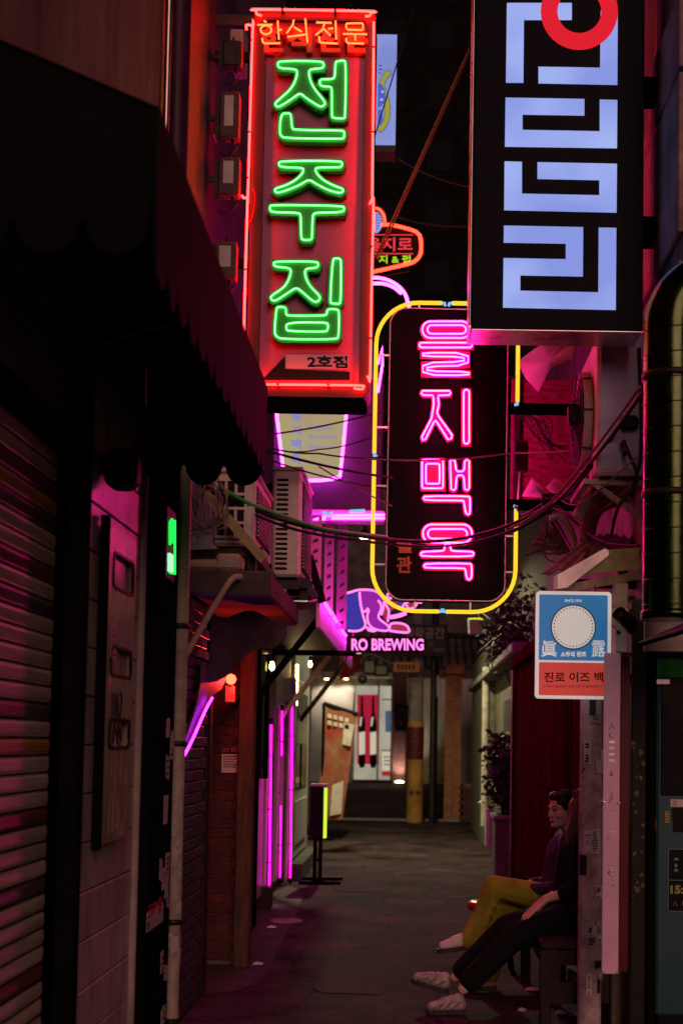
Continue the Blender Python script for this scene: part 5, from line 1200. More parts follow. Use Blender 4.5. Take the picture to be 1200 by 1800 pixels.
for i in range(4): zc = zz_(1304+i*11); k.box((cxl-.014, yl_-.001, zc-.006), (cxl+.014, yl_+.001, zc+.006))
k.tube([(cxl, yl_, zz_(1355)), (cxl, yl_, zz_(1362)), (cxl-.01, yl_, zz_(1362)), (cxl+.01, yl_, zz_(1362))], .003, 5)
k.tube([(cxl-.01, yl_, zz_(1412)), (cxl, yl_, zz_(1390)), (cxl+.01, yl_, zz_(1412))], .003, 5)
for py in (1430, 1442, 1462, 1474, 1520, 1556, 1570): k.box((cxl-.014, yl_-.001, zz_(py)-.004), (cxl+.014, yl_+.001, zz_(py)+.004))
k.box((cxl-.014, yl_-.001, zz_(1476)), (cxl-.009, yl_+.001, zz_(1462))); k.box((cxl+.009, yl_-.001, zz_(1560)), (cxl+.014, yl_+.001, zz_(1540)))
k.tube([(cxl+.012*math.cos(t), yl_, zz_(1534)+.012*math.sin(t)) for t in [R(x) for x in range(0, 360, 30)]], .003, 5, True)
part('lettering', k, 'brushed', lb, kind='stuff')
# security camera on the pale post
cc_ = thing('security_camera', 'dark security camera tilted toward the hanging sign', 'camera', W(1110, 1110, 7.25))
d0, d1 = W(1090, 1080, 7.2), W(1118, 1112, 7.3)
part('body', MB().tube([d0, d0.lerp(d1, .1), d1.lerp(d0, .1), d1], [.03, .036, .034, .026], 14), 'black', cc_)
part('lens', MB().tube([d0+(d0-d1).normalized()*.004, d0+(d0-d1).normalized()*.002], .022, 14), 'glass', cc_)
part('hood', MB().tube([d0+Vector((-.012, -.01, .006)), d0.lerp(d1, .7)+Vector((0, 0, .012))], .038, 14, cap=False), 'black', cc_)
part('mount', MB().tube([d1, d1+Vector((.02, .02, -.02)), (d1.x+.03, 7.6, d1.z-.02)], .012, 8).lathe(W(1086, 1112, 7.24), [(.001, -.014), (.014, 0), (.001, .014)], 8), 'black', cc_)
run('cable', 'thin black lead drooping from the tin roof to the security camera', [W(1044, 1030, 7.6), W(1062, 1080, 7.5), W(1086, 1112, 7.26)], .004, sub=1)
# dark flaking pillar and dusty glass edge
dk = thing('pillar', 'dark flaking painted pillar between the pink sign and the teal machine', 'pillar', (1.22, 7.25, 0))
K['flaky'] = mat('flaking_green_paint', (.015, .017, .011), .65, 0, .3, 5, .3, dirt=.3)
K['flakepaper'] = mat('paint_flake', (.16, .15, .1), .7, 0, .3, 20, .1)
a, b = W(1107, 1500, 7.25), W(1135, 1500, 7.25); a2 = W(1150, 1500, 7.25)
part('shaft', MB().bbox((a.x, 7.25, 0), (b.x, 7.43, 2.32), .008), 'flaky', dk); part('side_post', MB().bbox((b.x+.004, 7.21, 0), (a2.x, 7.43, 2.28), .01), 'black_steel', dk)
k = MB(); rs = random.Random(4)
for i in range(22):
    x, z = rs.uniform(a.x+.01, b.x-.012), rs.uniform(.7, 1.6); s_ = rs.uniform(.004, .014)
    k.plate([(x+s_*rs.uniform(.5, 1.2)*math.cos(t), 7.2485, z+s_*rs.uniform(.6, 1.8)*math.sin(t)) for t in [R(q) for q in range(0, 360, 60)]], .001)
part('flake', k, 'flakepaper', dk, kind='stuff')
# metal awning edge over the machine
ae = thing('metal_eave', 'slanted dark metal eave above the teal machine', 'eave', (1.3, 6, 2.2))
part('sheet', MB().plate([W(1122, 1128, 6.35), W(1205, 1098, 5.6), W(1260, 1085, 5.6), W(1260, 1070, 6.35)], (0, 0, -.02)), 'dark_steel', ae)
part('edge', MB().tube([W(1122, 1134, 6.33), W(1210, 1108, 5.58)], .009, 8), 'black_steel', ae)
part('backboard', MB().bbox((1.12, 6.62, 2.0), (1.76, 6.66, 2.55), .004), 'cream', ae)
part('pink_card', MB().plate([W(1176, 1094, 6.3), W(1204, 1092, 6.3), W(1204, 1100, 6.3), W(1178, 1108, 6.3)], .004), 'pinkacryl', ae)
# teal vending machine
K['teal'] = mat('teal_paint', (.03, .11, .12), .4, 0, .15, 4, .03, dirt=.2)
vm = thing('vending_machine', 'dark teal vending machine with small stickers at the right edge', 'machine', (1.6, 7.6, 0))
yv = 7.6; mx0 = W(1152, 1500, yv).x
def mz(py, px=1180): return W(px, py, yv).z
def mx(px, py=1450): return W(px, py, yv).x
part('cabinet', MB().bbox((mx0, yv, .06), (mx0+.7, yv+.55, mz(1160)), .015), 'teal', vm)
part('plinth', MB().bbox((mx0+.02, yv+.03, 0), (mx0+.68, yv+.57, .06), .005), 'black', vm)
part('screen', MB().bbox((mx(1160), yv-.012, mz(1398)), (mx0+.62, yv-.001, mz(1196)), .005), 'glass', vm)
part('header', MB().bbox((mx0+.004, yv-.02, mz(1193)), (mx0+.69, yv-.001, mz(1158)), .008), K['greenface'], vm)
part('paper_label', MB().box((mx(1177), yv-.004, mz(1418)), (mx(1215), yv-.002, mz(1405))), 'white', vm)
k = MB()
for i in range(3): k.box((mx(1180), yv-.0048, mz(1409+i*3)), (mx(1188), yv-.0042, mz(1408+i*3)))
part('label_print', k, 'ink', vm)
K['yellowsticker'] = mat('yellow_sticker', (.5, .36, .05), .5, 0, .1, 20, 0)
part('yellow_sticker', MB().box((mx(1168), yv-.004, mz(1446)), (mx(1175), yv-.002, mz(1426))), 'yellowsticker', vm)
k = MB()
for i in range(4): k.box((mx(1169.5), yv-.0048, mz(1443-i*4.5)), (mx(1173.5), yv-.0042, mz(1441-i*4.5)))
part('sticker_print', k, 'ink', vm)
part('slot', MB().plate([(mx(1182), yv-.006, mz(1462)), (mx(1240), yv-.006, mz(1462)), (mx(1240), yv-.006, mz(1420)), (mx(1180), yv-.006, mz(1420))], .005), 'black', vm)
part('poster', MB().box((mx(1173), yv-.004, mz(1602)), (mx(1240), yv-.002, mz(1492))), 'black', vm)
K['cyanline'] = mat('cyan_print', (.1, .4, .34), .5, 0, .1, 20, 0); K['limeprint'] = mat('lime_print', (.35, .45, .04), .5, 0, .1, 20, 0)
k = MB()
for y0, y1 in ((1602, 1601), (1547.5, 1546.5), (1493, 1492)): k.box((mx(1173), yv-.0052, mz(y0)), (mx(1240), yv-.0042, mz(y1)))
k.box((mx(1173), yv-.0052, mz(1602)), (mx(1174.2), yv-.0042, mz(1492)))
k.lathe((mx(1187), yv-.005, mz(1530)), [(.001, 0), (.011, .0), (.011, .001)], 10, 'Y').box((mx(1185), yv-.0052, mz(1524)), (mx(1189), yv-.0042, mz(1518))).box((mx(1184), yv-.0052, mz(1512)), (mx(1191), yv-.0042, mz(1508)))
part('poster_lines', k, 'cyanline', vm)
k = MB(); ztext(k, '15:', 1177, 1556, 1200, 1571, lambda x, y, d=0: W(x, y, yv)+Vector((0, d, 0)), .001, .04, -.0045); part('poster_number', k, 'limeprint', vm)
k = MB(); k.tube([(mx(1183), yv-.005, mz(1592)), (mx(1186), yv-.005, mz(1584)), (mx(1190), yv-.005, mz(1592))], .0015, 4); k.tube([(mx(1199), yv-.005, mz(1592)), (mx(1199), yv-.005, mz(1583)), (mx(1203), yv-.005, mz(1583))], .0015, 4); part('poster_mark', k, 'acwhite', vm)
part('red_tag', MB().plate([W(1150, 1440, 7.2), W(1152.5, 1440, 7.2), W(1152, 1462, 7.2), W(1150, 1458, 7.2)], .004), 'redside', vm)

# ================================================================== MIDDLE GROUND
# lit stand sign
sg = thing('stand_sign', 'dark upright stand sign with a yellow green light strip on its edge', 'stand sign', (-.98, 14.9, 0))
a, b = W(543, 1475, 14.8), W(569, 1383, 14.8)
part('panel', MB().bbox((a.x, 14.8, a.z), (b.x, 14.98, b.z), .012), 'black', sg)
part('light_edge', MB().box((b.x+.002, 14.82, a.z+.01), (b.x+.03, 14.96, b.z-.015)), 'led_lime', sg)
part('top_cap', MB().bbox((a.x, 14.78, b.z), (b.x+.04, 15.0, b.z+.03), .008), 'cream', sg)
for x in (a.x+.06, b.x-.03): part('leg', MB().beam((x, 14.9, 0.03), (x, 14.9, a.z), .04, .04), 'black_steel', sg)
part('base', MB().bbox((a.x-.1, 14.75, 0), (b.x+.2, 14.83, .03), .006).bbox((a.x-.1, 15.2, 0), (b.x+.2, 15.28, .03), .006).bbox((a.x+.02, 14.83, .005), (a.x+.08, 15.2, .028), .004).bbox((b.x-.05, 14.83, .005), (b.x+.01, 15.2, .028), .004), 'black_steel', sg)
part('mid_rail', MB().beam((a.x+.06, 14.9, .25), (b.x-.03, 14.9, .25), .03, .03), 'black_steel', sg)
# leaning food banner
Yb = 21.5
bn = thing('banner', 'orange red food banner hanging askew from a black rod', 'banner', W(590, 1440, Yb))
c = [W(572, 1240, Yb), W(627, 1258, Yb), W(602, 1440, Yb), W(557, 1440, Yb)]
K['bannerred'] = mat('banner_print', (.26, .03, .014), .6, 0, .2, 4.5, .05, col2=(.26, .16, .09))
cl = []
for i in range(7):
    for j in range(11):
        u, v = i/6, j/10; p = c[0].lerp(c[1], u).lerp(c[3].lerp(c[2], u), v); cl.append(p+Vector((0, .03*math.sin(u*7+v*4), 0)))
ff = [(i*11+j, (i+1)*11+j, (i+1)*11+j+1, i*11+j+1) for i in range(6) for j in range(10)]; nv = len(cl)
part('cloth', MB().add(cl+[p+Vector((0, .006, 0)) for p in cl], ff+[tuple(q+nv for q in f)[::-1] for f in ff], True), 'bannerred', bn)
part('rod', MB().tube([W(569, 1236, Yb), W(630, 1256, Yb)], .03, 8), 'black', bn)
K['bannerfood'] = mat('food_print', (.45, .34, .16), .6, 0, .4, 7, 0, col2=(.42, .09, .04)); K['bannerwhite'] = mat('banner_white', (.6, .52, .45), .6, 0, .2, 7, 0)
fz = lambda x, y, d=0.0: W(x, y, Yb)+Vector((0, d-.045, 0))
part('stripe_print', MB().plate([fz(605, 1270), fz(623, 1274), fz(616, 1312), fz(602, 1308)], .004).plate([fz(584, 1380), fz(604, 1372), fz(600, 1430), fz(580, 1434)], .004), 'bannerwhite', bn, kind='stuff')
k = MB(); rs = random.Random(5)
for r_ in range(2):
    for q_ in range(4): x_, y_ = 576+q_*10, 1254+r_*12+q_*2.4; k.plate([fz(x_, y_), fz(x_+7, y_+1.5), fz(x_+7, y_+9), fz(x_, y_+7.5)], .004)
part('lettering', k, 'bannerwhite', bn, kind='stuff')
part('pole', MB().tube([W(569, 1236, Yb), (W(569, 1236, Yb).x, Yb+.05, 0.02)], .025, 8).bbox((W(569, 1236, Yb).x-.2, Yb-.2, 0), (W(569, 1236, Yb).x+.2, Yb+.25, .04), .01), 'black_steel', bn)
# red cloth canopy
k = MB(); c = [W(598, 1152, 19), W(634, 1150, 19), W(632, 1180, 19.6), W(596, 1196, 19)]
vs = []
for i in range(8):
    for j in range(6):
        u, v = i/7, j/5; vs.append(c[0].lerp(c[1], u).lerp(c[3].lerp(c[2], u), v)+Vector((0, .04*math.sin(u*10), .02*math.sin(u*9)*v)))
k.add(vs, [(i*6+j, (i+1)*6+j, (i+1)*6+j+1, i*6+j+1) for i in range(7) for j in range(5)], True)
K['redcloth'] = mat('red_cloth', (.42, .02, .025), .7, 0, .2, 6, .1)
ra = thing('red_awning', 'small red cloth awning below the elephant sign', 'awning', c[3]); part('cloth', k, 'redcloth', ra)
part('bar', MB().tube([(-1.95, 19.05, c[0].z), c[1]+Vector((0, .05, 0))], .025, 6), 'dark_steel', ra)
# street lamp that lights the middle of the alley
pl = W(641, 943, 19.0)
sp = thing('street_lamp', 'lit street lamp hanging over the middle of the alley', 'street lamp', pl)
part('lens', MB().lathe(pl, [(.001, -.035), (.06, -.025), (.085, 0), (.06, .02)], 14), 'lamp_white', sp)
part('shade', MB().lathe(pl+Vector((0, 0, .015)), [(.095, 0), (.09, .03), (.04, .07), (.02, .12)], 14), 'dark_steel', sp)
part('arm', MB().tube([pl+Vector((0, 0, .13)), pl+Vector((-.15, 0, .25)), (-1.95, 19, pl.z+.28)], .02, 8), 'dark_steel', sp)
ld = bpy.data.lights.new('lamp_light', 'SPOT'); ld.energy = 800; ld.color = (1, .93, .55); ld.spot_size = R(168); ld.spot_blend = .3; ld.shadow_soft_size = .08
lo = link('lamp_light', ld, sp, (0, 0, -.06))

# planter with shrub at the right
K['planter'] = mat('planter_plaster', (.14, .115, .12), .8, 0, .3, 5, .2, dirt=.5)
pn = thing('planter', 'square pinkish planter box at the foot of the red shop front', 'planter', (1.0, 14.6, 0))
a, b = W(872, 1535, 14.4), W(900, 1440, 14.4)
part('box', MB().bbox((a.x-.02, 14.35, 0), (1.18, 15.0, b.z), .02), 'planter', pn); part('rim', MB().bbox((a.x-.04, 14.33, b.z-.01), (1.2, 15.02, b.z+.04), .01), 'concrete', pn)
part('soil', MB().box((a.x+.01, 14.4, b.z+.03), (1.15, 14.97, b.z+.05)), 'darkwood', pn)
def foliage(n, fn, size, seed):
    rs = random.Random(seed); mb = MB()
    for i in range(n):
        p, s_ = fn(rs), size*rs.uniform(.6, 1.3); d = Vector((rs.uniform(-1, 1), rs.uniform(-1, 1), rs.uniform(-.6, .8))).normalized(); t = d.orthogonal().normalized()*s_*.32; t.rotate(Matrix.Rotation(rs.uniform(0, 6.3), 3, d)); u = d*s_; m_ = d.cross(t).normalized()*s_*.12
        mb.add([p, p+u*.5+t+m_, p+u, p+u*.5-t+m_], [(0, 1, 2), (0, 2, 3)])
    return mb
sbh = thing('shrub', 'dark potted shrub growing in the pinkish planter', 'plant', (1.03, 14.65, b.z))
rs = random.Random(2); stems = MB(); tips = []
for i in range(16):
    p0 = Vector((1.02+rs.uniform(-.06, .06), 14.65+rs.uniform(-.15, .15), b.z)); p1 = p0+Vector((rs.uniform(-.22, .12), rs.uniform(-.3, .25), rs.uniform(.4, .85))); tips.append((p0, p1)); stems.tube([p0, p0.lerp(p1, .5)+Vector((.02, 0, .04)), p1], [.012, .009, .005], 5)
part('stem', stems, 'darkwood', sbh)
def fsh(r):
    p0, p1 = r.choice(tips); return p0.lerp(p1, r.uniform(.3, 1.05))+Vector((r.gauss(0, .06), r.gauss(0, .07), r.gauss(0, .05)))
part('foliage', foliage(1300, fsh, .085, 6), 'leaf', sbh)
# withered ivy above the grey building
iv = thing('ivy', 'dry violet lit creeper spilling over the cornice on the right', 'plant', (1.2, 16, 2.6))
def fiv(r):
    y = r.uniform(14.4, 19); return Vector((1.0+.42*r.random()-.1*math.sin(y*3), y, 2.62+abs(r.gauss(0, .26))*(1-.3*math.sin(y*2))))
part('leaves', foliage(1700, fiv, .09, 9), 'ivyleaf', iv)
st = MB(); rs = random.Random(3)
for i in range(40):
    p = fiv(rs); st.tube(spline([p, p+Vector((rs.uniform(-.3, .2), rs.uniform(-.5, .5), rs.uniform(-.3, .2))), p+Vector((rs.uniform(-.3, .3), rs.uniform(-.8, .8), rs.uniform(-.5, .1)))], 4), .008, 4)
part('twig', st, 'darkwood', iv)
# small lit lantern on a post
p = W(835, 1090, 17.5)
ln = thing('lantern', 'small cream lantern glowing on the dark post at the right', 'lamp', p)
part('shade', MB().lathe(p, [(.09, -.18), (.1, 0)], 12), 'cream', ln); part('glow', MB().lathe(p, [(.095, .001), (.098, .02), (.001, .03)], 12), 'led_lime', ln)
part('bracket', MB().beam(p+Vector((0, .05, -.1)), (1.25, 17.55, p.z-.1), .03, .03), 'black_steel', ln)

# ================================================================== FAR END
YS = 34.0; zf = lambda x, y, d=0.0: Zm(540, 1060, 3.333, YS)(x, y, d)
fs_ = thing('far_shop', 'pale lit shop front across the road at the alley end', 'building', W(660, 1376, YS))
K['shopwall'] = mat('shop_render', (.5, .47, .42), .8, 0, .2, 2, .1, dirt=.3)
gz = .5
a, b = zf(-30, 0), zf(950, 430); top = zf(0, 430).z
part('wall', MB().box((a.x-3, YS, gz), (zf(285, 0).x, YS+3, top)).box((zf(285, 0).x, YS, zf(0, 475).z), (zf(508, 0).x, YS+3, top)).box((zf(508, 0).x, YS, gz), (zf(1500, 0).x, YS+3, top)), 'shopwall', fs_)
part('upper_wall', MB().box((a.x-3, YS+.3, top), (zf(1500, 0).x, YS+3, 8)), 'darkconc', fs_)
part('eave', MB().bbox((a.x-3, YS-.5, top-.02), (zf(505, 0).x, YS+.3, top+.1), .02), 'cream', fs_)
K['shopglow'] = emit_panel('lit_shop_interior', (.55, .5, .38), .75, (.4, .37, .28), 1.2)
part('lit_interior', MB().box((zf(285, 0).x, YS+.5, gz), (zf(508, 0).x, YS+.52, zf(0, 475).z)), 'shopglow', fs_)
for x0, x1 in ((278, 290), (422, 432), (500, 510)): part('frame', MB().bbox((zf(x0, 0).x, YS-.04, gz), (zf(x1, 0).x, YS+.1, zf(0, 470).z), .01), 'steel', fs_)
part('sill', MB().bbox((zf(278, 0).x, YS-.12, gz), (zf(510, 0).x, YS+.1, gz+.1), .01), 'dark_steel', fs_)
part('column', MB().bbox((zf(508, 0).x+.01, YS-.25, gz), (zf(590, 0).x, YS, top), .02), 'trafo', fs_)
pw = thing('wine_poster', 'red window poster with two black bottles in the far shop', 'poster', zf(355, 960, -.02))
part('sheet', MB().plate(q3([(290,535),(422,535),(418,945),(290,945)], zf, .2), .01), emit('lit_red_poster', (.42, .012, .04), .9), pw)
for cxp in (318, 384):
    pb2 = [(cxp-7,545),(cxp+7,545),(cxp+8,640),(cxp+20,700),(cxp+20,940),(cxp+12,966),(cxp-12,966),(cxp-20,940),(cxp-20,700),(cxp-8,640)]
    bt = part('bottle_print', MB().plate(q3(pb2, zf, .18), .01), 'black', pw)
    part('bottle_label', MB().plate(q3([(cxp-18,758),(cxp+18,752),(cxp+18,885),(cxp-18,890)], zf, .17), .005).plate(q3([(cxp-10,670),(cxp+2,665),(cxp-6,720),(cxp-15,722)], zf, .17), .005), K.setdefault('litwhite', emit('lit_white_print', (.62, .55, .4), .9)), bt)
sh_ = thing('window_display', 'shelf of small coloured goods beside the wine poster', 'display', zf(468, 1020, .1))
K['goods_blue'] = emit('goods_blue', (.06, .12, .2), .8); K['goods_red'] = emit('goods_red', (.4, .03, .03), .8)
part('panel', MB().plate(q3([(436,870),(498,870),(498,1015),(436,1015)], zf, .3), .02), 'litwhite', sh_)
part('picture', MB().plate(q3([(455,630),(500,630),(500,755),(455,755)], zf, .3), .02), 'goods_blue', sh_)
part('box', MB().plate(q3([(436,985),(492,985),(492,1015),(436,1015)], zf, .25), .02), 'goods_red', sh_)
part('shelf', MB().plate(q3([(434,560),(500,560),(500,566),(434,566)], zf, .25), .1).plate(q3([(434,862),(500,862),(500,868),(434,868)], zf, .25), .1), 'trafo', sh_)
k = MB()
for i in range(3): k.plate(q3([(446,900+i*22),(488,900+i*22),(488,906+i*22),(446,906+i*22)], zf, .292), .004)
part('print', k, 'ink', sh_)
xs_ = thing('framed_sign', 'black framed square X sign on the grey shop column', 'sign', zf(546, 750, -.3))
a, b = zf(514, 752, -.3), zf(590, 600, -.3)
part('frame', MB().plate([(a.x, YS-.3, a.z), (b.x, YS-.3, a.z), (b.x, YS-.3, b.z), (a.x, YS-.3, b.z)], .05, [[(a.x+.05, YS-.3, a.z+.06), (b.x-.05, YS-.3, a.z+.06), (b.x-.05, YS-.3, b.z-.06), (a.x+.05, YS-.3, b.z-.06)]]), 'black', xs_)
part('board', MB().box((a.x+.05, YS-.28, a.z+.06), (b.x-.05, YS-.25, b.z-.06)), 'trafo', xs_)
part('cross', MB().beam(zf(528, 725, -.3), zf(572, 632, -.3), .05, .02, (0, 1, 0)).beam(zf(528, 632, -.3), zf(572, 725, -.3), .05, .018, (0, 1, 0)), 'black', xs_)
p = zf(540, 1046, -.45)
ul = thing('uplight', 'ground uplight glowing on the grey shop column', 'lamp', (p.x, YS-.5, gz))
part('lens', MB().lathe((p.x, YS-.5, gz+.05), [(.1, 0), (.11, .03), (.001, .05)], 12), 'lamp_warm', ul)
part('can', MB().lathe((p.x, YS-.5, gz), [(.12, 0), (.13, .05), (.115, .06)], 12), 'black', ul)
ld = bpy.data.lights.new('uplight_beam', 'SPOT'); ld.energy = 80; ld.color = (1, .86, .6); ld.spot_size = R(110); ld.spot_blend = .8; ld.shadow_soft_size = .06
lo = link('uplight_beam', ld, ul, (0, 0, .12)); lo.rotation_euler = (R(165), 0, 0)
for i, xx in enumerate((120, 232)):  # unseen lamps assumed under the eave to brighten the shop wall
    p = zf(xx, 448, -.4)
    el = thing('assumed_eave_lamp', ('left assumed small lamp under the far shop eave', 'assumed small lamp under the far shop eave beside the wine poster')[i], 'lamp', p, 'assumed small lamps under the far shop eave')
    part('lens', MB().lathe(p, [(.001, -.02), (.05, -.012), (.055, 0)], 10), 'lamp_warm', el); part('can', MB().lathe(p, [(.06, 0), (.06, .1), (.03, .11)], 10), 'black', el)
    ld = bpy.data.lights.new('assumed_eave_light', 'SPOT'); ld.energy = 30; ld.color = (1, .86, .68); ld.spot_size = R(120); ld.spot_blend = .5; ld.shadow_soft_size = .05
    lo = link('assumed_eave_light', ld, el, (0, 0, -.04)); lo.rotation_euler = (R(22), 0, 0)
# utility poles
po = thing('utility_pole', 'concrete utility pole with a yellow sleeve at the crossing', 'pole', W(728, 1440, 26.3))
a = W(728, 1440, 26.3); pr2 = .145
part('shaft', MB().lathe((a.x, 26.3, 0), [(pr2, 0), (pr2*.85, 6.5)], 18), 'concrete', po)
K['sleeve'] = mat('yellow_sleeve', (.52, .26, .05), .6, 0, .3, 4, .1, dirt=.5)
zz0, zz1 = W(728, 1335, 26.3).z, W(728, 1268, 26.3).z
part('sleeve', MB().lathe((a.x, 26.3, 0), [(pr2+.012, .02), (pr2+.011, zz1)], 18), 'sleeve', po)
part('poster_band', MB().lathe((a.x, 26.3, zz0), [(pr2+.015, 0), (pr2+.015, W(728, 1278, 26.3).z-zz0)], 18), 'redside', po)
k = MB()
for i in range(5): k.box((a.x-.1, 26.3-pr2-.02, zz0+.1+i*.1), (a.x+.09-.03*(i % 2), 26.3-pr2-.012, zz0+.14+i*.1))
k.box((a.x-.1, 26.3-pr2-.02, .55), (a.x-.02, 26.3-pr2-.012, .62)).box((a.x+.02, 26.3-pr2-.02, .55), (a.x+.1, 26.3-pr2-.012, .62))
part('print', k, 'ink', po)
po2 = thing('steel_pole', 'thin dark pole wrapped in tape beside the yellow sleeved pole', 'pole', W(760, 1436, 26.8)); a = W(760, 1436, 26.8)
part('shaft', MB().lathe((a.x, 26.8, 0), [(.075, 0), (.065, 5)], 12), 'dark_steel', po2)
part('tape', MB().lathe((a.x, 26.8, W(760, 1225, 26.8).z), [(.08, 0), (.08, .42)], 12), 'pinkacryl', po2); part('clamp', MB().lathe((a.x, 26.8, W(760, 1186, 26.8).z), [(.085, 0), (.085, .1)], 12), 'redside', po2)
bp_ = thing('brick_pier', 'orange brick gate pier with a cap at the alley end', 'pier', W(797, 1436, 27.0))
a, b = W(779, 1435, 27), W(812, 1186, 27)
part('core', MB().box((a.x+.02, 27.02, 0), (b.x-.02, 27.38, b.z)), 'mortar', bp_)
part('cap', MB().bbox((a.x-.03, 26.95, b.z), (b.x+.05, 27.45, W(797, 1168, 27).z), .02), 'orangebrick', bp_)
wb_ = (b.x-a.x)/2; om = MB().bbox((.002, 0, .002), (wb_-.002, .03, .068), .003).mesh('brick', K['orangebrick'])
j = 0
while j*.07+.07 < b.z:
    for i in range(2): piece(om, 'brick', bp_, (a.x+i*wb_, 27.0-.008*(j % 2)*0+random.uniform(-.003, .003), j*.07))
    j += 1
rw = thing('low_wall', 'low red brick wall beside the orange pier', 'wall', W(820, 1430, 27))
a, b = W(814, 1435, 26.6), W(834, 1378, 26.6)
part('core', MB().box((a.x, 26.62, 0), (1.6, 26.8, b.z)), 'mortar', rw)
j = 0; rm2 = MB().bbox((.004, 0, .004), (.19, .03, .066), .004).mesh('brick', K['redbrick'])
while j*.07+.07 < b.z:
    for i in range(3): piece(rm2, 'brick', rw, (a.x+i*.2-.1*(j % 2), 26.6, j*.07))
    j += 1
# dark overhead board and orange plate
Yo = 26.0; zo = Zm(580, 1000, 4.286, Yo)
K['boarddark'] = mat('dark_green_board', (.02, .03, .025), .5, 0, .2, 3, .03); K['greyletter'] = mat('grey_letter', (.3, .3, .28), .6, 0, .2, 5, .0)
ob = thing('overhead_board', 'dark overhead board with grey Hangul letters and phone number', 'sign', zo(700, 630))
a, b = zo(480, 638), zo(885, 420)
part('board', MB().bbox((a.x, Yo, a.z), (b.x, Yo+.15, b.z), .01), 'boarddark', ob)
k = MB(); ztext(k, '생활공간', 560, 440, 862, 528, zo, .01, .03, -.003); ztext(k, '점', 735, 545, 775, 580, zo, .01, .0, -.003); ztext(k, '-0820', 770, 598, 855, 622, zo, .01, .0, -.003)
part('lettering', k, 'greyletter', ob, kind='stuff')
part('post', MB().tube([(b.x-.25, Yo+.2, 0), (b.x-.25, Yo+.2, b.z)], .06, 8).tube([(a.x+.2, Yo+.2, b.z-.2), (1.5, Yo+.2, b.z-.2)], .05, 8), 'dark_steel', ob)
op = thing('orange_plate', 'small orange plate sign hanging under the dark overhead board', 'sign', W(712, 1180, 25.8))
a, b = W(691, 1181, 25.8), W(737, 1164, 25.8)
part('plate', MB().bbox((a.x, 25.8, a.z), (b.x, 25.84, b.z), .006), K.setdefault('orangeplate', mat('orange_plate', (.5, .16, .04), .5, 0, .2, 5, .05)), op)
k = MB()
for q_ in range(5): p0, p1 = W(698+q_*6.5, 1177, 25.795), W(702.5+q_*6.5, 1168, 25.795); k.box((p0.x, 25.792, p0.z), (p1.x, 25.799, p1.z))
part('lettering', k, 'darkwood', op, kind='stuff')
part('hanger', MB().tube([(a.x+.15, 25.82, b.z), (a.x+.15, 25.9, zo(0, 640).z)], .012, 6).tube([(b.x-.12, 25.82, b.z), (b.x-.12, 25.9, zo(0, 640).z)], .012, 6).tube([(a.x-.3, 25.9, zo(0, 640).z), (b.x+.5, 25.9, zo(0, 640).z)], .025, 6), 'dark_steel', op)
# eaves of old roofs at the alley end
er = thing('old_roof', 'dark tiled roof edge behind the overhead board', 'building', W(800, 1160, 29))
a, b = W(740, 1178, 29), W(850, 1140, 29)
part('roof', MB().plate([(a.x-4, 28.6, a.z), (b.x+3, 28.6, a.z), (b.x+3, 31, b.z+.4), (a.x-4, 31, b.z+.4)], (0, 0, .08)), 'darkconc', er)
k = MB().tube([(0, 0, 0), (0, 2.44, b.z+.4-a.z)], .07, 6).mesh('roof_tile', K['concrete'])
for i in range(30): piece(k, 'roof_tile', er, (a.x-1.2+i*.17, 28.57, a.z+.1))
part('wall', MB().box((1.35, 28.9, 0), (5, 31, a.z)), 'cream', er)
solo('junk_heap', 'dark clutter of boxes and cables on the eave below the elephant sign', 'clutter', MB().bbox(W(638, 1185, 24), W(660, 1160, 24)+Vector((0, .3, 0)), .03).bbox(W(655, 1188, 24.2), W(682, 1168, 24.2)+Vector((0, .3, 0)), .03).tube(spline([W(630, 1170, 24), W(650, 1150, 24), W(690, 1168, 24)], 5), .03, 6).lathe(W(637, 1194, 23.9), [(.001, -.09), (.08, -.04), (.08, .04), (.001, .09)], 10), 'dark_steel')
# tower block raised to cover the glowing sky and keep it black
bb = thing('sky_cover_tower', 'near-black tower block raised to hide the sky behind the alley', 'building', (1, 60, 0))
K['nightwall'] = mat('night_black_wall', (.012, .0115, .011), .95, 0, .3, 2, .1, spec=0)  # near-black colour so the tower reads as dark night
part('wall', MB().box((-22, 60, 0), (22, 70, 46)), 'nightwall', bb)
wm = MB().box((0, 0, 0), (1.1, .06, 1.4)).mesh('window', mat('night_window', (.016, .016, .018), .9, 0, .2, 2, 0, spec=0))
for i in range(14):
    for j in range(13): piece(wm, 'window', bb, (-14.5+i*2.1, 59.95, 2+j*2.8))
# litter
k = [((818, 1770), 'crumpled white scrap'), ]
rs = random.Random(17)
for i, (px, py, lab) in enumerate(((985, 1783, 'white paper scrap nearest the bill covered pole'), (1012, 1786, 'long white paper scrap by the pole foot'), (936, 1742, 'pale scrap under the bench edge'), (917, 1779, 'tiny white scrap in front of the black trainers'), (477, 1632, 'pale scrap beside the dark block on the left'), (453, 1697, 'pale leaf scrap near the left brick foot'))):
    d = ray(px, py); p = CAM+d*(-CAMZ/d.z); s_ = rs.uniform(.012, .03)
    solo('paper_scrap', lab, 'litter', MB().add([p+Vector((-s_*1.6, -s_*.5, .006)), p+Vector((s_*1.3, -s_, .008)), p+Vector((s_*1.6, s_, .014)), p+Vector((-s_, s_*.8, .02)), p+Vector((0, 0, .026))], [(0, 1, 4), (1, 2, 4), (2, 3, 4), (3, 0, 4), (3, 2, 1, 0)]), 'white', 'paper scraps on the ground')
d = ray(503, 1620); p = CAM+d*(-CAMZ/d.z)
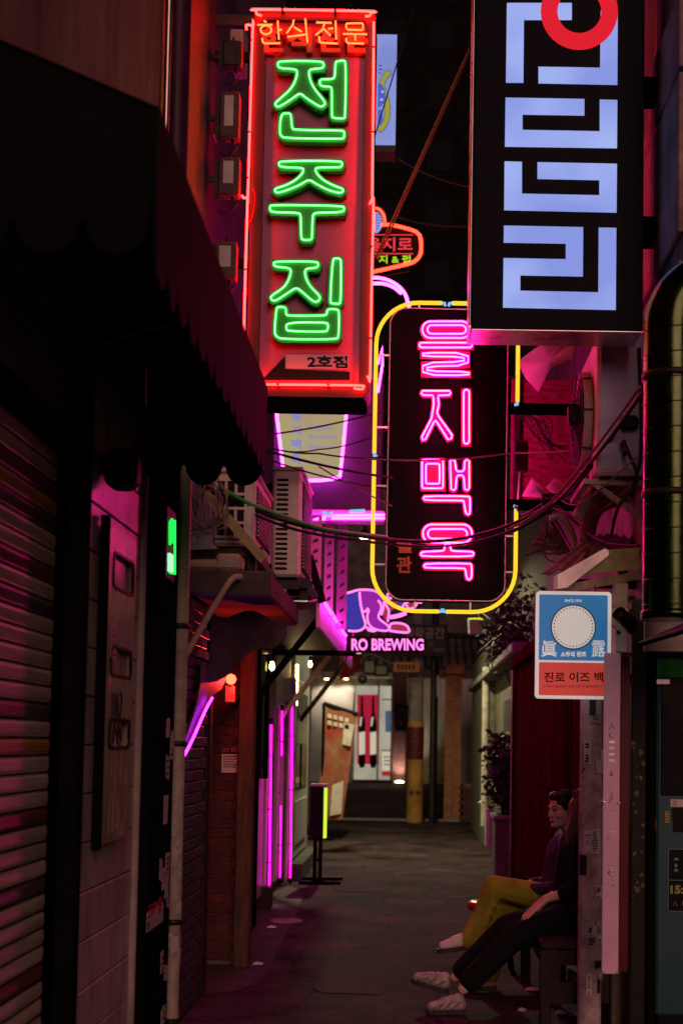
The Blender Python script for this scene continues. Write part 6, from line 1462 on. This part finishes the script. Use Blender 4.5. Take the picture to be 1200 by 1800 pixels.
solo('drain_cover', 'small round drain cover near the dark plinth block', 'drain', MB().lathe((p.x, p.y, .004), [(.14, 0), (.14, .01), (.12, .013), (.001, .012)], 20), 'kerb')
# bench and stool
bnch = thing('bench', 'dark wooden box bench the two people sit on', 'bench', (.95, 8.3, 0))
part('seat', MB().bbox((.72, 7.58, .415), (1.02, 9.0, .46), .008), 'darkwood', bnch)
for x, y in ((.75, 7.62), (.98, 7.62), (.75, 8.92), (.98, 8.92)): part('leg', MB().bbox((x-.03, y-.03, 0), (x+.03, y+.03, .415), .005), 'darkwood', bnch)
part('end_board', MB().plate([(.72, 7.585, .12), (1.02, 7.585, .12), (1.02, 7.585, .41), (.72, 7.585, .41)], .02, [[(.83, 7.585, .24), (.93, 7.585, .24), (.93, 7.585, .33), (.83, 7.585, .33)]]), 'darkwood', bnch)
part('apron', MB().bbox((.725, 7.62, .33), (.745, 8.96, .413), .004), 'darkwood', bnch)
p = W(832, 1591, 9.35)
so_ = thing('stool', 'small red topped stool behind the olive trousers', 'stool', (p.x+.12, 9.35, 0))
part('seat', MB().lathe((p.x+.12, 9.35, p.z-.03), [(.15, 0), (.165, .015), (.165, .045), (.14, .06), (.001, .062)], 20), K.setdefault('redplastic', mat('red_plastic', (.5, .03, .025), .3, 0, .1, 5, .02)), so_)
for x, y in ((-1, -1), (1, -1), (-1, 1), (1, 1)): part('leg', MB().tube([(p.x+.12+x*.1, 9.35+y*.1, p.z-.03), (p.x+.12+x*.14, 9.35+y*.14, 0)], .014, 6), 'black_steel', so_)

# ================================================================== PEOPLE
K['skin'] = mat('skin', (.66, .42, .33), .5, 0, .1, 20, .04); K['hair'] = mat('dark_hair', (.025, .015, .012), .45, 0, .4, 30, .3, stretch=(6, 6, 1)); K['hairbrown'] = mat('brown_hair', (.16, .075, .035), .45, 0, .4, 30, .3, stretch=(6, 6, 1))
K['sweater'] = mat('violet_sweater', (.085, .05, .13), .85, 0, .4, 10, .9, bscale=14); K['blackknit'] = mat('black_cloth', (.011, .011, .012), .9, 0, .3, 10, .9, spec=.08, bscale=14)
K['olive'] = mat('olive_trousers', (.38, .38, .03), .85, 0, .35, 7, .9, bscale=11, stretch=(1, 1, .5)); K['blacktrouser'] = mat('black_trousers', (.011, .0105, .011), .9, 0, .3, 8, .9, spec=.08, bscale=12)
K['shoe'] = mat('shoe_leather', (.62, .55, .53), .55, 0, .15, 12, .1); K['shoegrey'] = mat('shoe_mesh_grey', (.22, .2, .19), .7, 0, .3, 30, .2); K['sole'] = mat('shoe_sole', (.05, .045, .045), .7, 0, .3, 12, .1); K['lip'] = mat('lips', (.4, .12, .1), .4, 0, .1, 20, 0); K['eyewhite'] = mat('eye_white', (.6, .58, .55), .3, 0, .05, 20, 0)
K['shoeworn'] = mat('worn_trainer', (.5, .43, .42), .65, 0, .5, 22, .25, col2=(.2, .17, .16))
K['pinkshoe'] = mat('pink_shoe', (.6, .25, .4), .55, 0, .15, 12, .1)
def cap(mb, a, b, r0, r1, n=10):      # tapered capsule
    a, b = Vector(a), Vector(b); d = (b-a); L = d.length
    if L < 1e-6: d, L = Vector((0, 0, 1e-4)), 1e-4
    d = d/L; P, rs_ = [], []
    for k in range(5): t = math.pi/2*(1-k/4.0); P.append(a-d*r0*math.sin(t)); rs_.append(max(.0006, r0*math.cos(t)))
    for k in range(5): t = math.pi/2*(k/4.0); P.append(b+d*r1*math.sin(t)); rs_.append(max(.0006, r1*math.cos(t)))
    o = len(mb.v); nrm = d.orthogonal().normalized(); bi = d.cross(nrm); vs = []
    for p, r in zip(P, rs_):
        for k in range(n): q_ = 2*math.pi*k/n; vs.append(p+(nrm*math.cos(q_)+bi*math.sin(q_))*r)
    m = len(P); mb.add(vs, [(i*n+k, i*n+(k+1) % n, (i+1)*n+(k+1) % n, (i+1)*n+k) for i in range(m-1) for k in range(n)]+[list(range(n))[::-1], list(range((m-1)*n, m*n))], True); return mb
def ell(mb, c, r, rot=None, n=14):
    c = Vector(c); vs, m = [], 9
    for i in range(m):
        t = math.pi*i/(m-1); rr_ = max(.02, math.sin(t))
        for k in range(n): p_ = 2*math.pi*k/n; v = Vector((r[0]*rr_*math.cos(p_), r[1]*rr_*math.sin(p_), r[2]*math.cos(t))); vs.append(c+(rot @ v if rot else v))
    mb.add(vs, [(i*n+k, (i+1)*n+k, (i+1)*n+(k+1) % n, i*n+(k+1) % n) for i in range(m-1) for k in range(n)]+[list(range(n)), list(range((m-1)*n, m*n))[::-1]], True); return mb
def fuse(name, mb, m, parent, vox=.008, smooth=6, label=None):     # union of the volumes as one continuous skin
    me = mb.mesh(name, K[m] if isinstance(m, str) else m, wloc(parent)); o = link(name, me, parent)
    md = o.modifiers.new('remesh', 'REMESH'); md.mode = 'VOXEL'; md.voxel_size = vox; md.use_smooth_shade = True
    sm = o.modifiers.new('smooth', 'SMOOTH'); sm.iterations = smooth; sm.factor = .5
    bpy.context.view_layer.update(); dg = bpy.context.evaluated_depsgraph_get()
    me2 = bpy.data.meshes.new_from_object(o.evaluated_get(dg)); o.modifiers.clear(); o.data = me2; me2.name = name
    if not me2.materials: me2.materials.append(K[m] if isinstance(m, str) else m)
    me2.polygons.foreach_set('use_smooth', [True]*len(me2.polygons))
    if label: o['label'] = label
    return o
def hand(mb, wrist, direction, palmn, s=1.0, spread=.18, curl=.35, thumb=1):
    d = Vector(direction).normalized(); nn = Vector(palmn).normalized(); side = d.cross(nn).normalized(); wrist = Vector(wrist)
    for i in range(4):
        off = (i-1.5)*.019*s; cap(mb, wrist+side*off*.7, wrist+d*.075*s+side*off, .013*s, .0115*s)
    Ls = (.068, .077, .072, .056)
    for i in range(4):
        off = (i-1.5)*.0195*s; b = wrist+d*.078*s+side*off; a_ = (i-1.5)*spread; dd = (d*math.cos(a_)+side*math.sin(a_)).normalized(); L = Ls[i]*s; cu = 0
        for j, fr_ in enumerate((.46, .32, .24)):
            cu += curl*(.5+.4*j); e = b+(dd*math.cos(cu)+nn*math.sin(cu))*L*fr_; cap(mb, b, e, (.0092-.0008*j)*s, (.0086-.0009*j)*s, 8); b = e
    tb = wrist+d*.02*s-side*thumb*-.024*s; t1 = tb+(d*.75+side*thumb*.6+nn*.2).normalized()*.04*s; t2 = t1+(d*.95+side*thumb*.2+nn*.25).normalized()*.032*s
    cap(mb, tb, t1, .0125*s, .0105*s, 8); cap(mb, t1, t2, .0102*s, .008*s, 8)
def shoe(parent, heel, toe, upv, m='shoe', sm='sole', s=1.0, patches=True):
    heel, toe, u = Vector(heel), Vector(toe), Vector(upv).normalized(); d = (toe-heel).normalized(); u = (u-d*u.dot(d)).normalized(); sd = d.cross(u); L = (toe-heel).length
    mb = MB(); P = lambda a, h, w_: heel+d*(a*L)+u*h*s+sd*w_*s
    ell(mb, P(.17, .045, 0), (.038*s, .036*s, .04*s)); cap(mb, P(.12, .035, 0), P(.5, .036, 0), .037*s, .037*s); cap(mb, P(.5, .036, 0), P(.84, .026, 0), .04*s, .029*s); cap(mb, P(.17, .06, 0), P(.55, .045, 0), .036*s, .034*s); cap(mb, P(.14, .06, 0), P(.16, .07, 0), .034*s, .033*s)
    o = fuse('shoe', mb, m, parent, .006, 5)
    so2 = MB(); out = [(-.02, -.028), (.1, -.037), (.35, -.036), (.65, -.046), (.85, -.043), (.98, -.022), (1.02, 0), (.98, .022), (.85, .043), (.65, .046), (.35, .036), (.1, .037), (-.02, .028)]
    pts = chaikin([Vector((a, b, 0)) for a, b in out], 1)
    so2.plate([P(p.x, -.012, p.y) for p in pts], u*.026*s); mb2 = so2.mesh('sole', K[sm], wloc(o)); link('sole', mb2, o)
    lc = MB()
    for i in range(5): a_ = .36+i*.075; lc.tube([P(a_, .083-.055*(a_-.36)*2, -.02), P(a_+.01, .09-.055*(a_-.36)*2, 0), P(a_, .083-.055*(a_-.36)*2, .02)], .0028, 5)
    link('lace', lc.mesh('lace', K['white'], wloc(o)), o)
    if patches:
        for q_ in (-1, 1):
            pm = MB()
            for (a0, h0, a1, h1) in ((.1, .06, .3, .018), (.34, .058, .5, .016), (.54, .05, .7, .014), (.72, .034, .86, .014)):
                pm.add([P(a0, h0, q_*.0415), P(a0+.07, h0, q_*.0415), P(a1+.07, h1, q_*.044), P(a1, h1, q_*.044), P(a0, h0, q_*.036), P(a0+.07, h0, q_*.036), P(a1+.07, h1, q_*.036), P(a1, h1, q_*.036)], [(0, 1, 2, 3), (7, 6, 5, 4), (0, 4, 5, 1), (1, 5, 6, 2), (2, 6, 7, 3), (3, 7, 4, 0)])
            link('overlay', pm.mesh('overlay', K['shoegrey'], wloc(o)), o)
    return o
def head(body, c, fwd, s=1.0, upv=(0, 0, 1)):    # adds skull, jaw, nose, ears to the body's volume; returns a frame
    f = Vector(fwd).normalized(); u = Vector(upv).normalized(); u = (u-f*u.dot(f)).normalized(); l_ = u.cross(f); M = Matrix((f, l_, u)).transposed(); c = Vector(c)
    P = lambda x, y, z: c+M @ Vector((x, y, z))*s
    ell(body, P(-.012, 0, .03), (.092*s, .074*s, .086*s), M); ell(body, P(.018, 0, -.035), (.066*s, .06*s, .075*s), M); ell(body, P(.045, 0, -.075), (.038*s, .04*s, .034*s), M)
    cap(body, P(.085, 0, .012), P(.098, 0, -.024), .009*s, .0125*s, 8); ell(body, P(.09, .012, -.027), (.011*s, .009*s, .008*s), M, 8); ell(body, P(.09, -.012, -.027), (.011*s, .009*s, .008*s), M, 8)
    for q_ in (-1, 1): ell(body, P(.05, q_*.04, -.022), (.028*s, .022*s, .026*s), M); ell(body, P(-.008, q_*.074, -.012), (.018*s, .009*s, .03*s), M, 8); cap(body, P(.078, q_*.012, .027), P(.064, q_*.048, .026), .011*s, .009*s, 8)
    cap(body, P(.08, .018, -.057), P(.08, -.018, -.057), .011*s, .011*s, 8); ell(body, P(.076, 0, -.088), (.018*s, .024*s, .016*s), M)
    return P, M
def face(parent, P, M, s):
    for q_ in (-1, 1):
        e = MB(); ell(e, P(.066, q_*.031, .008), (.012*s, .014*s, .0095*s), M, 12); eo = part('eye', e, 'eyewhite', parent)
        i_ = MB(); ell(i_, P(.0755, q_*.031, .008), (.004*s, .006*s, .006*s), M, 10); part('iris', i_, 'ink', eo)
        b_ = MB().tube([P(.0855, q_*.014, .033), P(.083, q_*.03, .039), P(.07, q_*.052, .033)], [.0028*s, .0034*s, .0018*s], 6); part('eyebrow', b_, 'hair', parent)
        l2 = MB().tube([P(.077, q_*.017, .011), P(.0795, q_*.031, .0175), P(.071, q_*.046, .012)], .0022*s, 6); part('eyelid', l2, 'hair', parent)
    part('lips', MB().tube([P(.082, .023, -.056), P(.0905, .009, -.0525), P(.0915, 0, -.054), P(.0905, -.009, -.0525), P(.082, -.023, -.056)], [.002*s, .0045*s, .004*s, .0045*s, .002*s], 6).tube([P(.082, .02, -.059), P(.0895, 0, -.0635), P(.082, -.02, -.059)], [.002*s, .0055*s, .002*s], 6), 'lip', parent)

# --- person with olive trousers, legs crossed, looking along the alley
YA = 8.55
A = thing('person', 'seated person in olive trousers and violet top with crossed legs', 'person', (.95, YA, 0), 'people sitting on the bench')
hc = W(987, 1424, YA); hipA = Vector((.93, YA, .56)); nk = hc+Vector((.055, .01, -.13)); ch = Vector((.985, YA, .86))
fA = Vector((-.86, -.5, -.12))
bA = MB(); P_, M_ = head(bA, hc, fA, .98)
cap(bA, hc+Vector((.03, .015, -.06)), nk+Vector((.01, 0, -.05)), .05, .053)
cap(bA, hipA, ch, .125, .13); cap(bA, ch+Vector((0, -.11, .06)), ch+Vector((0, .11, .06)), .075, .075)
kU = Vector((.51, YA-.1, .665)); aU = Vector((.375, YA-.13, .315)); kL = Vector((.53, YA+.02, .53)); aL = Vector((.49, YA+.02, .1))
shL, shR = ch+Vector((-.02, -.17, .09)), ch+Vector((-.02, .17, .09))
elL, wrL = Vector((.9, YA-.2, .66)), Vector((.735, YA-.12, .655)); elR, wrR = Vector((.88, YA+.17, .66)), Vector((.74, YA-.03, .68))
for h_, k_, a_ in ((hipA+Vector((-.04, -.08, .02)), kU, aU), (hipA+Vector((-.04, .08, -.02)), kL, aL)): cap(bA, h_, k_, .08, .055); cap(bA, k_, a_, .05, .034)
for s_, e_, w_ in ((shL, elL, wrL), (shR, elR, wrR)): cap(bA, s_, e_, .048, .038); cap(bA, e_, w_, .036, .024)
hand(bA, wrL, (-1, .1, -.15), (0, .1, -1), .95, .1, .3, -1); hand(bA, wrR, (-1, -.25, -.1), (0, 0, -1), .95, .1, .3, 1)
body = fuse('body', bA, 'skin', A, .0055, 4)
face(A, P_, M_, .98)
hr = MB(); ell(hr, P_(-.022, 0, .043), (.094, .082, .086), M_); ell(hr, P_(-.05, 0, .0), (.072, .08, .09), M_); ell(hr, P_(.015, .022, .097), (.055, .045, .026), M_); ell(hr, P_(.015, -.022, .097), (.055, .045, .026), M_)
for q_ in (-1, 1): cap(hr, P_(.02, q_*.066, .06), P_(-.03, q_*.076, -.03), .022, .018)
ell(hr, P_(-.12, 0, -.03), (.045, .05, .07), M_); cap(hr, P_(-.1, .01, -.02), P_(-.115, .02, -.17), .05, .03); cap(hr, P_(-.06, .05, -.02), P_(-.07, .055, -.1), .035, .02); cap(hr, P_(-.06, -.05, -.02), P_(-.07, -.055, -.1), .035, .02)
fuse('hair', hr, 'hair', A, .007, 3)
k = MB(); rs = random.Random(1)
for i in range(110):        # combed strands from the parting to the knot
    q_ = rs.choice((-1, 1)); a_ = rs.uniform(.1, 1.45); x0 = .07-.03*rs.random(); r_ = 1.015+rs.random()*.03
    p0 = P_(-.018+.094*r_*math.cos(a_*.9)*.92, q_*.006, .043+.088*r_*math.sin(a_*.9+.25)*.98); pm = P_(-.03-.02*rs.random(), q_*.086*r_*(.75+.25*rs.random()), .05+.03*rs.uniform(-1, 1)); p1 = P_(-.115, q_*.025*rs.random(), -.02+.03*rs.uniform(-1, 1))
    k.tube(spline([p0, p0.lerp(pm, .5)+(pm-hc).normalized()*.014, pm, p1], 4), .0016, 4)
part('hair_strand', k, 'hair', A, kind='stuff')
sw = MB(); cap(sw, hipA+Vector((0, 0, .02)), ch, .145, .15); cap(sw, ch+Vector((0, -.12, .07)), ch+Vector((0, .12, .07)), .088, .088); cap(sw, nk+Vector((.012, 0, -.055)), nk+Vector((.01, 0, -.03)), .075, .066)
for s_, e_, w_ in ((shL, elL, wrL), (shR, elR, wrR)): cap(sw, s_, e_, .064, .054); cap(sw, e_, e_.lerp(w_, .88), .053, .038)
for i in range(5): cap(sw, elL.lerp(shL, i*.2)+Vector((-.03, -.02, 0)), elL.lerp(shL, i*.2+.06)+Vector((.03, -.045, -.02)), .02, .02)
fuse('sweater', sw, 'sweater', A, .008, 4)
tr_ = MB()
cap(tr_, hipA+Vector((0, -.06, 0)), hipA+Vector((0, .06, -.01)), .14, .14)
for h_, k_, a_, fl in ((hipA+Vector((-.04, -.08, .02)), kU, aU, .075), (hipA+Vector((-.04, .08, -.02)), kL, aL, .08)): cap(tr_, h_, k_, .098, .07); cap(tr_, k_, k_.lerp(a_, .5), .07, .06); cap(tr_, k_.lerp(a_, .5), a_+Vector((0, 0, .03)), .06, fl)
cap(tr_, aU+Vector((.02, .0, .04)), aU+Vector((.07, .03, -.03)), .05, .045)
rs = random.Random(6)
for i in range(4): t = i/4; p0 = kU.lerp(aU, .12+.7*t); cap(tr_, p0+Vector((-.03, -.045, .02)), p0+Vector((.05, -.052, -.09)), .012, .006, 6)
fuse('trousers', tr_, 'olive', A, .0085, 4)
cap_ = MB()
shoe(A, W(838, 1662, YA-.13), W(768, 1672, YA-.16), (.1, 0, 1), 'shoe', 'sole', 1.0, False)
shoe(A, Vector((.535, YA+.02, .03)), Vector((.3, YA-.02, .022)), (0, 0, 1), 'pinkshoe', 'sole', 1.0, False)

# --- person in black, legs stretched out, head behind the bill covered pole
YB_ = 8.0
B = thing('person', 'seated person in black with long brown hair and legs stretched out', 'person', (1.0, YB_, 0), 'people sitting on the bench')
hc = Vector((1.01, YB_+.02, 1.17)); hipB = Vector((.95, YB_, .55)); ch = Vector((1.0, YB_, .88)); fB = Vector((-.3, .95, -.1))
bB = MB(); P_, M_ = head(bB, hc, fB, .98); nk = hc+Vector((.04, 0, -.12)); cap(bB, hc+Vector((.03, 0, -.06)), nk+Vector((.01, 0, -.06)), .05, .053)
cap(bB, hipB, ch, .125, .125); cap(bB, ch+Vector((0, -.1, .06)), ch+Vector((0, .1, .06)), .075, .075)
k1, a1 = Vector((.56, YB_-.02, .47)), W(800, 1718, 8.05); k2, a2 = Vector((.58, YB_-.12, .43)), W(814, 1738, 7.85)
for k_, a_, o_ in ((k1, a1, .07), (k2, a2, -.08)): cap(bB, hipB+Vector((-.04, o_, 0)), k_, .08, .055); cap(bB, k_, a_, .05, .034)
sL, sR = ch+Vector((-.02, -.17, .09)), ch+Vector((-.02, .17, .09)); eL, eR = Vector((.93, YB_-.22, .72)), Vector((.93, YB_+.2, .7))
wL = W(958, 1580, YB_-.2); wR = W(952, 1590, YB_+.02)
for s_, e_, w_ in ((sL, eL, wL), (sR, eR, wR)): cap(bB, s_, e_, .048, .038); cap(bB, e_, w_, .036, .025)
fd = (W(911, 1620, YB_-.2)-wL); hand(bB, wL, fd, Vector((-.35, .1, -.9)), 1.05, .07, .12, -1); hand(bB, wR, (W(920, 1618, YB_)-wR), Vector((-.35, 0, -.9)), 1.0, .08, .2, 1)
fuse('body', bB, 'skin', B, .0055, 4); face(B, P_, M_, .98)
hr = MB(); ell(hr, P_(-.022, 0, .043), (.096, .084, .088), M_); ell(hr, P_(-.05, 0, -.02), (.072, .084, .11), M_)
for q_, L_ in ((-1, .36), (1, .36)):
    for i in range(4): cap(hr, P_(.03-.03*i, q_*.07, .03), P_(.035-.02*i, q_*(.09+.006*i), -.13), .02, .022); cap(hr, P_(.035-.02*i, q_*(.09+.006*i), -.13), P_(.06-.02*i, q_*(.1+.005*i), -L_+.02*i), .022, .01)
for i in range(6): a_ = -1.5+.6*i; cap(hr, P_(-.02-.08*math.cos(a_), .075*math.sin(a_), .04), P_(-.03-.085*math.cos(a_), .085*math.sin(a_), -.12), .02, .022); cap(hr, P_(-.03-.085*math.cos(a_), .085*math.sin(a_), -.12), P_(-.02-.085*math.cos(a_), .1*math.sin(a_), -.32), .022, .01)
fuse('hair', hr, 'hairbrown', B, .007, 3)
k = MB(); rs = random.Random(2)
for i in range(260):
    a_ = rs.uniform(-1.9, 1.9); cx2, sx2 = math.cos(a_), math.sin(a_); p0 = P_(-.02-.08*cx2, .075*sx2, .08+.04*rs.random()); p1 = P_(-.03-.095*cx2, .095*sx2, -.08+.03*rs.uniform(-1, 1)); p2 = P_(-.02-.1*cx2+.02*rs.uniform(-1, 1), .115*sx2, -.3-.08*rs.random())
    k.tube(spline([p0, p1, p1.lerp(p2, .5)+Vector((rs.uniform(-.012, .012), rs.uniform(-.012, .012), 0)), p2], 4), .0017, 4)
part('hair_strand', k, 'hairbrown', B, kind='stuff')
sw = MB(); cap(sw, hipB+Vector((0, 0, 0)), ch, .15, .15); cap(sw, ch+Vector((0, -.12, .07)), ch+Vector((0, .12, .07)), .088, .088)
for s_, e_, w_ in ((sL, eL, wL), (sR, eR, wR)): cap(sw, s_, e_, .066, .058); cap(sw, e_, e_.lerp(w_, .35), .056, .05)
fuse('black_top', sw, 'blackknit', B, .008, 4)
tr_ = MB(); cap(tr_, hipB+Vector((0, -.06, -.01)), hipB+Vector((0, .06, -.01)), .135, .135)
for k_, a_, o_ in ((k1, a1, .07), (k2, a2, -.08)):
    e_ = k_.lerp(a_, .84); cap(tr_, hipB+Vector((-.04, o_, 0)), k_, .1, .082); cap(tr_, k_, e_, .08, .066)
fuse('trousers', tr_, 'blacktrouser', B, .0085, 4)
shoe(B, W(786, 1742, 8.08), W(722, 1722, 8.1), (-.15, -.05, 1), 'shoeworn', 'sole', 1.02, True)
p0, p1 = W(816, 1764, 7.86), W(748, 1764, 7.84)
p0.z = p1.z = .02
shoe(B, p0, p1, (0, -.05, 1), 'shoeworn', 'sole', 1.02, True)
